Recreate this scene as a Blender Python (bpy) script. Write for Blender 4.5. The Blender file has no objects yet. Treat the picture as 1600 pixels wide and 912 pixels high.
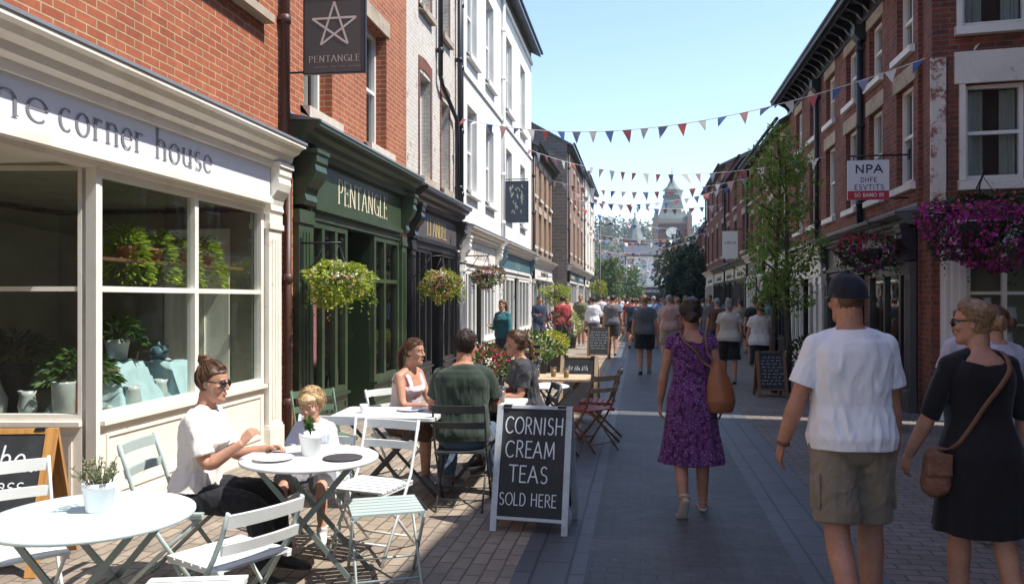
import bpy, math, random
import numpy as np
from mathutils import Vector, Matrix, noise as mnoise

SC = bpy.context.scene
COL = SC.collection
R = math.radians
rnd = random.Random(7)

# ------------------------------------------------------------------ camera
cam = bpy.data.cameras.new("camera")
cam.sensor_width = 36.0
cam.lens = 36.0 * 1250 / 1600
cam.shift_y = 12 / 1600
cam.clip_start = 0.05
cam.clip_end = 3000
camo = bpy.data.objects.new("camera", cam)
COL.objects.link(camo)
camo.location = (0, 0, 1.66)
camo.rotation_euler = (R(90), 0, R(9.1))
SC.camera = camo

# ------------------------------------------------------------------ sky, sun, exposure
SUN_EL = R(57.5)
SUN_DIR = Vector((0.993 * math.cos(SUN_EL), -0.12 * math.cos(SUN_EL), math.sin(SUN_EL))).normalized()
world = bpy.data.worlds.new("World")
SC.world = world
world.use_nodes = True
wn, wl = world.node_tree.nodes, world.node_tree.links
wn.clear()
sky = wn.new("ShaderNodeTexSky")
sky.sky_type = 'NISHITA'
sky.sun_disc = False
sky.sun_elevation = SUN_EL
sky.sun_rotation = math.atan2(SUN_DIR.x, SUN_DIR.y)
sky.air_density = 1.0
sky.dust_density = 0.3
sky.ozone_density = 1.7
bgn = wn.new("ShaderNodeBackground")
bgn.inputs["Strength"].default_value = 0.143
wo = wn.new("ShaderNodeOutputWorld")
wl.new(sky.outputs[0], bgn.inputs[0])
wl.new(bgn.outputs[0], wo.inputs[0])

sun = bpy.data.lights.new("sun", 'SUN')
sun.energy = 3.8
sun.angle = R(0.53)
sun.color = (1.0, 0.94, 0.86)
suno = bpy.data.objects.new("sun", sun)
COL.objects.link(suno)
suno.location = (20, -3, 30)
suno.rotation_euler = SUN_DIR.to_track_quat('Z', 'Y').to_euler()

SC.view_settings.view_transform = 'Standard'
SC.view_settings.look = 'None'
SC.view_settings.exposure = 1.10
SC.view_settings.gamma = 1.0
SC.render.engine = 'CYCLES'
SC.cycles.use_denoising = True
SC.cycles.max_bounces = 7
SC.cycles.diffuse_bounces = 4
SC.cycles.glossy_bounces = 3
SC.cycles.transmission_bounces = 4
SC.cycles.transparent_max_bounces = 10
SC.cycles.caustics_reflective = False
SC.cycles.caustics_refractive = False
SC.cycles.sample_clamp_indirect = 6.0

# ------------------------------------------------------------------ materials
def newmat(name):
    m = bpy.data.materials.new(name)
    m.use_nodes = True
    n, l = m.node_tree.nodes, m.node_tree.links
    return m, n, l, n["Principled BSDF"]

def c4(c):
    return (c[0], c[1], c[2], 1.0)

def mul(c, k):
    return tuple(min(1.0, max(0.0, x * k)) for x in c)

def coords(n, l, kind="Object", scale=None):
    tc = n.new("ShaderNodeTexCoord")
    out = tc.outputs[kind]
    if scale is not None:
        mp = n.new("ShaderNodeMapping")
        mp.inputs["Scale"].default_value = scale
        l.new(out, mp.inputs[0])
        out = mp.outputs[0]
    return out

def noise(n, l, vec, scale, detail=4, rough=0.6):
    t = n.new("ShaderNodeTexNoise")
    t.inputs["Scale"].default_value = scale
    t.inputs["Detail"].default_value = detail
    t.inputs["Roughness"].default_value = rough
    l.new(vec, t.inputs["Vector"])
    return t.outputs["Fac"]

def ramp(n, l, fac, stops):
    r = n.new("ShaderNodeValToRGB")
    cr = r.color_ramp
    while len(cr.elements) > len(stops):
        cr.elements.remove(cr.elements[-1])
    while len(cr.elements) < len(stops):
        cr.elements.new(0.5)
    for e, (p, c) in zip(cr.elements, stops):
        e.position = p
        e.color = c4(c)
    l.new(fac, r.inputs[0])
    return r.outputs[0]

def mixc(n, l, fac, a, b, blend='MIX'):
    x = n.new("ShaderNodeMix")
    x.data_type = 'RGBA'
    x.blend_type = blend
    for sock, val in ((x.inputs[0], fac), (x.inputs[6], a), (x.inputs[7], b)):
        if hasattr(val, "is_linked"):
            l.new(val, sock)
        elif isinstance(val, (int, float)):
            sock.default_value = val
        else:
            sock.default_value = c4(val)
    return x.outputs[2]

def bump(n, l, bsdf, h, strength=0.3, dist=0.01, prev=None):
    b = n.new("ShaderNodeBump")
    b.inputs["Strength"].default_value = strength
    b.inputs["Distance"].default_value = dist
    l.new(h, b.inputs["Height"])
    if prev is not None:
        l.new(prev, b.inputs["Normal"])
    l.new(b.outputs[0], bsdf.inputs["Normal"])
    return b.outputs[0]

_pl = {}
def plain(name, col, rough=0.6, var=0.12, scale=6.0, bmp=0.15, metal=0.0, dirt=None, spec=0.5):
    """a painted / plain surface with uneven tone and a little relief"""
    if name in _pl:
        return _pl[name]
    m, n, l, b = newmat(name)
    v = coords(n, l)
    f = noise(n, l, v, scale, 6, 0.65)
    c = ramp(n, l, f, [(0.25, mul(col, 1 - var)), (0.75, mul(col, 1 + var))])
    if dirt is not None:
        f2 = noise(n, l, v, scale * 0.35, 8, 0.75)
        d = ramp(n, l, f2, [(0.50, (0, 0, 0)), (0.68, (1, 1, 1))])
        c = mixc(n, l, d, c, dirt)
    l.new(c, b.inputs["Base Color"])
    b.inputs["Roughness"].default_value = rough
    b.inputs["Metallic"].default_value = metal
    b.inputs["Specular IOR Level"].default_value = spec
    if bmp:
        f3 = noise(n, l, v, scale * 9, 4, 0.6)
        bump(n, l, b, f3, bmp, 0.004)
    _pl[name] = m
    return m

def brick(name, c1, c2, mortar, bw=0.225, bh=0.075, ms=0.010, rough=0.85, stain=None, stain_amt=0.5, bmp=0.5,
          dark=0.35, rot=0.0, offset=0.5, wob=0.0, cover=None, cover_lo=0.45, cover_hi=0.6, tone=0.7, streak=0.0, gum=None):
    m, n, l, b = newmat(name)
    uv = coords(n, l, "UV")
    mp = n.new("ShaderNodeMapping")
    mp.inputs["Rotation"].default_value = (0, 0, rot)
    l.new(uv, mp.inputs[0])
    vec = mp.outputs[0]
    if wob:
        nz = n.new("ShaderNodeTexNoise")
        nz.inputs["Scale"].default_value = 2.2
        l.new(vec, nz.inputs["Vector"])
        sub = n.new("ShaderNodeVectorMath"); sub.operation = 'SUBTRACT'
        sub.inputs[1].default_value = (0.5, 0.5, 0.5)
        l.new(nz.outputs["Color"], sub.inputs[0])
        sc = n.new("ShaderNodeVectorMath"); sc.operation = 'SCALE'
        sc.inputs["Scale"].default_value = wob
        l.new(sub.outputs[0], sc.inputs[0])
        ad = n.new("ShaderNodeVectorMath"); ad.operation = 'ADD'
        l.new(vec, ad.inputs[0]); l.new(sc.outputs[0], ad.inputs[1])
        vec = ad.outputs[0]
    t = n.new("ShaderNodeTexBrick")
    t.offset = offset
    t.inputs["Color1"].default_value = c4(c1)
    t.inputs["Color2"].default_value = c4(c2)
    t.inputs["Mortar"].default_value = c4(mortar)
    t.inputs["Scale"].default_value = 1.0
    t.inputs["Mortar Size"].default_value = ms
    t.inputs["Mortar Smooth"].default_value = 0.25
    t.inputs["Brick Width"].default_value = bw
    t.inputs["Row Height"].default_value = bh
    t.inputs["Bias"].default_value = -0.1
    l.new(vec, t.inputs["Vector"])
    f = noise(n, l, uv, 14, 6, 0.7)
    shade = ramp(n, l, f, [(0.28, (dark, dark, dark)), (0.62, (1, 1, 1))])
    c = mixc(n, l, 0.55, t.outputs["Color"], shade, 'MULTIPLY')
    f4 = noise(n, l, uv, 0.9, 5, 0.6)
    shade2 = ramp(n, l, f4, [(0.3, (tone, tone, tone)), (0.7, (1.0, 1.0, 1.0))])
    c = mixc(n, l, 0.6, c, shade2, 'MULTIPLY')
    if streak:
        ms_ = n.new("ShaderNodeMapping"); ms_.inputs["Scale"].default_value = (5.0, 0.45, 1.0)
        l.new(uv, ms_.inputs[0])
        f8 = noise(n, l, ms_.outputs[0], 1.0, 6, 0.7)
        c = mixc(n, l, streak, c, ramp(n, l, f8, [(0.36, (0.42, 0.38, 0.36)), (0.58, (1, 1, 1))]), 'MULTIPLY')
    if gum:
        vo = n.new("ShaderNodeTexVoronoi"); vo.inputs["Scale"].default_value = 5.5
        l.new(uv, vo.inputs["Vector"])
        kd = ramp(n, l, vo.outputs["Distance"], [(0.055, (0.6, 0.6, 0.6)), (0.10, (0, 0, 0))])
        c = mixc(n, l, kd, c, gum)
    if stain is not None:
        f2 = noise(n, l, uv, 1.7, 8, 0.75)
        k = ramp(n, l, f2, [(0.48, (0, 0, 0)), (0.72, (stain_amt,) * 3)])
        c = mixc(n, l, k, c, stain)
    if cover is not None:
        f5 = noise(n, l, uv, 3.5, 9, 0.8)
        k = ramp(n, l, f5, [(cover_lo, (1, 1, 1)), (cover_hi, (0, 0, 0))])
        c = mixc(n, l, k, c, cover)
    l.new(c, b.inputs["Base Color"])
    b.inputs["Roughness"].default_value = rough
    inv = n.new("ShaderNodeMath"); inv.operation = 'SUBTRACT'
    inv.inputs[0].default_value = 1.0
    l.new(t.outputs["Fac"], inv.inputs[1])
    p = bump(n, l, b, inv.outputs[0], bmp, 0.012)
    f3 = noise(n, l, uv, 60, 4, 0.6)
    bump(n, l, b, f3, 0.25, 0.006, p)
    return m

def leafy(name, cols, rough=0.55, trans=0.35):
    """leaf-sized faces, each leaf with its own tone"""
    m, n, l, b = newmat(name)
    g = n.new("ShaderNodeNewGeometry")
    k = len(cols)
    c = ramp(n, l, g.outputs["Random Per Island"], [(i / max(1, k - 1), cc) for i, cc in enumerate(cols)])
    l.new(c, b.inputs["Base Color"])
    b.inputs["Roughness"].default_value = rough
    tr = n.new("ShaderNodeBsdfTranslucent")
    l.new(c, tr.inputs[0])
    mx = n.new("ShaderNodeMixShader")
    mx.inputs[0].default_value = trans
    l.new(b.outputs[0], mx.inputs[1]); l.new(tr.outputs[0], mx.inputs[2])
    l.new(mx.outputs[0], n["Material Output"].inputs[0])
    return m

def glass(name, tint=(0.80, 0.86, 0.84), refl=0.9, rough=0.02):
    m, n, l, b = newmat(name)
    n.remove(b)
    tr = n.new("ShaderNodeBsdfTransparent"); tr.inputs[0].default_value = c4(tint)
    gl = n.new("ShaderNodeBsdfGlossy"); gl.inputs["Roughness"].default_value = rough
    gl.inputs[0].default_value = (refl, refl, refl, 1)
    v = coords(n, l)
    nz = noise(n, l, v, 1.3, 2, 0.5)
    bp = n.new("ShaderNodeBump"); bp.inputs["Strength"].default_value = 0.06; bp.inputs["Distance"].default_value = 0.05
    l.new(nz, bp.inputs["Height"])
    l.new(bp.outputs[0], gl.inputs["Normal"])
    # the same reflectance from both sides of the thin pane (Schlick)
    ge = n.new("ShaderNodeNewGeometry")
    dt = n.new("ShaderNodeVectorMath"); dt.operation = 'DOT_PRODUCT'
    l.new(ge.outputs["Incoming"], dt.inputs[0]); l.new(ge.outputs["Normal"], dt.inputs[1])
    ab = n.new("ShaderNodeMath"); ab.operation = 'ABSOLUTE'; l.new(dt.outputs["Value"], ab.inputs[0])
    om = n.new("ShaderNodeMath"); om.operation = 'SUBTRACT'; om.inputs[0].default_value = 1.0; l.new(ab.outputs[0], om.inputs[1])
    pw = n.new("ShaderNodeMath"); pw.operation = 'POWER'; pw.inputs[1].default_value = 5.0; l.new(om.outputs[0], pw.inputs[0])
    k = n.new("ShaderNodeMath"); k.operation = 'MULTIPLY_ADD'
    k.inputs[1].default_value = 0.92; k.inputs[2].default_value = 0.08
    l.new(pw.outputs[0], k.inputs[0])
    mx = n.new("ShaderNodeMixShader")
    l.new(k.outputs[0], mx.inputs[0]); l.new(tr.outputs[0], mx.inputs[1]); l.new(gl.outputs[0], mx.inputs[2])
    l.new(mx.outputs[0], n["Material Output"].inputs[0])
    return m

def skinmat(name, col):
    m, n, l, b = newmat(name)
    v = coords(n, l)
    f = noise(n, l, v, 9, 5, 0.6)
    c = ramp(n, l, f, [(0.3, mul(col, 0.80)), (0.7, mul((col[0] * 1.08, col[1], col[2] * 0.95), 1.08))])
    f9 = noise(n, l, v, 38, 5, 0.7)
    c = mixc(n, l, 0.45, c, ramp(n, l, f9, [(0.35, (0.80, 0.66, 0.60)), (0.6, (1, 1, 1))]), 'MULTIPLY')
    l.new(c, b.inputs["Base Color"])
    b.inputs["Roughness"].default_value = 0.52
    b.inputs["Specular IOR Level"].default_value = 0.35
    b.inputs["Subsurface Weight"].default_value = 0.12
    b.inputs["Subsurface Radius"].default_value = (0.02, 0.008, 0.004)
    b.inputs["Subsurface Scale"].default_value = 0.4
    f3 = noise(n, l, v, 120, 3, 0.6)
    bump(n, l, b, f3, 0.12, 0.002)
    return m

def fabric(name, col, var=0.10, rough=0.85, weave=260, spots=None):
    m, n, l, b = newmat(name)
    v = coords(n, l)
    f = noise(n, l, v, 7, 5, 0.6)
    c = ramp(n, l, f, [(0.3, mul(col, 1 - var)), (0.7, mul(col, 1 + var))])
    if spots is not None:
        vo = n.new("ShaderNodeTexVoronoi"); vo.inputs["Scale"].default_value = spots[0]
        l.new(v, vo.inputs["Vector"])
        k = ramp(n, l, vo.outputs["Distance"], [(spots[2], (1, 1, 1)), (spots[2] + 0.08, (0, 0, 0))])
        c = mixc(n, l, k, c, spots[1])
        f6 = noise(n, l, v, spots[0] * 0.45, 3, 0.6)
        k2 = ramp(n, l, f6, [(0.52, (0, 0, 0)), (0.58, (1, 1, 1))])
        c = mixc(n, l, k2, c, mul(col, 0.35))
    l.new(c, b.inputs["Base Color"])
    b.inputs["Roughness"].default_value = rough
    b.inputs["Specular IOR Level"].default_value = 0.2
    b.inputs["Sheen Weight"].default_value = 0.15
    mp = n.new("ShaderNodeMapping")
    mp.inputs["Rotation"].default_value = (R(22), R(38), R(15))
    mp.inputs["Scale"].default_value = (1.0, 1.0, 0.34)
    l.new(v, mp.inputs[0])
    f2 = noise(n, l, mp.outputs[0], 11, 2, 0.45)
    p = bump(n, l, b, f2, 0.6, 0.035)
    f3 = noise(n, l, v, weave, 2, 0.5)
    bump(n, l, b, f3, 0.15, 0.001, p)
    return m

def hairmat(name, col):
    m, n, l, b = newmat(name)
    v = coords(n, l, "Object", (1.0, 1.0, 0.35))
    f = noise(n, l, v, 90, 4, 0.6)
    c = ramp(n, l, f, [(0.3, mul(col, 0.55)), (0.7, mul(col, 1.5))])
    l.new(c, b.inputs["Base Color"])
    b.inputs["Roughness"].default_value = 0.45
    b.inputs["Specular IOR Level"].default_value = 0.4
    bump(n, l, b, f, 0.6, 0.006)
    return m

def woodmat(name, col, rough=0.6):
    m, n, l, b = newmat(name)
    v = coords(n, l, "Object", (14, 14, 1.2))
    f = noise(n, l, v, 3.0, 6, 0.65)
    c = ramp(n, l, f, [(0.3, mul(col, 0.65)), (0.7, mul(col, 1.2))])
    l.new(c, b.inputs["Base Color"])
    b.inputs["Roughness"].default_value = rough
    bump(n, l, b, f, 0.2, 0.003)
    return m

def peeling(name, col, under, lo=0.56, hi=0.62, scale=5.0, rough=0.6):
    """old paint with patches worn through"""
    m, n, l, b = newmat(name)
    v = coords(n, l)
    f = noise(n, l, v, scale, 10, 0.8)
    k = ramp(n, l, f, [(lo, (0, 0, 0)), (hi, (1, 1, 1))])
    f2 = noise(n, l, v, 2.0, 5, 0.6)
    c0 = ramp(n, l, f2, [(0.3, mul(col, 0.85)), (0.7, mul(col, 1.05))])
    c = mixc(n, l, k, c0, under)
    l.new(c, b.inputs["Base Color"])
    b.inputs["Roughness"].default_value = rough
    bump(n, l, b, f, 0.25, 0.01)
    return m

# ------------------------------------------------------------------ mesh builder
def frames_along(pts, side=None):
    P = [Vector(p) for p in pts]
    n = len(P)
    T = []
    for i in range(n):
        a = P[max(0, i - 1)]; b = P[min(n - 1, i + 1)]
        t = (b - a)
        T.append(t.normalized() if t.length > 1e-9 else Vector((0, 0, 1)))
    out = []
    if side is not None:
        s0 = Vector(side)
        for t in T:
            s = s0 - t * s0.dot(t)
            s = s.normalized() if s.length > 1e-6 else t.orthogonal().normalized()
            out.append((s, t.cross(s).normalized()))
        return P, T, out
    s = T[0].orthogonal().normalized()
    for t in T:
        s = s - t * s.dot(t)
        s = s.normalized() if s.length > 1e-6 else t.orthogonal().normalized()
        out.append((s.copy(), t.cross(s).normalized()))
    return P, T, out

class MB:
    def __init__(self):
        self.v, self.f, self.m, self.s = [], [], [], []

    def add(self, verts, faces, m=0, smooth=False):
        o = len(self.v)
        self.v.extend([tuple(p) for p in verts])
        for f in faces:
            self.f.append(tuple(i + o for i in f))
            self.m.append(m)
            self.s.append(smooth)
        return o

    def box(self, x0, y0, z0, x1, y1, z1, m=0):
        if x0 > x1: x0, x1 = x1, x0
        if y0 > y1: y0, y1 = y1, y0
        if z0 > z1: z0, z1 = z1, z0
        v = [(x0, y0, z0), (x1, y0, z0), (x1, y1, z0), (x0, y1, z0), (x0, y0, z1), (x1, y0, z1), (x1, y1, z1), (x0, y1, z1)]
        f = [(0, 3, 2, 1), (4, 5, 6, 7), (0, 1, 5, 4), (1, 2, 6, 5), (2, 3, 7, 6), (3, 0, 4, 7)]
        self.add(v, f, m)

    def quad(self, a, b, c, d, m=0):
        self.add([a, b, c, d], [(0, 1, 2, 3)], m)

    def bar(self, p, q, w, h, m=0, side=None):
        """rectangular bar from p to q, w along the side axis"""
        p, q = Vector(p), Vector(q)
        t = (q - p).normalized()
        s = Vector(side) if side is not None else (Vector((0, 0, 1)).cross(t) if abs(t.z) < 0.98 else Vector((1, 0, 0)))
        s = (s - t * s.dot(t)).normalized()
        u = t.cross(s)
        v = []
        for c in (p, q):
            for a, b in ((-1, -1), (1, -1), (1, 1), (-1, 1)):
                v.append(c + s * (a * w / 2) + u * (b * h / 2))
        self.add(v, [(0, 3, 2, 1), (4, 5, 6, 7), (0, 1, 5, 4), (1, 2, 6, 5), (2, 3, 7, 6), (3, 0, 4, 7)], m)

    def loft(self, rings, m=0, caps=True, smooth=True, closed=True):
        n = len(rings[0])
        o = len(self.v)
        for r in rings:
            self.v.extend([tuple(p) for p in r])
        for i in range(len(rings) - 1):
            for j in range(n if closed else n - 1):
                k = (j + 1) % n
                self.f.append((o + i * n + j, o + i * n + k, o + (i + 1) * n + k, o + (i + 1) * n + j))
                self.m.append(m); self.s.append(smooth)
        if caps:
            self.f.append(tuple(o + j for j in reversed(range(n)))); self.m.append(m); self.s.append(False)
            b = o + (len(rings) - 1) * n
            self.f.append(tuple(b + j for j in range(n))); self.m.append(m); self.s.append(False)

    def tube(self, pts, radii, n=8, m=0, side=None, caps=True, smooth=True):
        P, T, F = frames_along(pts, side)
        if not isinstance(radii, list):
            radii = [radii] * len(P)      # one radius, or one (side, up) pair, for the whole run
        rings = []
        for p, (s, u), r in zip(P, F, radii):
            ra, rb = r if isinstance(r, (list, tuple)) else (r, r)
            rings.append([p + s * (math.cos(2 * math.pi * k / n) * ra) + u * (math.sin(2 * math.pi * k / n) * rb) for k in range(n)])
        self.loft(rings, m, caps, smooth)

    def lathe(self, prof, n=20, c=(0, 0, 0), m=0, smooth=True):
        rings = []
        for r, z in prof:
            rings.append([(c[0] + r * math.cos(2 * math.pi * k / n), c[1] + r * math.sin(2 * math.pi * k / n), c[2] + z) for k in range(n)])
        self.loft(rings, m, True, smooth)

    def ellipsoid(self, c, r, n=14, k=9, m=0, M=None):
        rings = []
        for i in range(k):
            a = -math.pi / 2 + math.pi * (i + 0.15) / (k - 0.7)
            a = max(-math.pi / 2 + 0.06, min(math.pi / 2 - 0.06, a))
            ring = []
            for j in range(n):
                b = 2 * math.pi * j / n
                p = Vector((r[0] * math.cos(a) * math.cos(b), r[1] * math.cos(a) * math.sin(b), r[2] * math.sin(a)))
                if M is not None:
                    p = M @ p
                ring.append(p + Vector(c))
            rings.append(ring)
        self.loft(rings, m)

    def prism_x(self, poly, x0, x1, m=0, smooth=False):
        """polygon of (y, z) swept along x"""
        self.loft([[(x0, y, z) for y, z in poly], [(x1, y, z) for y, z in poly]], m, True, smooth)

    def build(self, name, mats, parent=None, loc=(0, 0, 0), rotz=0.0):
        me = bpy.data.meshes.new(name)
        me.from_pydata(self.v, [], self.f)
        if not isinstance(mats, (list, tuple)):
            mats = [mats]
        for mm in mats:
            me.materials.append(mm)
        nf = len(self.f)
        if nf:
            me.polygons.foreach_set("material_index", self.m)
            me.polygons.foreach_set("use_smooth", self.s)
            uvl = me.uv_layers.new(name="UVMap")
            co = np.empty(len(self.v) * 3); me.vertices.foreach_get("co", co); co = co.reshape(-1, 3)
            lv = np.empty(len(me.loops), dtype=np.int32); me.loops.foreach_get("vertex_index", lv)
            nr = np.empty(nf * 3); me.polygons.foreach_get("normal", nr); nr = np.abs(nr.reshape(-1, 3))
            lt = np.empty(nf, dtype=np.int32); me.polygons.foreach_get("loop_total", lt)
            fn = np.repeat(nr, lt, axis=0)
            p = co[lv]
            ax = fn.argmax(axis=1)
            uv = np.empty((len(lv), 2))
            uv[:, 0] = np.where(ax == 0, p[:, 1], p[:, 0])
            uv[:, 1] = np.where(ax == 2, p[:, 1], p[:, 2])
            uvl.data.foreach_set("uv", uv.ravel())
        me.update()
        o = bpy.data.objects.new(name, me)
        COL.objects.link(o)
        o.location = loc
        o.rotation_euler = (0, 0, rotz)
        if parent is not None:
            o.parent = parent
        return o

def tag(o, label=None, cat=None, group=None, kind=None):
    if label: o["label"] = label
    if cat: o["category"] = cat
    if group: o["group"] = group
    if kind: o["kind"] = kind
    return o

def thing(name, label, cat, loc=(0, 0, 0), rotz=0.0, group=None):
    o = bpy.data.objects.new(name, None)
    o.empty_display_size = 0.2
    COL.objects.link(o)
    o.location = loc
    o.rotation_euler = (0, 0, rotz)
    return tag(o, label, cat, group)

CH = {}
def copy_tree(o, parent=None):
    c = o.copy()
    COL.objects.link(c)
    if parent is not None:
        c.parent = parent
    for ch in list(o.children):
        copy_tree(ch, c)
    return c

def dup(o, label, loc, rotz=0.0, group=None):
    c = copy_tree(o)
    c.location = loc
    c.rotation_euler = (0, 0, rotz)
    c["label"] = label
    if group: c["group"] = group
    return c

# ------------------------------------------------------------------ lettering: stroke letters on the local x-z plane
def arc(cx, cy, rx, ry, a0, a1, n=9):
    return [(cx + rx * math.cos(R(a0 + (a1 - a0) * i / n)), cy + ry * math.sin(R(a0 + (a1 - a0) * i / n))) for i in range(n + 1)]

G = {
 'A': (0.72, [[(0, 0), (0.34, 1)], [(0.34, 1), (0.70, 0)], [(0.12, 0.36), (0.58, 0.36)]]),
 'B': (0.58, [[(0.08, 0), (0.08, 1)], [(0.08, 1)] + arc(0.28, 0.76, 0.22, 0.24, 90, -90) + [(0.08, 0.52)], [(0.08, 0.52)] + arc(0.30, 0.26, 0.25, 0.26, 90, -90) + [(0.08, 0)]]),
 'C': (0.72, [arc(0.42, 0.5, 0.38, 0.5, 48, 312, 16)]),
 'D': (0.70, [[(0.08, 0), (0.08, 1)], [(0.08, 1)] + arc(0.26, 0.5, 0.38, 0.5, 90, -90, 14) + [(0.08, 0)]]),
 'E': (0.56, [[(0.08, 0), (0.08, 1)], [(0.08, 1), (0.50, 1)], [(0.08, 0.52), (0.44, 0.52)], [(0.08, 0), (0.52, 0)]]),
 'F': (0.54, [[(0.08, 0), (0.08, 1)], [(0.08, 1), (0.50, 1)], [(0.08, 0.52), (0.42, 0.52)]]),
 'G': (0.76, [arc(0.42, 0.5, 0.38, 0.5, 48, 330, 16), [(0.76, 0.0), (0.76, 0.42)], [(0.52, 0.42), (0.80, 0.42)]]),
 'H': (0.72, [[(0.08, 0), (0.08, 1)], [(0.62, 0), (0.62, 1)], [(0.08, 0.52), (0.62, 0.52)]]),
 'I': (0.22, [[(0.1, 0), (0.1, 1)]]),
 'J': (0.34, [[(0.26, 1), (0.26, 0.12)] + arc(0.12, 0.06, 0.13, 0.13, 0, -120, 5)]),
 'L': (0.52, [[(0.08, 0), (0.08, 1)], [(0.08, 0), (0.50, 0)]]),
 'M': (0.86, [[(0.06, 0), (0.12, 1)], [(0.12, 1), (0.43, 0.15)], [(0.43, 0.15), (0.74, 1)], [(0.74, 1), (0.80, 0)]]),
 'N': (0.74, [[(0.08, 0), (0.08, 1)], [(0.08, 1), (0.64, 0)], [(0.64, 0), (0.64, 1)]]),
 'O': (0.80, [arc(0.42, 0.5, 0.38, 0.5, 90, 450, 20)]),
 'P': (0.56, [[(0.08, 0), (0.08, 1)], [(0.08, 1)] + arc(0.27, 0.74, 0.24, 0.26, 90, -90) + [(0.08, 0.48)]]),
 'R': (0.62, [[(0.08, 0), (0.08, 1)], [(0.08, 1)] + arc(0.27, 0.75, 0.24, 0.25, 90, -90) + [(0.08, 0.5)], [(0.28, 0.5), (0.60, 0)]]),
 'S': (0.54, [arc(0.28, 0.75, 0.21, 0.25, 40, 270, 9)[:-1] + arc(0.27, 0.25, 0.23, 0.25, 90, -140, 10)]),
 'T': (0.62, [[(0.31, 0), (0.31, 1)], [(0.0, 1), (0.62, 1)]]),
 'U': (0.70, [[(0.08, 1), (0.08, 0.3)] + arc(0.34, 0.3, 0.26, 0.3, 180, 360, 10) + [(0.60, 1)]]),
 'V': (0.68, [[(0, 1), (0.33, 0)], [(0.33, 0), (0.66, 1)]]),
 'c': (0.52, [arc(0.28, 0.32, 0.25, 0.33, 50, 310, 14)]),
 'e': (0.54, [[(0.05, 0.36), (0.50, 0.36)] + arc(0.27, 0.33, 0.24, 0.33, 5, 315, 16)]),
 'h': (0.58, [[(0.08, 0), (0.08, 1.02)], [(0.08, 0.45)] + arc(0.28, 0.44, 0.20, 0.22, 160, 0, 8) + [(0.48, 0)]]),
 'l': (0.22, [[(0.1, 0), (0.1, 1.02)]]),
 'a': (0.50, [arc(0.24, 0.45, 0.18, 0.2, 150, 0, 7) + [(0.42, 0)], arc(0.23, 0.18, 0.19, 0.19, 60, 340, 12)]),
 'n': (0.58, [[(0.08, 0), (0.08, 0.64)], [(0.08, 0.45)] + arc(0.28, 0.44, 0.20, 0.22, 160, 0, 8) + [(0.48, 0)]]),
 'o': (0.60, [arc(0.29, 0.32, 0.26, 0.34, 90, 450, 18)]),
 'r': (0.42, [[(0.08, 0), (0.08, 0.64)], [(0.08, 0.42)] + arc(0.26, 0.44, 0.18, 0.20, 160, 50, 6)]),
 's': (0.44, [arc(0.22, 0.49, 0.16, 0.17, 45, 270, 8)[:-1] + arc(0.21, 0.16, 0.18, 0.17, 90, -140, 9)]),
 't': (0.36, [[(0.16, 0.86), (0.16, 0.14)] + arc(0.26, 0.13, 0.10, 0.13, 180, 300, 6), [(0.02, 0.62), (0.34, 0.62)]]),
 'u': (0.58, [[(0.08, 0.64), (0.08, 0.2)] + arc(0.27, 0.2, 0.19, 0.2, 180, 350, 8), [(0.48, 0.64), (0.48, 0)]]),
 '.': (0.2, [[(0.06, 0.0), (0.06, 0.1)]]),
 '0': (0.5, [arc(0.24, 0.5, 0.2, 0.5, 90, 450, 16)]),
 '-': (0.4, [[(0.05, 0.45), (0.35, 0.45)]]),
 ' ': (0.34, []),
}

def text_width(s, gap=0.1):
    return sum(G[c][0] + gap for c in s) - gap

def ribbon(mb, pts, wfun, y, m=0):
    n = len(pts)
    L, Rr = [], []
    for i in range(n):
        a = pts[max(0, i - 1)]; b = pts[min(n - 1, i + 1)]
        dx, dz = b[0] - a[0], b[1] - a[1]
        d = math.hypot(dx, dz) or 1.0
        dx, dz = dx / d, dz / d
        w = wfun(dx, dz) / 2
        L.append((pts[i][0] - dz * w, y, pts[i][1] + dx * w))
        Rr.append((pts[i][0] + dz * w, y, pts[i][1] - dx * w))
    for i in range(n - 1):
        mb.quad(L[i], Rr[i], Rr[i + 1], L[i + 1], m)

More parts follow.
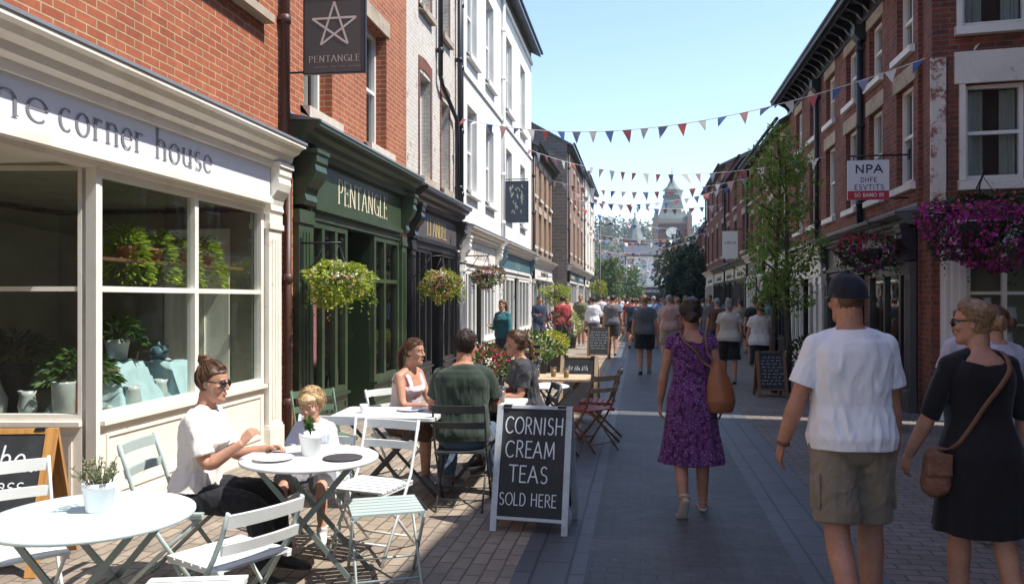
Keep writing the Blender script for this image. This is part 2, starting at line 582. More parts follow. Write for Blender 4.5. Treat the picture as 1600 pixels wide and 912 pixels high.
def lettering(mb, s, x, z, h, y=0.0, style='mono', w=0.10, width=None, gap=0.1, m=0, jit=0.0, sy=0.0006, slant=0.0):
    """letters of cap height h starting at (x, z), readable from -y"""
    k = h
    sx = 1.0
    if width is not None:
        sx = width / (text_width(s, gap) * h)
    cx = 0.0
    yy = y
    for ch in s:
        adv, strokes = G[ch]
        jx, jz = rnd.uniform(-jit, jit), rnd.uniform(-jit, jit)
        for st in strokes:
            pts = [(x + (cx + px + slant * pz + jx) * k * sx, z + (pz + jz) * k) for px, pz in st]
            yy -= sy
            if style == 'mono':
                ribbon(mb, pts, lambda dx, dz: w * k, yy, m)
                for e in (pts[0], pts[-1]):
                    q = [(e[0] + w * k * 0.5 * math.cos(a), yy - 0.0002, e[1] + w * k * 0.5 * math.sin(a)) for a in [i * math.pi / 4 for i in range(8)]]
                    mb.add(q, [tuple(range(8))], m)
            else:
                ribbon(mb, pts, lambda dx, dz: k * (w * 0.30 + w * 0.85 * abs(dz) ** 1.4), yy, m)
                for e, nb in ((pts[0], pts[1]), (pts[-1], pts[-2])):
                    dx, dz = e[0] - nb[0], e[1] - nb[1]
                    d = math.hypot(dx, dz) or 1
                    if abs(dz) / d > 0.85:
                        yy -= sy
                        ribbon(mb, [(e[0] - 0.11 * k, e[1]), (e[0] + 0.11 * k, e[1])], lambda a, b: k * w * 0.38, yy, m)
                    elif abs(dx) / d > 0.95 and ch in 'ETLFG':
                        yy -= sy
                        ribbon(mb, [(e[0], e[1] - 0.09 * k), (e[0], e[1] + 0.09 * k)], lambda a, b: k * w * 0.45, yy, m)
            yy = y if yy < y - 0.004 else yy
        cx += adv + gap
    return cx * k * sx

def scribble(mb, x0, x1, z, h, y, m=0, dens=9):
    """a line of small chalk handwriting too small to read"""
    x = x0
    while x < x1:
        wl_ = rnd.uniform(0.05, 0.14) * (x1 - x0) / 0.4
        pts = []
        k = max(4, int(dens * wl_ / 0.1))
        for i in range(k):
            pts.append((x + wl_ * i / k, z + (h if i % 2 else 0) * rnd.uniform(0.5, 1.0)))
        ribbon(mb, pts, lambda dx, dz: h * 0.16, y, m)
        x += wl_ + 0.03 * (x1 - x0) / 0.4
# ------------------------------------------------------------------ shared materials
M = {}
M['brick_orange'] = brick("orange red brick", (0.45, 0.130, 0.056), (0.35, 0.090, 0.038), (0.50, 0.37, 0.22), ms=0.0068, bmp=0.6, dark=0.5, tone=0.76, streak=0.28, wob=0.008)
M['brick_red'] = brick("weathered red brick", (0.36, 0.088, 0.046), (0.165, 0.045, 0.030), (0.24, 0.19, 0.16), ms=0.009, bmp=0.8, dark=0.28, stain=(0.085, 0.055, 0.045), stain_amt=0.6, wob=0.02, streak=0.5, tone=0.6)
M['brick_white'] = brick("worn whitewashed brick", (0.66, 0.62, 0.55), (0.60, 0.56, 0.50), (0.55, 0.51, 0.45), bmp=0.8, dark=0.7, tone=0.85,
                         cover=(0.33, 0.20, 0.14), cover_lo=0.38, cover_hi=0.44)
M['brick_tan'] = brick("tan brick", (0.36, 0.21, 0.115), (0.27, 0.15, 0.085), (0.34, 0.27, 0.20), bmp=0.5, dark=0.5)
M['brick_brown'] = brick("brown brick", (0.33, 0.19, 0.12), (0.24, 0.13, 0.085), (0.30, 0.24, 0.19), bmp=0.5, dark=0.5)
M['brick_grey'] = brick("grey stone rubble", (0.20, 0.17, 0.145), (0.13, 0.11, 0.10), (0.26, 0.23, 0.20), bw=0.4, bh=0.16, ms=0.015, bmp=0.8, dark=0.4, wob=0.06)
M['render_white'] = brick("white painted render", (0.80, 0.785, 0.745), (0.79, 0.775, 0.735), (0.79, 0.775, 0.735), bw=3.0, bh=1.5, ms=0.001, rough=0.75, bmp=0.1, dark=0.85, tone=0.9, streak=0.28, stain=(0.62, 0.58, 0.51), stain_amt=0.5)
M['render_cream'] = plain("pale cream render", (0.66, 0.61, 0.52), 0.8, 0.07, 1.2, 0.2, dirt=(0.45, 0.41, 0.35))
M['slate'] = brick("roof slate", (0.085, 0.088, 0.10), (0.060, 0.062, 0.072), (0.02, 0.02, 0.025), bw=0.28, bh=0.2, ms=0.008, rough=0.6, bmp=0.6, dark=0.6)
M['lead'] = plain("grey lead flashing", (0.20, 0.215, 0.24), 0.55, 0.18, 5, 0.3)
M['cream'] = plain("cream gloss paint", (0.82, 0.79, 0.71), 0.38, 0.03, 3, 0.08, dirt=(0.68, 0.62, 0.52))
M['cream_worn'] = peeling("worn cream paint", (0.80, 0.76, 0.67), (0.55, 0.42, 0.28), 0.59, 0.64, 4.5, 0.5)
M['fascia_grey'] = plain("pale grey sign paint", (0.68, 0.70, 0.755), 0.5, 0.02, 2, 0.05)
M['letter_grey'] = plain("grey sign lettering", (0.19, 0.19, 0.21), 0.5, 0.05, 5, 0)
M['green'] = plain("dark green gloss paint", (0.036, 0.060, 0.030), 0.36, 0.2, 3, 0.12, dirt=(0.075, 0.095, 0.055))
M['green_dk'] = plain("deep green gloss paint", (0.022, 0.040, 0.020), 0.32, 0.15, 3, 0.1)
M['letter_cream'] = plain("cream sign lettering", (0.72, 0.66, 0.48), 0.5, 0.05, 5, 0)
M['black'] = plain("black gloss paint", (0.022, 0.022, 0.026), 0.30, 0.2, 3, 0.1, dirt=(0.06, 0.058, 0.06))
M['charcoal'] = plain("charcoal sign paint", (0.050, 0.047, 0.050), 0.5, 0.12, 3, 0.1)
M['dusty_black'] = plain("dusty black fascia paint", (0.085, 0.075, 0.078), 0.5, 0.2, 3, 0.15)
M['gold'] = plain("gold leaf lettering", (0.55, 0.42, 0.16), 0.4, 0.1, 9, 0)
M['white_paint'] = plain("white gloss paint", (0.80, 0.79, 0.76), 0.4, 0.04, 3, 0.08)
M['white_worn'] = peeling("worn white paint", (0.76, 0.74, 0.70), (0.42, 0.35, 0.30), 0.58, 0.64, 5.0, 0.6)
M['white_peel'] = peeling("peeling white paint over brick", (0.68, 0.65, 0.61), (0.26, 0.10, 0.06), 0.50, 0.56, 4.0, 0.7)
M['off_white'] = plain("off white paint", (0.70, 0.68, 0.63), 0.5, 0.06, 3, 0.1)
M['teal'] = plain("teal blue paint", (0.075, 0.155, 0.185), 0.4, 0.1, 3, 0.1)
M['stone'] = plain("weathered sandstone", (0.40, 0.33, 0.25), 0.9, 0.16, 6, 0.4, dirt=(0.22, 0.18, 0.14))
M['stone_pale'] = plain("pale limestone", (0.56, 0.50, 0.42), 0.9, 0.12, 6, 0.3, dirt=(0.34, 0.29, 0.24))
M['iron'] = plain("black iron", (0.02, 0.02, 0.022), 0.45, 0.2, 8, 0.1, 0.3)
M['pipe_brown'] = plain("brown painted cast iron", (0.075, 0.032, 0.022), 0.5, 0.2, 6, 0.1)
M['glass'] = glass("shop window glass")
M['glass_dim'] = glass("old window glass", (0.62, 0.68, 0.68))
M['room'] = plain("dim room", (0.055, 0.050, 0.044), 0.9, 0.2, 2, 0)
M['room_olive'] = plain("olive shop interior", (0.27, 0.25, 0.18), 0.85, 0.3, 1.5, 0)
M['curtain'] = fabric("pale net curtain", (0.62, 0.62, 0.58))
M['blind'] = plain("pale roller blind", (0.60, 0.60, 0.58), 0.8, 0.05, 2, 0)
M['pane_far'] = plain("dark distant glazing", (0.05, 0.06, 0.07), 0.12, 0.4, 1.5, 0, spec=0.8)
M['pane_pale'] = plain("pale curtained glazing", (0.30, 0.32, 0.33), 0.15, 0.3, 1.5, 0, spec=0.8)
M['grey_paint'] = plain("slate grey paint", (0.085, 0.085, 0.085), 0.45, 0.12, 3, 0.1, dirt=(0.14, 0.13, 0.12))
M['wood_orange'] = woodmat("varnished orange pine", (0.50, 0.25, 0.075), 0.45)
M['wood_brown'] = woodmat("brown oak", (0.20, 0.10, 0.045), 0.55)
M['wood_pale'] = woodmat("pale scrubbed wood", (0.52, 0.38, 0.23), 0.6)
M['chalkboard'] = plain("chalkboard black", (0.022, 0.024, 0.027), 0.7, 0.35, 4, 0.1, dirt=(0.045, 0.048, 0.052))
M['chalk'] = plain("white chalk", (0.72, 0.76, 0.80), 0.9, 0.2, 30, 0)
M['frame_grey'] = plain("weathered grey frame paint", (0.52, 0.57, 0.60), 0.6, 0.14, 9, 0.3, dirt=(0.33, 0.35, 0.36))

# ------------------------------------------------------------------ ground
g = MB()
g.quad((-260, -40, -0.004), (260, -40, -0.004), (260, 460, -0.004), (-260, 460, -0.004))
M['earth'] = plain("dry earth and scrub", (0.10, 0.11, 0.06), 0.95, 0.3, 0.05, 0.2)
tag(g.build("ground", M['earth']), kind='structure')
M['pave_left'] = brick("sandy block paving", (0.40, 0.325, 0.245), (0.28, 0.23, 0.18), (0.15, 0.125, 0.10), bw=0.21, bh=0.105, ms=0.007, rough=0.85, bmp=0.7,
                       dark=0.55, stain=(0.18, 0.145, 0.115), stain_amt=0.6, rot=R(90), wob=0.018, tone=0.6, gum=(0.46, 0.40, 0.33))
M['pave_right'] = brick("grey brown block paving", (0.25, 0.215, 0.19), (0.19, 0.165, 0.15), (0.10, 0.088, 0.08), bw=0.21, bh=0.105, ms=0.008, rough=0.8, bmp=0.8,
                        dark=0.5, stain=(0.10, 0.085, 0.078), stain_amt=0.6, wob=0.016, tone=0.55, gum=(0.28, 0.26, 0.24))
M['road'] = brick("dark street setts", (0.096, 0.092, 0.092), (0.082, 0.079, 0.079), (0.058, 0.056, 0.057), bw=0.20, bh=0.10, ms=0.005, rough=0.62, bmp=0.4,
                  dark=0.55, stain=(0.155, 0.15, 0.148), stain_amt=0.6, wob=0.012, tone=0.55, gum=(0.19, 0.19, 0.185))
M['strip'] = brick("granite channel slabs", (0.128, 0.130, 0.137), (0.100, 0.102, 0.108), (0.055, 0.055, 0.058), bw=0.42, bh=0.215, ms=0.009, rough=0.55, bmp=0.6,
                   dark=0.6, stain=(0.09, 0.09, 0.10), stain_amt=0.5, rot=R(90))
def sheet(name, x0, x1, y0, y1, z, mat):
    m = MB()
    ny = max(1, int((y1 - y0) / 6))
    for i in range(ny):
        a, b = y0 + (y1 - y0) * i / ny, y0 + (y1 - y0) * (i + 1) / ny
        m.quad((x0, a, z), (x1, a, z), (x1, b, z), (x0, b, z))
    return tag(m.build(name, mat), kind='structure')
sheet("pavement", -9.0, -0.76, -12, 125, 0.000, M['pave_left'])
sheet("pavement", 1.46, 16.0, -12, 125, 0.000, M['pave_right'])
sheet("road", -0.33, 0.96, -12, 125, 0.000, M['road'])
for nm, a, b in (("channel_strip", -0.76, -0.33), ("channel_strip", 0.96, 1.46)):
    sheet(nm, a, b, -12, 125, 0.0015, M['strip'])

# ------------------------------------------------------------------ facade helpers (x along the street, -y towards it, z up)
def wall_mesh(mb, x0, x1, z0, z1, D, ops, reveal=0.13, m=0, back=True):
    xs = sorted(set([x0, x1] + [v for o in ops for v in (o[0], o[1])]))
    zs = sorted(set([z0, z1] + [v for o in ops for v in (o[2], o[3])]))
    for i in range(len(xs) - 1):
        for j in range(len(zs) - 1):
            cx, cz = (xs[i] + xs[i + 1]) / 2, (zs[j] + zs[j + 1]) / 2
            if any(o[0] < cx < o[1] and o[2] < cz < o[3] for o in ops):
                continue
            mb.quad((xs[i], 0, zs[j]), (xs[i + 1], 0, zs[j]), (xs[i + 1], 0, zs[j + 1]), (xs[i], 0, zs[j + 1]), m)
    for a, b, c, d in ops:
        mb.quad((a, 0, c), (a, 0, d), (a, reveal, d), (a, reveal, c), m)
        mb.quad((b, 0, d), (b, 0, c), (b, reveal, c), (b, reveal, d), m)
        mb.quad((a, 0, d), (b, 0, d), (b, reveal, d), (a, reveal, d), m)
        mb.quad((b, 0, c), (a, 0, c), (a, reveal, c), (b, reveal, c), m)
    if back:
        mb.quad((x0, D, z0), (x0, 0, z0), (x0, 0, z1), (x0, D, z1), m)
        mb.quad((x1, 0, z0), (x1, D, z0), (x1, D, z1), (x1, 0, z1), m)
        mb.quad((x1, D, z0), (x0, D, z0), (x0, D, z1), (x1, D, z1), m)
        mb.quad((x0, 0, z1), (x1, 0, z1), (x1, D, z1), (x0, D, z1), m)
        mb.quad((x0, D, z0), (x1, D, z0), (x1, 0, z0), (x0, 0, z0), m)

def place(o, fr):
    if fr is not None:
        o.location = (fr[0], fr[1], fr[2])
        o.rotation_euler = (0, 0, fr[3])
    return o

def sash(bld, x0, x1, z0, z1, y=0.13, paint='white_paint', inside='curtain', sill='stone', lintel=None, bars=True, far=False, fr=None,
         sill_h=0.11, sill_p=0.09, lint_h=0.24):
    f = MB()
    t = 0.055
    f.box(x0, y - 0.02, z0, x0 + t, y + 0.07, z1)
    f.box(x1 - t, y - 0.02, z0, x1, y + 0.07, z1)
    f.box(x0 + t, y - 0.02, z1 - t, x1 - t, y + 0.07, z1)
    f.box(x0 + t, y - 0.02, z0, x1 - t, y + 0.07, z0 + t * 1.3)
    zm = (z0 + z1) / 2
    f.box(x0 + t, y - 0.012, zm - 0.025, x1 - t, y + 0.06, zm + 0.025)
    if bars:
        xm = (x0 + x1) / 2
        f.box(xm - 0.012, y + 0.0, z0 + t, xm + 0.012, y + 0.03, zm - 0.025)
        f.box(xm - 0.012, y + 0.0, zm + 0.025, xm + 0.012, y + 0.03, z1 - t)
    w = place(f.build("window", M[paint], bld), fr)
    p = MB()
    p.quad((x0 + t, y + 0.035, z0 + t), (x1 - t, y + 0.035, z0 + t), (x1 - t, y + 0.035, z1 - t), (x0 + t, y + 0.035, z1 - t))
    if far:
        p.build("pane", M['pane_pale' if inside == 'pale' else 'pane_far'], w)
    else:
        p.build("pane", M['glass_dim'], w)
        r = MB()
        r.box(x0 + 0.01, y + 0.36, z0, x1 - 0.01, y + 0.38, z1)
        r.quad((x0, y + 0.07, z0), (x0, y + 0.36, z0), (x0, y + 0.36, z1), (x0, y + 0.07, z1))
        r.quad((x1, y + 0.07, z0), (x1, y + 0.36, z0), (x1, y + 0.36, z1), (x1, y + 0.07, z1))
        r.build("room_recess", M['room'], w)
        c = MB()
        if inside == 'curtain':
            W = x1 - x0
            for a, b in ((x0 + t, x0 + t + W * 0.30), (x1 - t - W * 0.28, x1 - t)):
                k = 18
                top, bot = [], []
                for i in range(k + 1):
                    xx = a + (b - a) * i / k
                    yy = y + 0.12 + 0.018 * math.sin(i * 1.9)
                    top.append((xx, yy, z1 - t)); bot.append((xx, yy, z0 + t))
                for i in range(k):
                    c.quad(bot[i], bot[i + 1], top[i + 1], top[i])
            c.build("curtain", M['curtain'], w)
        elif inside == 'blind':
            zb = z0 + (z1 - z0) * rnd.uniform(0.02, 0.35)
            c.quad((x0 + t, y + 0.10, zb), (x1 - t, y + 0.10, zb), (x1 - t, y + 0.10, z1 - t), (x0 + t, y + 0.10, z1 - t))
            c.build("blind", M['blind'], w)
    if sill:
        s = MB()
        s.prism_x([(y - 0.022, z0 + 0.0), (-sill_p, z0 - 0.03), (-sill_p, z0 - sill_h), (-0.002, z0 - sill_h), (-0.002, z0 - 0.002), (y - 0.022, z0 - 0.002)], x0 - 0.10, x1 + 0.10)
        s.build("sill", M[sill], w)
    if lintel:
        s = MB()
        s.box(x0 - 0.12, -0.022, z1 + 0.003, x1 + 0.12, 0.0, z1 + lint_h)
        s.build("lintel", M[lintel], w)
    return w

def cornice(bld, x0, x1, zt, mat, proj=0.34, h=0.34, fr=None, lead=True):
    p = proj
    c = MB()
    poly = [(0.0, zt - 0.01), (-p, zt - 0.03), (-p, zt - 0.03 - h * 0.16), (-p * 0.86, zt - 0.03 - h * 0.20), (-p * 0.78, zt - 0.03 - h * 0.34),
            (-p * 0.60, zt - 0.03 - h * 0.44), (-p * 0.55, zt - 0.03 - h * 0.62), (-p * 0.40, zt - 0.03 - h * 0.70), (-p * 0.36, zt - h), (0.0, zt - h)]
    c.prism_x(poly, x0, x1)
    o = place(c.build("cornice", M[mat], bld), fr)
    if lead:
        l = MB()
        l.prism_x([(0.0, zt + 0.10), (-0.02, zt + 0.06), (-p - 0.012, zt - 0.018), (-p - 0.012, zt - 0.045), (-p + 0.0, zt - 0.028), (0.0, zt - 0.006)], x0 - 0.015, x1 + 0.015)
        l.build("flashing", M['lead'], o)
    return o

def pilaster(bld, x0, x1, zt, mat, proj=0.09, fr=None, plinth=0.28):
    p = MB()
    p.box(x0, -proj, plinth, x1, 0, zt - 0.16)
    p.box(x0 - 0.02, -proj - 0.025, 0, x1 + 0.02, 0, plinth)
    p.box(x0 - 0.012, -proj - 0.012, plinth, x1 + 0.012, 0, plinth + 0.03)
    p.box(x0 - 0.02, -proj - 0.022, zt - 0.16, x1 + 0.02, 0, zt - 0.10)
    p.box(x0 - 0.008, -proj - 0.01, zt - 0.10, x1 + 0.008, 0, zt)
    w = (x1 - x0)
    for k in (0.28, 0.5, 0.72):
        p.box(x0 + w * k - 0.012, -proj - 0.010, plinth + 0.1, x0 + w * k + 0.012, -proj, zt - 0.26)
    return place(p.build("pilaster", M[mat], bld), fr)

def corbel(bld, x0, x1, z0, z1, mat, proj=0.30, fr=None):
    c = MB()
    h = z1 - z0
    poly = [(0, z1), (-proj, z1), (-proj, z1 - h * 0.16), (-proj * 0.92, z1 - h * 0.22), (-proj * 0.98, z1 - h * 0.34), (-proj * 0.86, z1 - h * 0.5),
            (-proj * 0.58, z1 - h * 0.66), (-proj * 0.48, z1 - h * 0.80), (-proj * 0.55, z1 - h * 0.92), (-proj * 0.4, z0), (0, z0)]
    c.prism_x(poly, x0, x1, 0, False)
    c.box(x0 - 0.02, -proj - 0.02, z1 + 0.001, x1 + 0.02, 0, z1 + 0.05)
    return place(c.build("corbel", M[mat], bld), fr)

def shop_window(bld, x0, x1, z0, z1, mulls, trans, paint, y=0.02, t=0.06, fr=None, name="shop_window", pane='glass', tl=None, tr=None, tt=None):
    f = MB()
    d0, d1 = y - 0.03, y + 0.05
    tl, tr, tt = tl or t, tr or t, tt or t
    f.box(x0, d0, z0, x0 + tl, d1, z1)
    f.box(x1 - tr, d0, z0, x1, d1, z1)
    f.box(x0 + tl, d0, z1 - tt, x1 - tr, d1, z1)
    f.box(x0 + tl, d0, z0, x1 - tr, d1, z0 + t)
    xs = [x0 + tl] + [v for v in mulls] + [x1 - tr]
    for v in mulls:
        f.box(v - t / 2, d0 + 0.004, z0 + t, v + t / 2, d1, z1 - t)
    for tz in trans:
        for i in range(len(xs) - 1):
            a = xs[i] + (t / 2 if i else 0); b = xs[i + 1] - (t / 2 if i < len(xs) - 2 else 0)
            f.box(a, d0 + 0.008, tz - t * 0.36, b, d1, tz + t * 0.36)
    w = place(f.build(name, M[paint], bld), fr)
    p = MB()
    p.quad((x0 + tl, y + 0.02, z0 + t), (x1 - tr, y + 0.02, z0 + t), (x1 - tr, y + 0.02, z1 - tt), (x0 + tl, y + 0.02, z1 - tt))
    p.build("pane", M[pane], w)
    return w

def stall_riser(bld, x0, x1, z, paint, panels, fr=None, y=0.0):
    s = MB()
    s.box(x0, y - 0.03, 0, x1, y + 0.05, z - 0.035)
    s.box(x0 - 0.002, y - 0.075, z - 0.035, x1 + 0.002, y + 0.05, z)
    s.box(x0, y - 0.05, 0, x1, y - 0.03, 0.12)
    w = (x1 - x0) / panels
    for i in range(panels):
        a, b = x0 + w * i + 0.07, x0 + w * (i + 1) - 0.07
        z0, z1 = 0.19, z - 0.11
        k = 0.022
        s.box(a, y - 0.042, z0, b, y - 0.03, z0 + k); s.box(a, y - 0.042, z1 - k, b, y - 0.03, z1)
        s.box(a, y - 0.042, z0 + k, a + k, y - 0.03, z1 - k); s.box(b - k, y - 0.042, z0 + k, b, y - 0.03, z1 - k)
    return place(s.build("stall_riser", M[paint], bld), fr)

def door_leaf(bld, x0, x1, z1, paint, y=0.35, fr=None, glazed=True):
    d = MB()
    t = 0.10
    d.box(x0, y, 0.02, x0 + t, y + 0.045, z1); d.box(x1 - t, y, 0.02, x1, y + 0.045, z1)
    d.box(x0 + t, y, z1 - t, x1 - t, y + 0.045, z1); d.box(x0 + t, y, 0.02, x1 - t, y + 0.045, 0.55)
    d.box(x0 + t + 0.06, y - 0.008, 0.18, x1 - t - 0.06, y, 0.45)
    o = place(d.build("door", M[paint], bld), fr)
    p = MB(); p.quad((x0 + t, y + 0.02, 0.55), (x1 - t, y + 0.02, 0.55), (x1 - t, y + 0.02, z1 - t), (x0 + t, y + 0.02, z1 - t))
    p.build("pane", M['glass'], o)
    h = MB(); h.tube([(x1 - 0.05, y - 0.05, 0.95), (x1 - 0.05, y - 0.05, 1.15)], 0.011, 8); h.box(x1 - 0.06, y - 0.05, 1.0, x1 - 0.04, y, 1.02); h.box(x1 - 0.06, y - 0.05, 1.09, x1 - 0.04, y, 1.11)
    h.build("handle", M['gold'], o)
    return o

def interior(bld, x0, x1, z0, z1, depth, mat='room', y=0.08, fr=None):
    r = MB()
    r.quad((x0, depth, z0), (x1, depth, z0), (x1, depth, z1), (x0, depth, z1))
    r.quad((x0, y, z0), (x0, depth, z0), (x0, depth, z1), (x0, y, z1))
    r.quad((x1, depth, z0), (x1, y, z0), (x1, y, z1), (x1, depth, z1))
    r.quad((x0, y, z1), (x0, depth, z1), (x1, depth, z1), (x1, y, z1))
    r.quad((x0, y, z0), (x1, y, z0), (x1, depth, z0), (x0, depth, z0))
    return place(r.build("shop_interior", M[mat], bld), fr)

def fascia(bld, x0, x1, z0, z1, mat, trim=None, y=-0.06, fr=None):
    f = MB()
    f.box(x0, y, z0, x1, 0.0, z1)
    o = place(f.build("fascia", M[mat], bld), fr)
    if trim:
        k = MB()
        k.box(x0, y - 0.04, z0 - 0.06, x1, 0.0, z0 - 0.001)
        k.box(x0, y - 0.018, z0, x1, y - 0.001, z0 + 0.025)
        k.build("moulding", M[trim], o)
    return o

def gable_roof(bld, x0, x1, H, D, rise, mat='slate', over=0.28, fr=None, chims=(), cmat='brick_red'):
    r = MB()
    e = over
    k = rise / (D / 2)
    a = (-e, H - e * k)
    r.prism_x([a, (D / 2, H + rise), (D + e, H - e * k), (D + e, H - e * k - 0.10), (D / 2, H + rise - 0.14), (-e, H - e * k - 0.10)], x0 - 0.05, x1 + 0.05)
    o = place(r.build("roof", M[mat], bld), fr)
    for cx, w, hh in chims:
        c = MB()
        c.box(cx - w / 2, D / 2 - 0.3, H + rise - 0.4, cx + w / 2, D / 2 + 0.3, H + rise + hh)
        c.box(cx - w / 2 - 0.06, D / 2 - 0.36, H + rise + hh, cx + w / 2 + 0.06, D / 2 + 0.36, H + rise + hh + 0.12)
        ch = c.build("chimney", M[cmat], o)
        n = max(2, int(w / 0.3))
        for i in range(n):
            xx = cx - w / 2 + w * (i + 0.5) / n
            c2 = MB(); c2.lathe([(0.09, 0), (0.11, 0.06), (0.085, 0.1), (0.075, 0.36), (0.095, 0.40)], 10, (xx, D / 2, H + rise + hh + 0.12))
            c2.build("chimney_pot", M['brick_orange'], o)
    return o

def gable_ends(bld, x0, x1, H, D, rise, mat, fr=None):
    for x in (x0 + 0.004, x1 - 0.004):
        r = MB()
        r.add([(x, 0.0, H - 0.01), (x, D, H - 0.01), (x, D / 2, H + rise - 0.03)], [(0, 1, 2)])
        place(r.build("gable", M[mat], bld), fr)

def gutter(bld, x0, x1, z, mat='iron', y=-0.34, fr=None):
    m = MB()
    m.tube([(x0, y, z), (x1, y, z)], (0.06, 0.05), 8)
    return place(m.build("gutter", M[mat], bld), fr)

def drainpipe(bld, x, z0, z1, mat='iron', y=-0.07, r=0.045, fr=None, hopper=True):
    m = MB()
    m.tube([(x, y, z0), (x, y, z1)], r, 10)
    z = z0 + 0.5
    while z < z1:
        m.lathe([(r, -0.05), (r + 0.014, -0.045), (r + 0.014, 0.045), (r, 0.05)], 10, (x, y, z))
        m.box(x - 0.075, y + 0.01, z - 0.02, x + 0.075, 0.0, z + 0.02)
        z += 1.4
    if hopper:
        m.prism_x([(0, z1), (-0.2, z1), (-0.2, z1 - 0.16), (-0.1, z1 - 0.28), (0, z1 - 0.28)], x - 0.13, x + 0.13)
    return place(m.build("drainpipe", M[mat], bld), fr)

def lower_box(bld, x0, x1, D, z1, mat, y=1.7, fr=None):
    """the solid back half of the ground floor and the party walls beside the shop"""
    m = MB()
    m.quad((x0, D, 0), (x0, 0, 0), (x0, 0, z1), (x0, D, z1))
    m.quad((x1, 0, 0), (x1, D, 0), (x1, D, z1), (x1, 0, z1))
    m.quad((x1, D, 0), (x0, D, 0), (x0, D, z1), (x1, D, z1))
    return place(m.build("party_wall", M[mat], bld), fr)

LEFT = R(90)
RIGHT = R(-90)
# ================================================================== LEFT SIDE: facades on x = -4, local x = world y
# ---- the corner house
L1 = thing("shop_building", "orange brick corner shop with cream front and pale grey sign over a large window", "building", (-4, 0, 0), LEFT, "buildings along the left of the street")
w = MB(); wall_mesh(w, -7, 8.62, 3.0, 9.6, 8, [(6.86, 7.98, 4.74, 6.5), (2.6, 3.8, 4.74, 6.5)])
w.build("wall", M['brick_orange'], L1)
sash(L1, 6.86, 7.98, 4.74, 6.5, sill='stone', sill_h=0.12, sill_p=0.13)
sash(L1, 2.6, 3.8, 4.74, 6.5, sill='stone', sill_h=0.12, sill_p=0.13)
gable_roof(L1, -7, 8.62, 9.6, 8, 2.4)
drainpipe(L1, 8.46, 2.9, 9.3, 'pipe_brown', r=0.05, hopper=False)
q = MB(); q.box(8.36, -0.012, 0, 8.62, 0.06, 3.0); q.build("brick_pier", M['brick_orange'], L1)
drainpipe(L1, 8.53, 0.0, 2.9, 'pipe_brown', r=0.04, hopper=False)
fa = fascia(L1, -2.0, 8.02, 2.74, 3.09, 'fascia_grey', 'cream', y=-0.10)
for wd_, x_, w_ in (("the", 4.12, 0.66), ("corner", 4.88, 0.93), ("house", 5.98, 0.86)):
    t = MB(); lettering(t, wd_, x_, 2.82, 0.232, -0.104, 'serif', 0.108, width=w_, gap=0.16); t.build("lettering", M['letter_grey'], fa)
cornice(L1, -2.0, 8.36, 3.40, 'cream', 0.36, 0.32)
corbel(L1, 8.04, 8.34, 2.58, 3.08, 'cream', 0.20)
pilaster(L1, 8.04, 8.34, 2.58, 'cream_worn', 0.08)
# window beam and lobby ceiling
b = MB(); b.box(-2.0, -0.05, 2.64, 8.02, 0.10, 2.678); b.build("window_head", M['cream'], L1)
b = MB(); b.box(-2.0, 0.10, 2.66, 5.50, 2.6, 2.69); b.build("lobby_ceiling", M['cream'], L1)
shop_window(L1, 5.39, 8.02, 0.76, 2.64, [6.72], [1.74], 'cream', y=0.0, t=0.06, tl=0.03)
stall_riser(L1, 5.39, 8.02, 0.76, 'cream_worn', 2, y=0.0)
cp = MB(); cp.box(5.345, -0.035, 0, 5.39, 0.05, 2.64); cp.build("corner_post", M['cream'], L1)
# return window into the lobby: a frame of its own, facing down the street
frm = (5.02, 2.33, 0, R(-81))
shop_window(L1, 0.0, 2.27, 0.76, 2.655, [0.75], [1.74], 'cream', y=0.0, t=0.05, tr=0.03, tt=0.03, fr=frm)
stall_riser(L1, 0.0, 2.27, 0.76, 'cream_worn', 3, fr=frm)
# display space behind the glass
s = MB(); s.box(5.50, 0.09, 0.60, 8.02, 2.30, 0.70); s.build("display_floor", M['cream'], L1)
s = MB()
s.quad((5.0, 2.42, 0.0), (8.3, 2.42, 0.0), (8.3, 2.42, 2.6), (5.0, 2.42, 2.6))
s.quad((8.03, 0.1, 0.0), (8.03, 2.42, 0.0), (8.03, 2.42, 2.6), (8.03, 0.1, 2.6))
s.quad((5.2, 0.1, 2.659), (5.2, 2.42, 2.659), (8.3, 2.42, 2.659), (8.3, 0.1, 2.659))
s.build("shop_interior", M['room_olive'], L1)
s = MB(); s.box(7.98, 0.35, 0.7, 8.01, 1.1, 2.42); s.box(7.955, 0.62, 0.7, 7.98, 0.82, 2.2); s.build("inner_panel", M['cream'], L1)
b = MB(); b.box(-2, 2.36, 0, 4.98, 2.42, 2.6); b.build("lobby_wall", M['cream'], L1)
d = door_leaf(L1, 3.9, 4.8, 2.2, 'cream', y=2.30)
s = MB(); s.box(5.6, 0.14, 1.97, 7.9, 0.36, 1.995); s.build("display_shelf", M['wood_brown'], L1)
b = MB(); b.box(-2.0, 0.0, 0, 2.6, 0.09, 2.56); b.build("shop_wall", M['cream'], L1)
lower_box(L1, -7, 8.62, 8, 3.0, 'brick_orange')

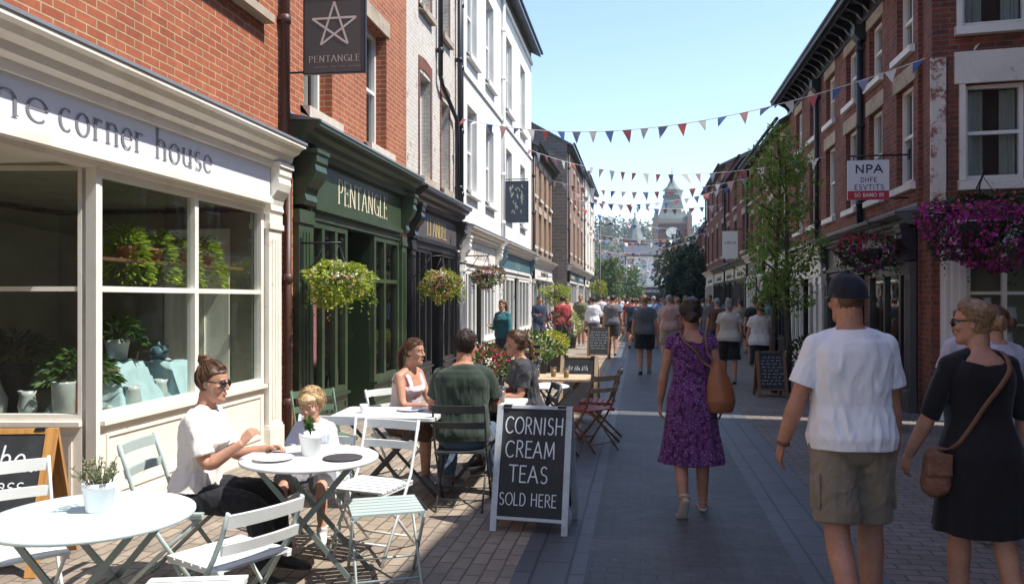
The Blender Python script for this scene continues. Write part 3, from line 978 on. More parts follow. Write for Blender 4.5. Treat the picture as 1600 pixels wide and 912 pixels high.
# ---- green shop
L2 = thing("shop_building", "orange brick building above a dark green shopfront with cream lettering", "building", (-4, 0, 0), LEFT, "buildings along the left of the street")
w = MB(); wall_mesh(w, 8.62, 13.4, 3.4, 10.2, 8, [(9.12, 10.02, 4.0, 5.85), (11.35, 12.3, 4.0, 5.85), (9.12, 10.02, 7.0, 8.6), (11.35, 12.3, 7.0, 8.6)], 0.2)
w.build("wall", M['brick_orange'], L2)
for a, b_, c, d_ in [(9.12, 10.02, 4.0, 5.85), (11.35, 12.3, 4.0, 5.85), (9.12, 10.02, 7.0, 8.6), (11.35, 12.3, 7.0, 8.6)]:
    sash(L2, a, b_, c, d_, y=0.2, sill='stone_pale', lintel='stone', sill_h=0.17, sill_p=0.12, bars=False)
gable_roof(L2, 8.62, 13.4, 10.2, 8, 2.4)
fa = fascia(L2, 9.24, 12.86, 2.82, 3.38, 'green', 'green', y=-0.07)
t = MB(); lettering(t, "PENTANGLE", 10.05, 2.93, 0.31, -0.073, 'serif', 0.10, width=2.05, gap=0.16)
t.build("lettering", M['letter_cream'], fa)
cornice(L2, 8.68, 13.2, 3.74, 'green', 0.38, 0.36)
for a, b_ in ((8.80, 9.22), (12.88, 13.14)):
    corbel(L2, a + 0.04, b_ - 0.04, 2.78, 3.37, 'green', 0.28)
    pilaster(L2, a, b_, 2.72, 'green', 0.08)
hd = MB(); hd.box(9.22, -0.05, 2.64, 12.88, 0.08, 2.76); hd.build("window_head", M['green'], L2)
shop_window(L2, 9.22, 10.50, 0.42, 2.64, [9.66, 10.10], [], 'green', y=0.0, t=0.085)
shop_window(L2, 11.62, 12.88, 0.42, 2.64, [12.15], [1.95], 'green', y=0.0, t=0.085)
stall_riser(L2, 9.22, 10.50, 0.42, 'green_dk', 2)
stall_riser(L2, 11.62, 12.88, 0.42, 'green_dk', 2)
door_leaf(L2, 10.56, 11.56, 2.02, 'green_dk', y=0.42)
f = MB(); f.box(10.50, 0.40, 2.04, 11.62, 0.47, 2.12); f.box(10.50, 0.40, 0, 10.56, 0.47, 2.64); f.box(11.56, 0.40, 0, 11.62, 0.47, 2.64)
fl = f.build("door_frame", M['green_dk'], L2)
p = MB(); p.quad((10.56, 0.44, 2.12), (11.56, 0.44, 2.12), (11.56, 0.44, 2.64), (10.56, 0.44, 2.64)); p.build("fanlight", M['glass'], fl)
f = MB()
f.quad((10.505, 0.05, 0), (10.505, 0.40, 0), (10.505, 0.40, 2.64), (10.505, 0.05, 2.64)); f.quad((11.615, 0.40, 0), (11.615, 0.05, 0), (11.615, 0.05, 2.64), (11.615, 0.40, 2.64))
f.build("door_reveal", M['green_dk'], L2)
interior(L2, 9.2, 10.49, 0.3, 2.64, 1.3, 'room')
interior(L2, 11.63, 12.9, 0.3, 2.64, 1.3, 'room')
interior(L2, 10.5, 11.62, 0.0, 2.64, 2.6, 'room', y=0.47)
q = MB(); q.box(8.625, -0.01, 0, 8.79, 0.06, 3.4); q.build("brick_pier", M['brick_orange'], L2)
lower_box(L2, 8.63, 13.4, 8, 3.4, 'brick_orange')

# ---- whitewashed brick over the black shop
L3 = thing("shop_building", "flaking whitewashed brick building above a black shopfront", "building", (-4, 0, 0), LEFT, "buildings along the left of the street")
ops = [(14.25, 15.0, 3.95, 5.85), (15.85, 16.5, 3.95, 5.75), (14.25, 15.0, 7.1, 8.9), (15.85, 16.5, 7.1, 8.9)]
w = MB(); wall_mesh(w, 13.4, 17.3, 3.4, 10.2, 8, ops, 0.2)
w.build("wall", M['brick_white'], L3)
for a, b_, c, d_ in ops:
    sash(L3, a, b_, c, d_, y=0.2, sill='stone', lintel=None, sill_h=0.14, sill_p=0.10, bars=False)
    k = MB(); k.box(a - 0.11, -0.012, c - 0.1, a - 0.002, 0.0, d_ + 0.05); k.box(b_ + 0.002, -0.012, c - 0.1, b_ + 0.11, 0.0, d_ + 0.05)
    n_ = 9
    for i in range(n_):
        xa = a - 0.11 + (b_ - a + 0.22) * i / n_; xb = a - 0.11 + (b_ - a + 0.22) * (i + 1) / n_
        k.box(xa + 0.006, -0.014, d_ + 0.05 + 0.03 * math.sin(math.pi * (i + 0.5) / n_), xb - 0.006, 0.0, d_ + 0.27 + 0.05 * math.sin(math.pi * (i + 0.5) / n_))
    k.build("brick_surround", M['brick_red'], L3)
gable_roof(L3, 13.4, 17.3, 10.2, 8, 2.4)
drainpipe(L3, 17.12, 3.6, 10.0, 'iron', y=-0.10, r=0.055)
drainpipe(L3, 15.45, 6.1, 10.0, 'iron', y=-0.09, r=0.05)
k = MB(); k.tube([(15.45, -0.09, 6.1), (15.6, -0.09, 5.95), (16.85, -0.09, 5.55), (16.95, -0.09, 5.3), (16.95, -0.09, 3.6)], 0.045, 8); k.build("waste_pipe", M['iron'], L3)
fa = fascia(L3, 13.75, 16.95, 2.78, 3.32, 'dusty_black', 'black', y=-0.06)
t = MB(); lettering(t, "LI ANDEL", 14.55, 2.88, 0.30, -0.063, 'serif', 0.13, width=1.5, gap=0.12); t.build("lettering", M['gold'], fa)
cornice(L3, 13.5, 17.2, 3.68, 'black', 0.36, 0.36)
for a, b_ in ((13.46, 13.72), (16.94, 17.2)):
    corbel(L3, a + 0.02, b_ - 0.02, 2.74, 3.30, 'black', 0.26)
    pilaster(L3, a, b_, 2.70, 'black', 0.08)
hd = MB(); hd.box(13.72, -0.05, 2.60, 16.94, 0.08, 2.72); hd.build("window_head", M['black'], L3)
shop_window(L3, 13.72, 15.0, 0.42, 2.60, [14.15, 14.58], [], 'black', y=0.0, t=0.07)
shop_window(L3, 15.9, 16.94, 0.42, 2.60, [16.42], [], 'black', y=0.0, t=0.07)
stall_riser(L3, 13.72, 15.0, 0.42, 'black', 2); stall_riser(L3, 15.9, 16.94, 0.42, 'black', 2)
door_leaf(L3, 15.0, 15.9, 2.55, 'black', y=0.3)
interior(L3, 13.7, 16.96, 0.0, 2.6, 2.4, 'room')
lower_box(L3, 13.41, 17.3, 8, 3.4, 'brick_white')

# ---- tall white building with two shops
L4 = thing("shop_building", "tall white rendered building with rows of sash windows over a cream and a teal shop", "building", (-4, 0, 0), LEFT, "buildings along the left of the street")
ops = []
for xc in (18.9, 21.2, 24.4, 27.3):
    ops += [(xc - 0.55, xc + 0.55, 4.25, 6.25), (xc - 0.55, xc + 0.55, 7.45, 9.65)]
w = MB(); wall_mesh(w, 17.3, 29.5, 3.4, 10.9, 8, ops, 0.16)
w.build("wall", M['render_white'], L4)
for i, (a, b_, c, d_) in enumerate(ops):
    sash(L4, a, b_, c, d_, y=0.16, sill='render_white', inside='blind', bars=False, sill_h=0.16, sill_p=0.12)
gable_roof(L4, 17.3, 29.5, 10.95, 8, 2.2, over=0.35, chims=((29.0, 0.9, 1.0),))
gable_ends(L4, 17.3, 29.5, 10.95, 8, 2.2, 'render_white')
gutter(L4, 17.25, 29.55, 10.80, y=-0.40)
st = MB(); st.box(17.3, -0.05, 6.86, 29.5, -0.001, 6.95); st.box(17.3, -0.07, 10.35, 29.5, -0.001, 10.47); st.build("string_course", M['render_white'], L4)
drainpipe(L4, 23.0, 3.4, 10.7, 'white_paint', r=0.05, hopper=False)
dp = drainpipe(L4, 17.42, 3.5, 10.7, 'black', r=0.05, hopper=False)
for (x0, x1, fm, trim, lm, txt, wpaint) in ((17.5, 22.0, 'off_white', 'off_white', 'wood_brown', "tAlleton", 'white_paint'), (22.5, 29.0, 'teal', 'off_white', 'letter_cream', "TO", 'white_paint')):
    fa = fascia(L4, x0 + 0.3, x1 - 0.3, 2.55, 3.05, fm, trim, y=-0.06)
    t = MB(); wd = 1.9 if len(txt) > 3 else 0.9
    lettering(t, txt, (x0 + x1) / 2 - wd / 2, 2.65, 0.26, -0.063, 'serif', 0.11, width=wd, gap=0.14); t.build("lettering", M[lm], fa)
    cornice(L4, x0, x1, 3.36, trim, 0.34, 0.30)
    for a, b_ in ((x0 + 0.02, x0 + 0.3), (x1 - 0.3, x1 - 0.02)):
        corbel(L4, a + 0.03, b_ - 0.03, 2.5, 3.05, trim if fm != 'teal' else 'teal', 0.24)
        pilaster(L4, a, b_, 2.45, wpaint, 0.08)
    hd = MB(); hd.box(x0 + 0.3, -0.05, 2.36, x1 - 0.3, 0.08, 2.47); hd.build("window_head", M[wpaint], L4)
    xm = (x0 + x1) / 2
    shop_window(L4, x0 + 0.3, xm - 0.5, 0.62, 2.36, [x0 + 0.3 + (xm - 0.8 - x0) * k for k in (0.34, 0.67)], [], wpaint, y=0.0, t=0.1)
    shop_window(L4, xm + 0.5, x1 - 0.3, 0.62, 2.36, [xm + 0.5 + (x1 - 0.8 - xm) * k for k in (0.34, 0.67)], [], wpaint, y=0.0, t=0.1)
    stall_riser(L4, x0 + 0.3, xm - 0.5, 0.62, wpaint, 2); stall_riser(L4, xm + 0.5, x1 - 0.3, 0.62, wpaint, 2)
    door_leaf(L4, xm - 0.5, xm + 0.5, 2.3, wpaint, y=0.3)
    interior(L4, x0 + 0.3, x1 - 0.3, 0.0, 2.36, 2.2, 'room_olive')
pr = MB(); pr.box(22.0, -0.012, 0, 22.5, 0.0, 3.4); pr.box(29.0, -0.012, 0, 29.5, 0.0, 3.4); pr.box(17.3, -0.012, 0, 17.5, 0, 3.4); pr.build("pier", M['render_white'], L4)
lower_box(L4, 17.31, 29.5, 8, 3.4, 'render_white')

# ---- row further along, each simpler as it recedes
def terrace(label, side, y0, y1, xf, H, wmat, floors, ncol, shop, sign, D=7.0, rise=2.0, roof='slate', chims=(), group=None, endmat=None, win_w=0.85,
            paint='white_paint', lint='stone', awning=None, zsh=3.3, ov=0.28, gut=True, at=None):
    """a shop building; side -1 stands on the left facing +x, +1 on the right facing -x"""
    L = y1 - y0
    b = thing("shop_building", label, "building", (xf, y0 if side < 0 else y1, 0), LEFT if side < 0 else RIGHT, group)
    if at: b.location = (at[0], at[1], 0); b.rotation_euler = (0, 0, at[2])
    ops = []
    for z0, z1 in floors:
        for i in range(ncol):
            c = L * (i + 0.5) / ncol
            ops.append((c - win_w / 2, c + win_w / 2, z0, z1))
    w = MB(); wall_mesh(w, 0, L, zsh, H, D, ops, 0.13)
    w.build("wall", M[wmat], b)
    for k, (a, b_, c, d) in enumerate(ops):
        sash(b, a, b_, c, d, paint=paint, far=True, inside='pale' if (k * 7) % 3 else 'dark', sill='stone_pale', lintel=lint, bars=False, sill_h=0.14)
    gable_roof(b, 0, L, H, D, rise, roof, over=ov, chims=chims)
    gable_ends(b, 0, L, H, D, rise, endmat or wmat)
    if gut: gutter(b, 0, L, H - 0.12, y=-ov - 0.05)
    drainpipe(b, 0.18, 0.2, H - 0.2, 'iron')
    if endmat:
        for xx in (-0.006, L + 0.006):
            e = MB()
            e.add([(xx, 0.0, 0.0), (xx, D, 0.0), (xx, D, H - 0.02), (xx, 0.0, H - 0.02)], [(0, 1, 2, 3)])
            e.build("end_wall", M[endmat], b)
    n = len(shop)
    for i, (fm, pm) in enumerate(shop):
        a, c = L * i / n + 0.1, L * (i + 1) / n - 0.1
        fa = fascia(b, a + 0.25, c - 0.25, 2.5, 3.0, fm, pm)
        t = MB(); wd = min(2.0, (c - a) * 0.5)
        scribble(t, (a + c) / 2 - wd / 2, (a + c) / 2 + wd / 2, 2.62, 0.24, -0.066)
        t.build("lettering", M[sign], fa)
        cornice(b, a, c, zsh - 0.02, pm, 0.3, 0.28)
        pilaster(b, a, a + 0.24, 2.44, pm); pilaster(b, c - 0.24, c, 2.44, pm)
        m = (a + c) / 2
        shop_window(b, a + 0.25, m - 0.45, 0.55, 2.44, [(a + 0.25 + m - 0.45) / 2], [], pm, y=0.0, t=0.09)
        shop_window(b, m + 0.45, c - 0.25, 0.55, 2.44, [(c - 0.25 + m + 0.45) / 2], [], pm, y=0.0, t=0.09)
        stall_riser(b, a + 0.25, m - 0.45, 0.55, pm, 1); stall_riser(b, m + 0.45, c - 0.25, 0.55, pm, 1)
        door_leaf(b, m - 0.45, m + 0.45, 2.4, pm, y=0.25)
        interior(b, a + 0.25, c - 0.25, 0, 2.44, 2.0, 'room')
    lower_box(b, 0.004, L - 0.004, D, zsh, wmat)
    return b
GL = "buildings along the left of the street"
GR = "buildings along the right of the street"
terrace("low tan brick shop building beside the tall white one with a white sign", -1, 29.55, 36.5, -4, 7.6, 'brick_tan', [(3.75, 5.1), (5.7, 6.9)], 4, [('off_white', 'off_white')], 'iron', group=GL, rise=1.7, chims=((5.8, 0.7, 0.8),))
terrace("brown brick shop building jutting forward with a dark grey stone end wall", -1, 36.55, 47.0, -3.3, 8.9, 'brick_brown', [(3.9, 5.5), (6.4, 8.0)], 4, [('grey_paint', 'off_white'), ('teal', 'off_white')], 'chalk', group=GL, endmat='brick_grey', rise=2.2, D=7.7, chims=((0.6, 0.8, 0.9),))
terrace("farthest brick and cream shop building on the left, just before the street trees", -1, 47.05, 58.5, -3.3, 9.3, 'render_cream', [(3.9, 5.6), (6.6, 8.3)], 4, [('off_white', 'off_white'), ('teal', 'teal')], 'iron', group=GL, rise=1.9, D=7.7, chims=((10.8, 0.8, 0.8),))

# ================================================================== RIGHT SIDE: facades on x = 4, local x runs towards the camera
R1 = thing("shop_building", "long red brick building with dark eaves over a grey shopfront and a white one", "building", (4, 22.6, 0), RIGHT, GR)
LR = 22.6 - 12.46
def ry(Y): return 22.6 - Y
ops = []
for Y in (13.05, 14.6, 16.2, 17.9, 19.6, 21.3):
    ops += [(ry(Y) - 0.40, ry(Y) + 0.40, 3.42, 4.90), (ry(Y) - 0.38, ry(Y) + 0.38, 5.45, 6.42)]
w = MB(); wall_mesh(w, 0, LR, 2.9, 7.15, 7, ops, 0.11)
w.build("wall", M['brick_red'], R1)
for a, b_, c, d_ in ops:
    sash(R1, a, b_, c, d_, y=0.11, sill='white_worn', lintel='stone', inside='blind' if c > 5 else 'curtain', sill_h=0.13, sill_p=0.08, lint_h=0.26)
gable_roof(R1, 0, LR, 7.26, 7, 1.9, over=0.48, chims=((1.2, 1.0, 0.9), (7.5, 1.0, 0.9)))
gable_ends(R1, 0, LR, 7.26, 7, 1.9, 'brick_red')
e = MB(); e.box(0, -0.40, 6.86, LR, -0.37, 7.02); e.box(0, -0.37, 6.97, LR, 0, 6.99)
e.box(0, -0.06, 6.62, LR, -0.001, 6.96)
for i in range(24):
    xx = LR * (i + 0.5) / 24
    e.prism_x([(-0.062, 6.96), (-0.34, 6.96), (-0.33, 6.90), (-0.16, 6.80), (-0.062, 6.68)], xx - 0.04, xx + 0.04)
e.build("eaves", M['black'], R1)
gutter(R1, 0, LR, 7.04, y=-0.46)
drainpipe(R1, ry(15.3), 2.9, 6.6, 'iron', r=0.06)
drainpipe(R1, ry(18.9), 2.9, 6.6, 'iron', r=0.05)
# grey shopfront
X0, X1 = ry(18.1), ry(12.5)
fa = fascia(R1, X0 + 0.28, X1 - 0.28, 2.28, 2.72, 'grey_paint', 'grey_paint')
t = MB(); lettering(t, "J.ARMS", X0 + 0.75, 2.37, 0.26, -0.063, 'serif', 0.12, width=1.5, gap=0.14); t.build("lettering", M['letter_cream'], fa); t = MB(); lettering(t, "BA", X1 - 1.15, 2.37, 0.28, -0.063, 'serif', 0.16, width=0.5, gap=0.14); t.build("lettering", M['letter_cream'], fa)
cornice(R1, X0, X1, 2.98, 'grey_paint', 0.30, 0.26)
for a, b_ in ((X0 + 0.02, X0 + 0.28), (X1 - 0.28, X1 - 0.02)):
    corbel(R1, a, b_, 2.24, 2.72, 'black', 0.22); pilaster(R1, a, b_, 2.22, 'grey_paint')
hd = MB(); hd.box(X0 + 0.28, -0.05, 2.12, X1 - 0.28, 0.08, 2.2); hd.build("window_head", M['grey_paint'], R1)
shop_window(R1, X0 + 0.28, X0 + 2.1, 0.5, 2.12, [X0 + 0.9, X0 + 1.5], [], 'black', y=0.0, t=0.08)
shop_window(R1, X0 + 3.2, X1 - 0.28, 0.5, 2.12, [X0 + 4.1, X0 + 4.9], [], 'black', y=0.0, t=0.08)
stall_riser(R1, X0 + 0.28, X0 + 2.1, 0.5, 'black', 2); stall_riser(R1, X0 + 3.2, X1 - 0.28, 0.5, 'black', 3)
pr = MB(); pr.box(X0 + 2.1, -0.03, 0, X0 + 2.35, 0.06, 2.12); pr.box(X0 + 2.95, -0.03, 0, X0 + 3.2, 0.06, 2.12); pr.build("brick_pier", M['brick_red'], R1)
door_leaf(R1, X0 + 2.35, X0 + 2.95, 2.1, 'black', y=0.25)
interior(R1, X0 + 0.28, X1 - 0.28, 0, 2.12, 2.4, 'room')
# white shopfront beyond it
X0, X1 = 0.1, ry(18.25)
fa = fascia(R1, X0 + 0.3, X1 - 0.3, 2.22, 2.66, 'off_white', 'off_white')
t = MB(); scribble(t, X0 + 1.2, X0 + 2.8, 2.34, 0.2, -0.066); t.build("lettering", M['iron'], fa)
cornice(R1, X0, X1, 2.96, 'white_worn', 0.30, 0.28)
for a, b_ in ((X0, X0 + 0.28), (X1 - 0.3, X1 - 0.02), (X1 - 0.85, X1 - 0.6)):
    pilaster(R1, a, b_, 2.16, 'white_worn', 0.10)
shop_window(R1, X0 + 0.3, X0 + 1.5, 0.5, 2.16, [X0 + 0.9], [], 'white_worn', y=0.0, t=0.09)
shop_window(R1, X0 + 2.5, X1 - 0.88, 0.5, 2.16, [], [], 'white_worn', y=0.0, t=0.09)
stall_riser(R1, X0 + 0.3, X0 + 1.5, 0.5, 'white_worn', 1); stall_riser(R1, X0 + 2.5, X1 - 0.3, 0.5, 'white_worn', 2)
door_leaf(R1, X0 + 1.5, X0 + 2.5, 2.1, 'off_white', y=0.25)
interior(R1, X0 + 0.3, X1 - 0.3, 0, 2.16, 2.2, 'room')
lower_box(R1, 0.0, LR, 7, 2.9, 'brick_red')
# the end of the same building, looking down the street: own facade frame in building coordinates
R0 = thing("shop_building", "red brick corner building with white window surrounds behind the purple flower basket", "building", (4.0, 11.9, 0), R(-6), GR)
ops = [(0.42, 1.16, 3.30, 4.62), (0.38, 1.20, 5.42, 6.9)]
w = MB(); wall_mesh(w, 0, 6.2, 2.75, 7.6, 0.56, ops, 0.12); w.build("wall", M['brick_red'], R0)
sash(R0, 0.42, 1.16, 3.30, 4.62, y=0.12, sill='white_worn', sill_h=0.14, sill_p=0.10, bars=False)
sash(R0, 0.38, 1.20, 5.42, 6.9, y=0.12, sill='white_paint', sill_h=0.14, sill_p=0.12, bars=False)
k = MB()
k.box(0.34, -0.03, 3.30, 0.418, 0.0, 4.62); k.box(1.162, -0.03, 3.30, 1.24, 0.0, 4.62)
k.box(0.28, -0.045, 4.623, 1.34, 0.0, 5.06)
k.box(0.31, -0.03, 5.42, 0.378, 0.0, 6.9); k.box(1.202, -0.03, 5.42, 1.27, 0.0, 6.9)
k.build("window_surround", M['white_worn'], R0)
k = MB(); k.box(-0.02, -0.05, 2.76, 0.17, 0.0, 5.0); k.build("corner_quoin", M['white_peel'], R0)
k = MB(); k.box(-0.01, -0.02, 0, 0.10, 0.56, 2.75); k.build("brick_pier", M['brick_red'], R0)
k = MB(); k.box(0.10, -0.06, 0, 0.42, 0.1, 2.4); k.box(0.06, -0.09, 0, 0.46, 0.1, 0.3); k.box(0.06, -0.09, 2.28, 0.46, 0.1, 2.4)
for i in range(3): k.box(0.15 + i * 0.09, -0.072, 0.4, 0.19 + i * 0.09, -0.06, 2.2)
k.build("pilaster", M['white_paint'], R0)
k = MB(); k.box(0.10, -0.10, 2.4, 6.0, 0.0, 2.75); k.build("fascia", M['off_white'], R0)
shop_window(R0, 0.42, 1.35, 0.6, 2.4, [0.9], [1.75], 'off_white', y=0.02, t=0.06)
stall_riser(R0, 0.42, 1.35, 0.6, 'off_white', 1)
k = MB(); k.box(1.35, -0.05, 0, 1.9, 0.1, 2.4); k.build("stone_pier", M['stone'], R0)
k = MB(); k.box(1.9, -0.03, 0, 6.2, 0.3, 2.4); k.build("shop_wall", M['brick_red'], R0)
k = MB(); k.box(0.42, 0.42, 0.0, 1.35, 0.44, 2.4); k.build("shop_interior", M['room_olive'], R0)
k = MB()
for zz in (0.95, 1.30): k.box(0.48, 0.10, zz, 1.3, 0.38, zz + 0.02)
k.build("display_shelf", M['white_paint'], R0)
gable_roof(R0, -0.15, 6.3, 7.62, 0.56, 0.1, over=0.35)

terrace("two storey red brick shop building behind the street tree", 1, 22.65, 31.0, 4, 6.7, 'brick_red', [(3.5, 4.7), (5.2, 6.2)], 4, [('black', 'off_white'), ('off_white', 'black')], 'chalk', group=GR, rise=2.0, chims=((1.0, 0.9, 0.9), (7.2, 0.9, 0.8)))
terrace("red brick shop building with a stepped chimney, beyond the street tree", 1, 31.05, 39.0, 4, 7.2, 'brick_red', [(3.6, 5.0), (5.6, 6.8)], 3, [('off_white', 'black'), ('off_white', 'grey_paint')], 'iron', group=GR, rise=2.1, chims=((0.8, 0.9, 1.1),))
terrace("taller red brick shop building with white signs on the far right", 1, 39.05, 50.0, 4, 8.2, 'brick_red', [(3.8, 5.4), (6.2, 7.6)], 4, [('off_white', 'off_white'), ('off_white', 'black')], 'iron', group=GR, rise=1.6, chims=((10.2, 0.8, 1.3), (0.9, 0.8, 0.8)))
terrace("farthest red brick building on the right, half hidden by dark trees", 1, 50.05, 64.0, 4.3, 6.6, 'brick_red', [(3.6, 4.9), (5.3, 6.3)], 4, [('off_white', 'black'), ('black', 'black')], 'chalk', group=GR, rise=1.8, chims=((3, 0.8, 0.8),))

# tall building just outside the frame, nearer on the right: it shades this end of the street
RN = thing("brick_building", "tall brick building on the near right across the side passage", "building", (5.25, 10.95, 0), R(-90 - 5), GR)
w = MB(); wall_mesh(w, 0, 26, 0, 9.6, 9, [], 0.1); w.build("wall", M['brick_red'], RN)
gable_roof(RN, 0, 26, 9.6, 9, 2.5, over=0.05)
gable_ends(RN, 0, 26, 9.6, 9, 2.5, 'brick_red')
for i in range(4):
    sash(RN, 2 + i * 5, 3 + i * 5, 3.6, 5.2, y=-0.06, sill='stone', far=True)
# ================================================================== far end of the street
GF = "buildings closing the far end of the street"
terrace("small white rendered building closing the far end of the street", -1, 0, 6.4, 0, 7.3, 'render_white', [(3.6, 4.8), (5.4, 6.6)], 4, [('grey_paint', 'black')], 'chalk', group=GF, rise=1.4, at=(-2.0, 101, 0))
terrace("pale gabled building with a grey roof to the right of the small white one", -1, 0, 6.0, 0, 6.4, 'render_cream', [(3.6, 4.8)], 3, [('black', 'grey_paint')], 'chalk', group=GF, rise=2.4, at=(4.5, 106, 0))
terrace("low brick building with a slate roof behind the lamp post at the far end", -1, 0, 8.0, 0, 5.2, 'brick_brown', [(3.5, 4.6)], 4, [('off_white', 'grey_paint')], 'iron', group=GF, rise=2.2, at=(-10.2, 98, 0))
terrace("brick building with a slate roof at the far right end, behind the dark trees", -1, 0, 9.0, 0, 6.6, 'brick_red', [(3.5, 4.8)], 4, [('black', 'grey_paint')], 'chalk', group=GF, rise=2.4, at=(10.6, 99, 0))

M['copper'] = plain("weathered verdigris copper", (0.105, 0.135, 0.125), 0.6, 0.25, 0.8, 0.2, dirt=(0.06, 0.07, 0.07))
M['tower_brick'] = brick("dark tower brick", (0.11, 0.05, 0.042), (0.085, 0.04, 0.035), (0.11, 0.085, 0.075), bmp=0.4, dark=0.6)
def pyramid(mb, cx, cy, z0, w0, z1, w1, n=4, m=0, off=45):
    rings = []
    for z, w_ in ((z0, w0), (z1, w1)):
        rings.append([(cx + w_ * math.cos(R(off + 360 * k / n)), cy + w_ * math.sin(R(off + 360 * k / n)), z) for k in range(n)])
    mb.loft(rings, m, True, False)
T = thing("clock_tower", "tall brick clock tower with a stepped green copper roof and spike", "tower", (5.9, 153, 0), 0); TW = T
k = MB(); k.box(-2.6, -2.6, 0, 2.6, 2.6, 15.6)
k.build("tower_wall", M['tower_brick'], T)
k = MB()
for z in (9.5, 12.2, 15.6): k.box(-2.7, -2.7, z, 2.7, 2.7, z + 0.35)
for a in (-1, 1):
    for b_ in (-1, 1):
        k.box(a * 2.5 - 0.35, b_ * 2.5 - 0.35, 12.5, a * 2.5 + 0.35, b_ * 2.5 + 0.35, 16.8)
k.build("stone_band", M['brick_brown'], T)
for a, b_ in ((-2.5, -2.5), (2.5, -2.5), (-2.5, 2.5), (2.5, 2.5)):
    k = MB(); pyramid(k, a, b_, 16.8, 0.5, 18.6, 0.03); k.build("pinnacle", M['copper'], T)
k = MB(); pyramid(k, 0, 0, 15.96, 3.7, 16.6, 3.5); pyramid(k, 0, 0, 16.6, 3.45, 17.6, 2.75); pyramid(k, 0, 0, 17.6, 2.75, 19.2, 2.15); pyramid(k, 0, 0, 19.2, 2.15, 20.9, 1.72); pyramid(k, 0, 0, 20.9, 1.95, 21.15, 1.95); pyramid(k, 0, 0, 21.15, 1.25, 22.1, 1.2, 8, 0, 22); pyramid(k, 0, 0, 22.1, 1.5, 22.9, 0.8, 8, 0, 22); pyramid(k, 0, 0, 22.9, 0.8, 24.6, 0.08, 8, 0, 22)
k.build("roof", M['copper'], T)
k = MB(); k.tube([(0, 0, 24), (0, 0, 26.6)], [0.09, 0.03], 6); k.ellipsoid((0, 0, 24.6), (0.22, 0.22, 0.22), 8, 5); k.build("spike", M['iron'], T)
k = MB(); k.lathe([(1.0, 0), (1.0, 0.1)], 24, (0, 0, 0)); cf = k.build("clock_face", M['off_white'], T, (0, -2.52, 14.0)); cf.rotation_euler = (R(90), 0, 0)
for a in (-1.2, 0, 1.2):
    k = MB(); k.box(a - 0.3, -2.56, 10.2, a + 0.3, -2.5, 11.8); k.build("louvre", M['iron'], T)
TW.scale = (1.22, 1.22, 1.0)
T = thing("turret", "small turret with a pointed green copper roof, left of the clock tower", "turret", (-0.9, 141, 0), 0)
k = MB(); k.lathe([(1.45, 0), (1.45, 11.6), (1.75, 11.7), (1.75, 12.0)], 10); k.build("turret_wall", M['tower_brick'], T)
k = MB(); k.lathe([(1.8, 12.0), (1.2, 13.2), (0.6, 14.8), (0.08, 16.2)], 10, smooth=False); k.build("roof", M['copper'], T)
k = MB(); k.tube([(0, 0, 16), (0, 0, 17.6)], [0.08, 0.03], 6); k.ellipsoid((0, 0, 16.5), (0.18, 0.18, 0.18), 8, 5); k.build("finial", M['iron'], T)

# hills and woods behind
k = MB()
nx, ny = 40, 12
def hill_h(x, y):
    a = 33 * math.exp(-((x + 75) / 95) ** 2) + 20 * math.exp(-((x - 60) / 60) ** 2)
    e = min(1.0, max(0.0, (y - 190) / 130))
    return a * e * e * (3 - 2 * e) + 1.2 * mnoise.noise(Vector((x * 0.03, y * 0.03, 0)))
rows = []
for j in range(ny + 1):
    y = 185 + 265 * j / ny
    rows.append([(-255 + 510 * i / nx, y, hill_h(-255 + 510 * i / nx, y) - 0.5) for i in range(nx + 1)])
k.loft(rows, 0, False, True, closed=False)
tag(k.build("hills", M['earth']), kind='structure')

def leaf(mb, p, size, d=None, m=0, asp=0.55, fold=0.25):
    a = Vector((rnd.gauss(0, 1), rnd.gauss(0, 1), rnd.gauss(0, 1))) if d is None else Vector(d)
    if a.length < 1e-6: a = Vector((1, 0, 0))
    a.normalize()
    b = a.cross(Vector((rnd.gauss(0, 1), rnd.gauss(0, 1), rnd.gauss(0, 1))))
    if b.length < 1e-6: b = a.orthogonal()
    b.normalize()
    n = a.cross(b)
    s = size * rnd.uniform(0.65, 1.25)
    p = Vector(p)
    o = len(mb.v)
    mb.v.extend([tuple(p), tuple(p + a * s * 0.5 + b * s * asp * 0.5 + n * s * fold * 0.4), tuple(p + a * s), tuple(p + a * s * 0.5 - b * s * asp * 0.5 + n * s * fold * 0.4)])
    mb.f.append((o, o + 1, o + 2)); mb.f.append((o, o + 2, o + 3))
    mb.m.extend([m, m]); mb.s.extend([False, False])

def in_ball(bias=0.5):
    while True:
        v = Vector((rnd.uniform(-1, 1), rnd.uniform(-1, 1), rnd.uniform(-1, 1)))
        r = v.length
        if 0.01 < r <= 1.0:
            return v * (r ** (bias) / r)

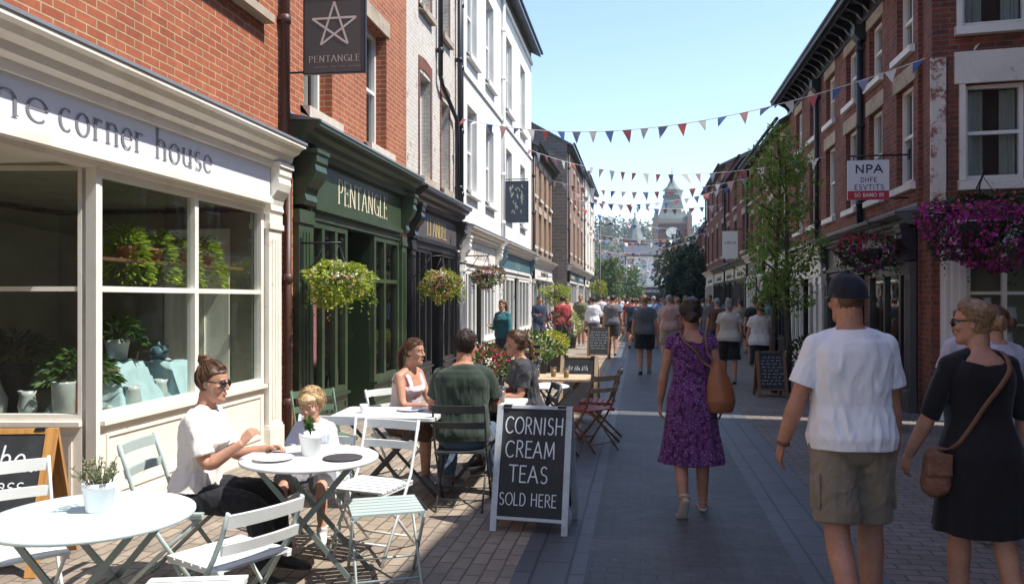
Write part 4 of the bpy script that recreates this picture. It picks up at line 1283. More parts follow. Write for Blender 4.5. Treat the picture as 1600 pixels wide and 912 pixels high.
M['leaf_far'] = leafy("distant woodland leaves", [(0.030, 0.055, 0.022), (0.055, 0.085, 0.03), (0.075, 0.10, 0.04), (0.10, 0.115, 0.05)], trans=0.2)
M['leaf_tree'] = leafy("fresh street tree leaves", [(0.09, 0.16, 0.02), (0.18, 0.30, 0.04), (0.24, 0.38, 0.05), (0.10, 0.19, 0.025), (0.32, 0.42, 0.09)], trans=0.45)
M['leaf_dark'] = leafy("dark street tree leaves", [(0.015, 0.032, 0.012), (0.03, 0.055, 0.016), (0.045, 0.075, 0.02)], trans=0.2)
M['leaf_mid'] = leafy("mid green leaves", [(0.04, 0.08, 0.02), (0.08, 0.15, 0.03), (0.12, 0.20, 0.04)], trans=0.35)
M['leaf_lime'] = leafy("lime green leaves", [(0.16, 0.25, 0.02), (0.30, 0.40, 0.03), (0.42, 0.48, 0.05), (0.10, 0.19, 0.02)], trans=0.4)
M['leaf_sage'] = leafy("sage grey green leaves", [(0.17, 0.20, 0.10), (0.25, 0.28, 0.15), (0.12, 0.15, 0.07), (0.33, 0.30, 0.20)], trans=0.3)
M['bark'] = plain("grey brown bark", (0.085, 0.065, 0.05), 0.9, 0.3, 12, 0.6)
k = MB()
for i in range(620):
    x = rnd.uniform(-190, 140); y = rnd.uniform(230, 330)
    z = hill_h(x, y)
    r_ = rnd.uniform(3.0, 6.0)
    for j in range(64):
        v = in_ball(0.4)
        leaf(k, (x + v.x * r_, y + v.y * r_, z + r_ * 0.7 + v.z * r_ * 0.8), 1.35, asp=0.8)
tag(k.build("woodland", M['leaf_far']), "dark green wood covering the hillside beyond the rooftops", "woodland", kind='stuff')

# ------------------------------------------------------------------ trees
def tree(name, label, loc, h, crown, leafmat, n, lsize, trunk_r=0.06, limbs=9, z0=0.35, group=None, twin=False, clumps=22, clump_r=0.33):
    t = thing(name, label, "tree", loc, 0, group)
    k = MB()
    tips = []
    base = [(0, 0)] if not twin else [(-0.07, 0.0), (0.16, 0.08)]
    for bx, by in base:
        pts = []
        px, py = bx, by
        for i in range(7):
            pts.append((px, py, h * 0.93 * i / 6 - 0.05))
            px += rnd.uniform(-0.05, 0.05) * h / 5; py += rnd.uniform(-0.05, 0.05) * h / 5
        k.tube(pts, [trunk_r * (1.15 - 0.95 * i / 6) for i in range(7)], 9)
        for i in range(limbs):
            f = z0 + (0.92 - z0) * (i + rnd.random()) / limbs
            q = f * 6
            i0 = min(5, int(q)); fr_ = q - i0
            a = Vector(pts[i0]).lerp(Vector(pts[i0 + 1]), fr_)
            ang = rnd.uniform(0, 6.28)
            ln = crown[0] * rnd.uniform(0.55, 1.0) * (1.0 - 0.55 * max(0, f - 0.5))
            up = rnd.uniform(0.35, 1.1) * ln
            mid = a + Vector((math.cos(ang) * ln * 0.5, math.sin(ang) * ln * 0.5, up * 0.35))
            end = a + Vector((math.cos(ang) * ln, math.sin(ang) * ln, up))
            k.tube([a, mid, end], [trunk_r * 0.42 * (1.2 - f), trunk_r * 0.28, trunk_r * 0.08], 6)
            tips += [mid, end, a.lerp(end, 0.75)]
    k.build("trunk", M['bark'], t)
    c = MB()
    zc = h * (z0 + 1.0) / 2 + 0.02 * h; rz = h * (1.0 - z0) / 2
    cl = [(p, clump_r * rnd.uniform(0.7, 1.2)) for p in tips]
    for i in range(clumps):
        v = in_ball(0.45)
        wd = 1.0 - 0.45 * max(0.0, v.z)
        cl.append((Vector((v.x * crown[0] * wd, v.y * crown[1] * wd, zc + v.z * rz)), clump_r * rnd.uniform(0.6, 1.25)))
    for i in range(n):
        p, r_ = cl[rnd.randrange(len(cl))]
        v = in_ball(0.6) * r_
        leaf(c, (p.x + v.x, p.y + v.y, p.z + v.z), lsize, (v.x, v.y, v.z - 0.3 * r_))
    c.build("crown", M[leafmat], t)
    return t
tree("street_tree", "slender street tree with fresh light green leaves in front of the red brick buildings", (2.45, 14.9, 0), 5.0, (0.68, 0.68), 'leaf_tree', 5600, 0.076, 0.055, 13, 0.30, twin=True, clumps=30, clump_r=0.21)
GT = "trees standing in the far part of the street"
tree("street_tree", "dark bushy tree at the far right, biggest of the far trees", (2.9, 60, 0), 6.0, (1.5, 1.5), 'leaf_dark', 5200, 0.30, 0.11, 10, 0.25, GT, clumps=40, clump_r=0.7)
tree("street_tree", "dark tree just behind the biggest far tree on the right", (3.6, 70, 0), 6.4, (1.5, 1.5), 'leaf_dark', 3600, 0.34, 0.11, 9, 0.3, GT, clumps=30, clump_r=0.8)
tree("street_tree", "small reddish dark tree against the farthest red brick building", (3.6, 52, 0), 4.6, (1.0, 1.0), 'leaf_dark', 1900, 0.24, 0.09, 8, 0.3, GT, clumps=20, clump_r=0.5)
tree("street_tree", "narrow mid green tree on the left beside the tall lamp post", (-2.2, 64, 0), 5.0, (0.75, 0.75), 'leaf_mid', 2200, 0.24, 0.08, 8, 0.2, GT, clumps=22, clump_r=0.42)
tree("street_tree", "bushy mid green tree at the left beyond the farthest cream shop", (-3.6, 68, 0), 5.4, (1.3, 1.3), 'leaf_mid', 2600, 0.28, 0.09, 8, 0.2, GT, clumps=24, clump_r=0.6)
tree("street_tree", "low sunlit tree left of centre, in front of the small white building", (-0.9, 76, 0), 5.0, (0.9, 0.9), 'leaf_mid', 2000, 0.26, 0.08, 8, 0.15, GT, clumps=20, clump_r=0.5)

# ------------------------------------------------------------------ lamp post
T = thing("lamp_post", "tall dark lamp post with two short arms near the far left trees", "lamp post", (-2.95, 60.0, 0))
k = MB(); k.tube([(0, 0, 0), (0, 0, 1.0), (0, 0, 1.05), (0, 0, 7.9)], [0.11, 0.10, 0.07, 0.055], 10); k.build("post", M['iron'], T)
k = MB(); k.tube([(-0.75, 0, 7.35), (0.75, 0, 7.25)], 0.045, 8); k.build("cross_arm", M['iron'], T)
for a in (-0.8, 0.8):
    k = MB(); k.lathe([(0.05, 0.12), (0.16, 0.0), (0.14, -0.06), (0.05, -0.08)], 10, (a, 0, 7.3)); k.build("lamp_head", M['iron'], T)

# ------------------------------------------------------------------ furniture
M['aqua_white'] = plain("pale aqua table enamel", (0.56, 0.68, 0.71), 0.45, 0.04, 4, 0.1, dirt=(0.50, 0.60, 0.62))
M['chair_white'] = peeling("chipped white chair paint", (0.68, 0.71, 0.70), (0.22, 0.15, 0.10), 0.66, 0.70, 14.0, 0.5)
M['chair_aqua'] = peeling("chipped pale grey green chair paint", (0.42, 0.50, 0.48), (0.18, 0.14, 0.10), 0.65, 0.69, 14.0, 0.5)
M['leg_grey'] = plain("grey green leg enamel", (0.16, 0.20, 0.19), 0.45, 0.15, 9, 0.15)
M['chair_dark'] = plain("dark grey chair enamel", (0.045, 0.05, 0.052), 0.45, 0.2, 9, 0.15)
M['chair_olive'] = plain("sage green chair enamel", (0.11, 0.17, 0.11), 0.5, 0.15, 9, 0.15)
M['chair_red'] = plain("red chair seat enamel", (0.30, 0.035, 0.03), 0.5, 0.15, 9, 0.15)

def make_chair(label, loc, rz, mat, legmat=None, seatmat=None, group="folding cafe chairs", slats=2, backless=False, low=0.0):
    t = thing("folding_stool" if backless else "folding_chair", label, "stool" if backless else "chair", loc, rz, group)
    lm = M[legmat or mat]
    s = MB()
    for i in range(6):
        y = -0.165 + i * 0.068
        s.box(-0.205, y - 0.028, 0.445, 0.205, y + 0.028, 0.457)
    s.box(-0.20, -0.195, 0.425, -0.175, 0.205, 0.445); s.box(0.175, -0.195, 0.425, 0.20, 0.205, 0.445)
    s.build("seat", M[seatmat or mat], t)
    for sx in (-1, 1):
        k = MB()
        if backless:
            k.tube([(sx * 0.20, -0.19, 0.43), (sx * 0.20, 0.20, 0)], 0.010, 8)
        else:
            k.tube([(sx * 0.205, -0.27, 0.845 - low), (sx * 0.205, -0.225, 0.70 - low * 0.7), (sx * 0.205, -0.16, 0.50), (sx * 0.205, -0.02, 0.30), (sx * 0.205, 0.21, 0.0)], (0.014, 0.009), 8, side=(0, 1, 0))
        k.build("leg", lm, t)
        k = MB(); k.tube([(sx * 0.182, 0.19, 0.43), (sx * 0.182, 0.0, 0.26), (sx * 0.182, -0.27, 0.0)], (0.013, 0.008), 8, side=(0, 1, 0)); k.build("leg", lm, t)
    k = MB(); k.tube([(-0.20, 0.13, 0.105), (0.20, 0.13, 0.105)], 0.007, 6); k.tube([(-0.18, -0.19, 0.08), (0.18, -0.19, 0.08)], 0.007, 6); k.build("stretcher", lm, t)
    if not backless:
        b = MB()
        for z, hh, yy in ((0.805, 0.060, -0.262), (0.675, 0.050, -0.224))[:slats]:
            n = 8
            for sgn in (0,):
                r0 = []
                for i in range(n + 1):
                    x = -0.21 + 0.42 * i / n
                    yb = yy - 0.022 * (1 - (x / 0.21) ** 2); zl = z - low
                    r0.append([(x, yb - 0.006, zl - hh / 2), (x, yb + 0.006, zl - hh / 2), (x, yb + 0.006, zl + hh / 2), (x, yb - 0.018, zl + hh / 2)])
                b.loft(r0, 0, True, False)
        b.build("backrest", M[mat], t)
    return t

def round_table(label, loc, rz, r=0.41, top='aqua_white', legs='leg_grey', h=0.74):
    t = thing("round_table", label, "table", loc, rz, "cafe tables on the pavement")
    k = MB(); k.lathe([(r - 0.02, -0.022), (r - 0.004, -0.020), (r, -0.014), (r, -0.004), (r - 0.008, 0.0), (0.002, 0.0005)], 56, (0, 0, h)); k.build("tabletop", M[top], t)
    for y, sg in ((-0.20, 1), (0.20, 1), (-0.17, -1), (0.17, -1)):
        k = MB(); k.bar((-sg * 0.33, y * 1.15, 0), (sg * 0.27, y, h - 0.022), 0.012, 0.028, side=(0, 1, 0)); k.build("leg", M[legs], t)
    k = MB()
    for x in (-0.27, 0.27): k.tube([(x, -0.2, h - 0.03), (x, 0.2, h - 0.03)], 0.010, 8)
    k.tube([(-0.24, -0.22, 0.11), (-0.24, 0.22, 0.11)], 0.008, 8); k.tube([(0.0, -0.20, 0.40), (0.0, 0.20, 0.40)], 0.008, 8)
    k.build("stretcher", M[legs], t)
    return t

def square_table(label, loc, rz, w=0.7, d=0.7, top='chair_white', legs='chair_dark', h=0.74):
    t = thing("square_table", label, "table", loc, rz, "cafe tables on the pavement")
    k = MB()
    c = 0.05
    ring = []
    for cx, cy, a0 in ((w / 2 - c, d / 2 - c, 0), (-w / 2 + c, d / 2 - c, 90), (-w / 2 + c, -d / 2 + c, 180), (w / 2 - c, -d / 2 + c, 270)):
        for i in range(5):
            a = R(a0 + 90 * i / 4); ring.append((cx + c * math.cos(a), cy + c * math.sin(a)))
    k.loft([[(x, y, h - 0.028) for x, y in ring], [(x, y, h - 0.004) for x, y in ring], [(x * 0.992, y * 0.992, h) for x, y in ring]], 0, True, False)
    k.build("tabletop", M[top], t)
    for sy in (-1, 1):
        for sg in (-1, 1):
            k = MB(); k.bar((-sg * w * 0.40, sy * (d * 0.36 + 0.012 * sg), 0), (sg * w * 0.36, sy * (d * 0.36 + 0.012 * sg), h - 0.028), 0.012, 0.025, side=(0, 1, 0)); k.build("leg", M[legs], t)
    return t

def face(dx, dy):
    """turn so that local +y points along (dx, dy)"""
    return math.atan2(-dx, dy)

round_table("pale blue round table nearest the camera, with a grey leafed pot plant on it", (-2.33, 3.12, 0), R(9), 0.415)
round_table("round white table between the woman with a bun and the child", (-1.92, 4.46, 0), R(12), 0.40, 'chair_white')
square_table("white rectangular table in front of the woman in the vest top", (-2.02, 6.32, 0), R(4), 0.86, 0.62)
square_table("dark edged table in the middle of the group of three, holding their drinks", (-1.38, 7.08, 0), R(2), 0.72, 0.66, 'chair_white')
round_table("little round white table behind the chalkboard, nearest the wooden one", (-1.02, 8.55, 0), R(20), 0.27, 'chair_white', 'chair_dark')
square_table("pale wooden table with orange drinks behind the chalkboard", (-0.98, 9.55, 0), R(3), 0.80, 0.66, 'wood_pale', 'wood_brown')

make_chair("pale grey green folding chair standing empty between the two round tables", (-1.93, 3.56, 0), face(-0.90, 0.44), 'chair_white', 'chair_aqua', low=0.12)
make_chair("white folding chair at the bottom left edge, beside the wooden chalkboard", (-2.98, 3.42, 0), face(0.75, -0.62), 'chair_white')
make_chair("white slatted stool seat cut off by the bottom of the picture", (-1.84, 3.03, 0), R(15), 'chair_white', backless=True)
make_chair("pale grey folding chair carrying the woman with the bun", (-2.66, 4.34, 0), face(0.99, 0.12), 'chair_aqua', 'chair_aqua')
make_chair("white folding chair carrying the small child", (-2.17, 5.12, 0), face(0.05, -1), 'chair_white')
make_chair("empty white folding chair just right of the child", (-1.74, 5.03, 0), face(-0.22, -0.97), 'chair_white')
make_chair("pale grey slatted stool in the sunlight right of the round white table", (-1.48, 4.52, 0), R(25), 'chair_aqua', 'chair_aqua', backless=True)
make_chair("dark grey folding chair carrying the man in the green shirt", (-1.42, 6.36, 0), face(-0.08, 1), 'chair_dark')
make_chair("white folding chair carrying the woman in the vest top", (-2.12, 6.98, 0), face(0.75, -0.45), 'chair_white')
make_chair("dark folding chair carrying the person in the charcoal shirt", (-1.06, 7.72, 0), face(-0.95, -0.30), 'chair_dark')
make_chair("empty sage green chair against the green shopfront behind the child", (-2.74, 6.72, 0), face(0.75, -0.65), 'chair_olive')
make_chair("brown framed chair with a red seat, nearer of the pair behind the chalkboard", (-0.56, 8.95, 0), face(-0.75, 0.65), 'wood_pale', 'wood_brown', 'chair_red')
make_chair("brown framed chair with a red seat, farther of the pair behind the chalkboard", (-0.50, 9.62, 0), face(-1, 0.05), 'wood_pale', 'wood_brown', 'chair_red')
make_chair("dark empty chair beside the far flower pots", (-1.75, 12.6, 0), face(0.3, 1), 'chair_dark')
make_chair("dark empty chair by the cream shop, farthest of the empty chairs", (-2.05, 14.2, 0), face(-0.3, -1), 'chair_dark')

# ------------------------------------------------------------------ chalkboards
def a_board(label, loc, rz, w, h, framemat, draw, spread=0.42, group="pavement chalkboards", fw=0.05, boardz=0.12, backmat=None, cat="chalkboard"):
    t = thing("pavement_sign", label, cat, loc, rz, group)
    lean = math.asin(spread / 2 / h)
    def side(y, a, front):
        f = MB()
        f.box(-w / 2, -0.014, 0, -w / 2 + fw, 0.014, h); f.box(w / 2 - fw, -0.014, 0, w / 2, 0.014, h)
        if fw > 0.04:
            f.box(-w / 2 + fw, -0.012, h - fw * 0.5, w / 2 - fw, 0.012, h - 0.001)
            f.box(-w / 2 + fw, -0.012, boardz, w / 2 - fw, 0.012, boardz + fw * 0.5)
        o = f.build("frame", M[framemat], t, (0, y, 0)); o.rotation_euler = (a, 0, 0)
        b = MB(); b.box(-w / 2 + fw, -0.006, boardz + fw * 0.5, w / 2 - fw, 0.006, h - fw * 0.5)
        bo = b.build("board", M['chalkboard'] if front else M[backmat or 'chalkboard'], o)
        return bo
    bo = side(-spread / 2, -lean, True)
    side(spread / 2, lean, False)
    k = MB(); draw(k)
    k.build("lettering", M['chalk'], bo)
    k = MB()
    for sx in (-1, 1): k.box(sx * w * 0.36 - 0.03, -0.022, h * math.cos(lean) - 0.012, sx * w * 0.36 + 0.03, 0.022, h * math.cos(lean) + 0.006)
    k.build("hinge", M['iron'], t)
    return t
def draw_teas(k):
    lettering(k, "CORNISH", -0.215, 0.700, 0.118, -0.008, 'mono', 0.085, width=0.435, gap=0.14, jit=0.015, slant=0.03)
    lettering(k, "CREAM", -0.205, 0.530, 0.115, -0.008, 'mono', 0.085, width=0.37, gap=0.14, jit=0.02, slant=0.03)
    lettering(k, "TEAS", -0.165, 0.355, 0.115, -0.008, 'mono', 0.085, width=0.285, gap=0.14, jit=0.02)
    lettering(k, "SOLD HERE", -0.225, 0.19, 0.085, -0.008, 'mono', 0.085, width=0.42, gap=0.13, jit=0.02)
a_board("grey framed black chalkboard reading CORNISH CREAM TEAS SOLD HERE", (-0.765, 5.86, 0), R(-5), 0.565, 0.905, 'frame_grey', draw_teas, 0.46, fw=0.045, boardz=0.085)
def draw_left(k):
    lettering(k, "the", -0.02, 0.63, 0.15, -0.008, 'mono', 0.085, width=0.21, gap=0.1, slant=0.15, jit=0.02)
    ribbon(k, [(0.20, 0.625), (0.22, 0.64), (0.24, 0.625), (0.26, 0.64), (0.275, 0.63)], lambda a, b: 0.012, -0.009)
    lettering(k, "class", -0.06, 0.50, 0.085, -0.008, 'mono', 0.095, width=0.27, gap=0.1, slant=0.15, jit=0.02)
a_board("orange pine framed chalkboard at the left edge by the corner shop's step", (-3.98, 4.45, 0), R(14), 0.72, 0.89, 'wood_orange', draw_left, 0.55, fw=0.065, boardz=0.16, backmat='wood_orange')
def rows(n, x, z0, z1, h):
    def d(k):
        for i in range(n):
            scribble(k, -x + rnd.uniform(0, 0.05), x - rnd.uniform(0, 0.1), z1 - (z1 - z0) * i / max(1, n - 1), h, -0.008)
    return d
a_board("grey chalkboard in a pale wooden frame behind the wooden table", (-0.82, 11.0, 0), R(-4), 0.52, 0.92, 'wood_pale', rows(1, 0.18, 0.7, 0.72, 0.07), 0.5, fw=0.05)
a_board("black chalkboard of small writing, farthest along the left pavement", (-1.15, 22.6, 0), R(-3), 0.62, 0.92, 'wood_brown', rows(7, 0.24, 0.3, 0.76, 0.035), 0.45)
a_board("black chalkboard of small writing beside the slender street tree", (2.22, 14.35, 0), R(5), 0.50, 0.80, 'wood_brown', rows(9, 0.18, 0.22, 0.68, 0.03), 0.44)

# ------------------------------------------------------------------ pots and table things
M['pot_white'] = plain("white glazed pot", (0.78, 0.79, 0.79), 0.35, 0.03, 6, 0.05)
M['soil'] = plain("dark potting soil", (0.03, 0.022, 0.016), 0.95, 0.3, 40, 0.5)
M['terracotta'] = plain("terracotta", (0.36, 0.14, 0.07), 0.8, 0.15, 8, 0.2)
M['planter_dark'] = plain("dark planter", (0.05, 0.045, 0.045), 0.7, 0.2, 8, 0.2)
def pot(parent, r, h, mat):
    k = MB(); k.lathe([(r * 0.72, 0), (r * 0.78, 0.004), (r * 0.96, h - 0.03 * h / 0.13), (r * 1.0, h - 0.028 * h / 0.13), (r * 1.03, h), (r * 0.92, h), (r * 0.90, h * 0.86)], 28); o = k.build("pot", M[mat], parent)
    s = MB(); s.lathe([(r * 0.895, h * 0.84), (0.002, h * 0.88)], 20); s.build("soil", M['soil'], o)
def table_plant(label, loc, kind):
    t = thing("potted_plant", label, "pot plant", loc, 0, "little white pots on the cafe tables")
    r, h = 0.068, 0.128
    pot(t, r, h, 'pot_white')
    k = MB(); st = MB()
    if kind == 'sage':
        for i in range(26):
            a = rnd.uniform(0, 6.28); q = rnd.uniform(0.0, 0.05); ln = rnd.uniform(0.05, 0.125); o = rnd.uniform(0.02, 0.085)
            p0 = Vector((q * math.cos(a), q * math.sin(a), h * 0.85)); p1 = p0 + Vector((o * math.cos(a), o * math.sin(a), ln))
            st.tube([p0, p0.lerp(p1, 0.5) + Vector((0, 0, 0.012)), p1], [0.0035, 0.003, 0.002], 5)
            for j in range(9):
                f = rnd.uniform(0.25, 1.0); leaf(k, p0.lerp(p1, f), 0.022, (rnd.gauss(0, 1), rnd.gauss(0, 1), 0.8), asp=0.5)
    else:
        for i in range(9):
            a = rnd.uniform(0, 6.28); o = rnd.uniform(0.0, 0.035); ln = rnd.uniform(0.06, 0.12)
            p0 = Vector((0, 0, h * 0.85)); p1 = p0 + Vector((o * math.cos(a), o * math.sin(a), ln))
            st.tube([p0, p1], [0.003, 0.0015], 5)
            for j in range(14):
                leaf(k, p0.lerp(p1, rnd.uniform(0.3, 1.0)), 0.026, (rnd.gauss(0, 1), rnd.gauss(0, 1), 0.5), asp=0.7)
    f = k.build("foliage", M['leaf_sage' if kind == 'sage' else 'leaf_mid'], t)
    st.build("stem", M['leaf_sage' if kind == 'sage' else 'leaf_mid'], f)
table_plant("white pot of stubby grey green stems on the nearest round table", (-2.33, 3.16, 0.7406), 'sage')
table_plant("white pot with a thin sprig of green on the table before the child", (-1.93, 4.50, 0.7406), 'sprig')
t = MB(); t.lathe([(0.001, 0.0), (0.10, 0.003), (0.115, 0.008), (0.11, 0.010), (0.001, 0.006)], 30)
M['slate_mat'] = plain("dark slate", (0.045, 0.042, 0.045), 0.7, 0.3, 12, 0.3)
tag(t.build("slate_plate", M['slate_mat'], None, (-1.70, 4.42, 0.7408)), "dark slate plate lying on the right side of the white round table", "plate")
def cup(label, loc, mat, r=0.032, h=0.09, liquid=None):
    t = thing("drinking_glass", label, "glass", loc, 0, "drinks on the cafe tables")
    k = MB(); k.lathe([(r * 0.75, 0), (r, h), (r * 0.93, h), (r * 0.68, 0.006)], 16); k.build("tumbler", M[mat], t)
    if liquid:
        k = MB(); k.lathe([(r * 0.66, 0.008), (r * 0.86, h * 0.72), (0.001, h * 0.72)], 16); k.build("drink", M[liquid], t)
M['orange_drink'] = plain("orange drink", (0.55, 0.22, 0.04), 0.3, 0.05, 5, 0)
M['cola'] = plain("dark drink", (0.05, 0.015, 0.01), 0.2, 0.1, 5, 0)
M['pink_drink'] = plain("pink drink", (0.55, 0.14, 0.16), 0.3, 0.05, 5, 0)
cup("orange drink on the pale wooden table, nearer the kerb", (-0.86, 9.42, 0.7406), 'glass', liquid='orange_drink', r=0.04, h=0.12)
cup("orange drink on the pale wooden table, at its middle", (-1.02, 9.50, 0.7406), 'glass', liquid='orange_drink', r=0.04, h=0.12)
cup("dark drink on the pale wooden table", (-1.20, 9.40, 0.7406), 'glass', liquid='cola', r=0.035, h=0.15)
cup("tall pink drink on the group's table near the man's right hand", (-1.22, 7.06, 0.7406), 'glass', liquid='pink_drink', r=0.034, h=0.15)
cup("clear tumbler before the woman in the vest top", (-1.66, 6.46, 0.7406), 'glass', liquid=None)
cup("white cup on the white rectangular table, left end", (-2.22, 6.24, 0.7406), 'pot_white', r=0.035, h=0.07)
cup("white cup on the group's table", (-1.55, 6.95, 0.7406), 'pot_white', r=0.035, h=0.07)
t = MB(); t.lathe([(0.05, 0.0), (0.06, 0.004), (0.115, 0.014), (0.112, 0.018), (0.05, 0.007), (0.001, 0.007)], 28)
tag(t.build("plate", M['pot_white'], None, (-2.08, 4.32, 0.7406)), "white plate on the round table in front of the woman with the bun", "plate", "plates on the cafe tables")
t = MB(); t.lathe([(0.05, 0.0), (0.06, 0.004), (0.115, 0.014), (0.112, 0.018), (0.05, 0.007), (0.001, 0.007)], 28)
tag(t.build("plate", M['pot_white'], None, (-1.88, 6.42, 0.7406)), "white plate on the rectangular table before the woman in the vest top", "plate", "plates on the cafe tables")

# pots of flowers along the left pavement
def leafmat_flower(name, cols):
    return leafy(name, cols, 0.6, 0.3)
M['fl_pink'] = leafmat_flower("pink and red blossom", [(0.55, 0.05, 0.12), (0.62, 0.20, 0.28), (0.45, 0.03, 0.06), (0.70, 0.45, 0.45)])
M['fl_magenta'] = leafmat_flower("magenta petunia blossom", [(0.34, 0.015, 0.22), (0.50, 0.03, 0.36), (0.62, 0.08, 0.46), (0.42, 0.015, 0.18)])
M['fl_white'] = leafmat_flower("cream and white blossom", [(0.72, 0.70, 0.50), (0.75, 0.74, 0.66), (0.70, 0.62, 0.30)])
M['fl_red'] = leafmat_flower("red and pink geranium blossom", [(0.40, 0.015, 0.03), (0.50, 0.04, 0.10), (0.48, 0.05, 0.22)])
M['fl_yellow'] = leafmat_flower("yellow blossom", [(0.60, 0.45, 0.03), (0.66, 0.55, 0.12)])
def blossom(mb, p, s, m=0):
    p = Vector(p)
    d = Vector((rnd.gauss(0, 1), rnd.gauss(0, 1), rnd.gauss(0.2, 0.8)))
    d.normalize()
    a = d.orthogonal().normalized(); b = d.cross(a)
    n = 5
    o = len(mb.v)
    mb.v.append(tuple(p))
    for i in range(n * 2):
        an = math.pi * i / n
        rr = s * (1.0 if i % 2 == 0 else 0.55) * rnd.uniform(0.85, 1.1)
        mb.v.append(tuple(p + (a * math.cos(an) + b * math.sin(an)) * rr + d * (s * 0.35)))
    for i in range(n * 2):
        mb.f.append((o, o + 1 + i, o + 1 + (i + 1) % (n * 2))); mb.m.append(m); mb.s.append(False)
def planter(label, loc, r, h, leafm, flm, nl=420, nf=90, fh=0.45, potm='planter_dark', group="flower pots along the left pavement"):
    t = thing("flower_pot", label, "flower pot", loc, 0, group)
    pot(t, r, h, potm)
    k = MB(); f = MB()
    for i in range(nl):
        v = in_ball(0.5); leaf(k, (v.x * r * 1.5, v.y * r * 1.5, h + fh * 0.45 + v.z * fh * 0.55), 0.09, (v.x, v.y, v.z + 0.3))
    for i in range(nf):
        v = in_ball(0.15); blossom(f, (v.x * r * 1.55, v.y * r * 1.55, h + fh * 0.45 + abs(v.z) * fh * 0.6), 0.035)
    fo = k.build("foliage", M[leafm], t)
    f.build("blossom", M[flm], t)
planter("dark pot of red flowers, nearest of the pots by the cream shop", (-2.45, 13.3, 0), 0.20, 0.36, 'leaf_mid', 'fl_red')
planter("terracotta pot of pink flowers by the cream shop's door", (-2.9, 15.2, 0), 0.20, 0.34, 'leaf_mid', 'fl_pink', potm='terracotta')
planter("dark pot of tall leafy green with few white flowers", (-2.1, 16.4, 0), 0.22, 0.40, 'leaf_mid', 'fl_white', fh=0.55, nl=420, nf=40)
planter("pot of lime leaves and yellow flowers by the teal shop", (-2.0, 18.3, 0), 0.24, 0.42, 'leaf_lime', 'fl_yellow', fh=0.5)
planter("terracotta pot of red and pink flowers under the teal shop window", (-2.7, 19.6, 0), 0.24, 0.40, 'leaf_mid', 'fl_pink', fh=0.5, potm='terracotta')
planter("dark pot of bushy greenery, farthest of the pots on the left", (-2.2, 21.5, 0), 0.26, 0.45, 'leaf_dark', 'fl_red', fh=0.9)
planter("pot of white flowers outside the tan brick shop", (-2.4, 27.5, 0), 0.26, 0.45, 'leaf_lime', 'fl_white', fh=0.8)
planter("dark tub of evergreen leaves at the foot of the street tree", (2.95, 14.7, 0), 0.26, 0.40, 'leaf_dark', 'fl_red', nf=4, fh=0.6, group="tubs on the right pavement")
planter("pot of pale blue grey flowers outside the grey shopfront", (3.1, 11.2, 0), 0.17, 0.30, 'leaf_sage', 'fl_white', nf=30, fh=0.45, group="tubs on the right pavement")
planter("pale pot of pink flowers against the red brick pier", (3.35, 12.3, 0), 0.16, 0.34, 'leaf_mid', 'fl_pink', fh=0.5, potm='terracotta', group="tubs on the right pavement")

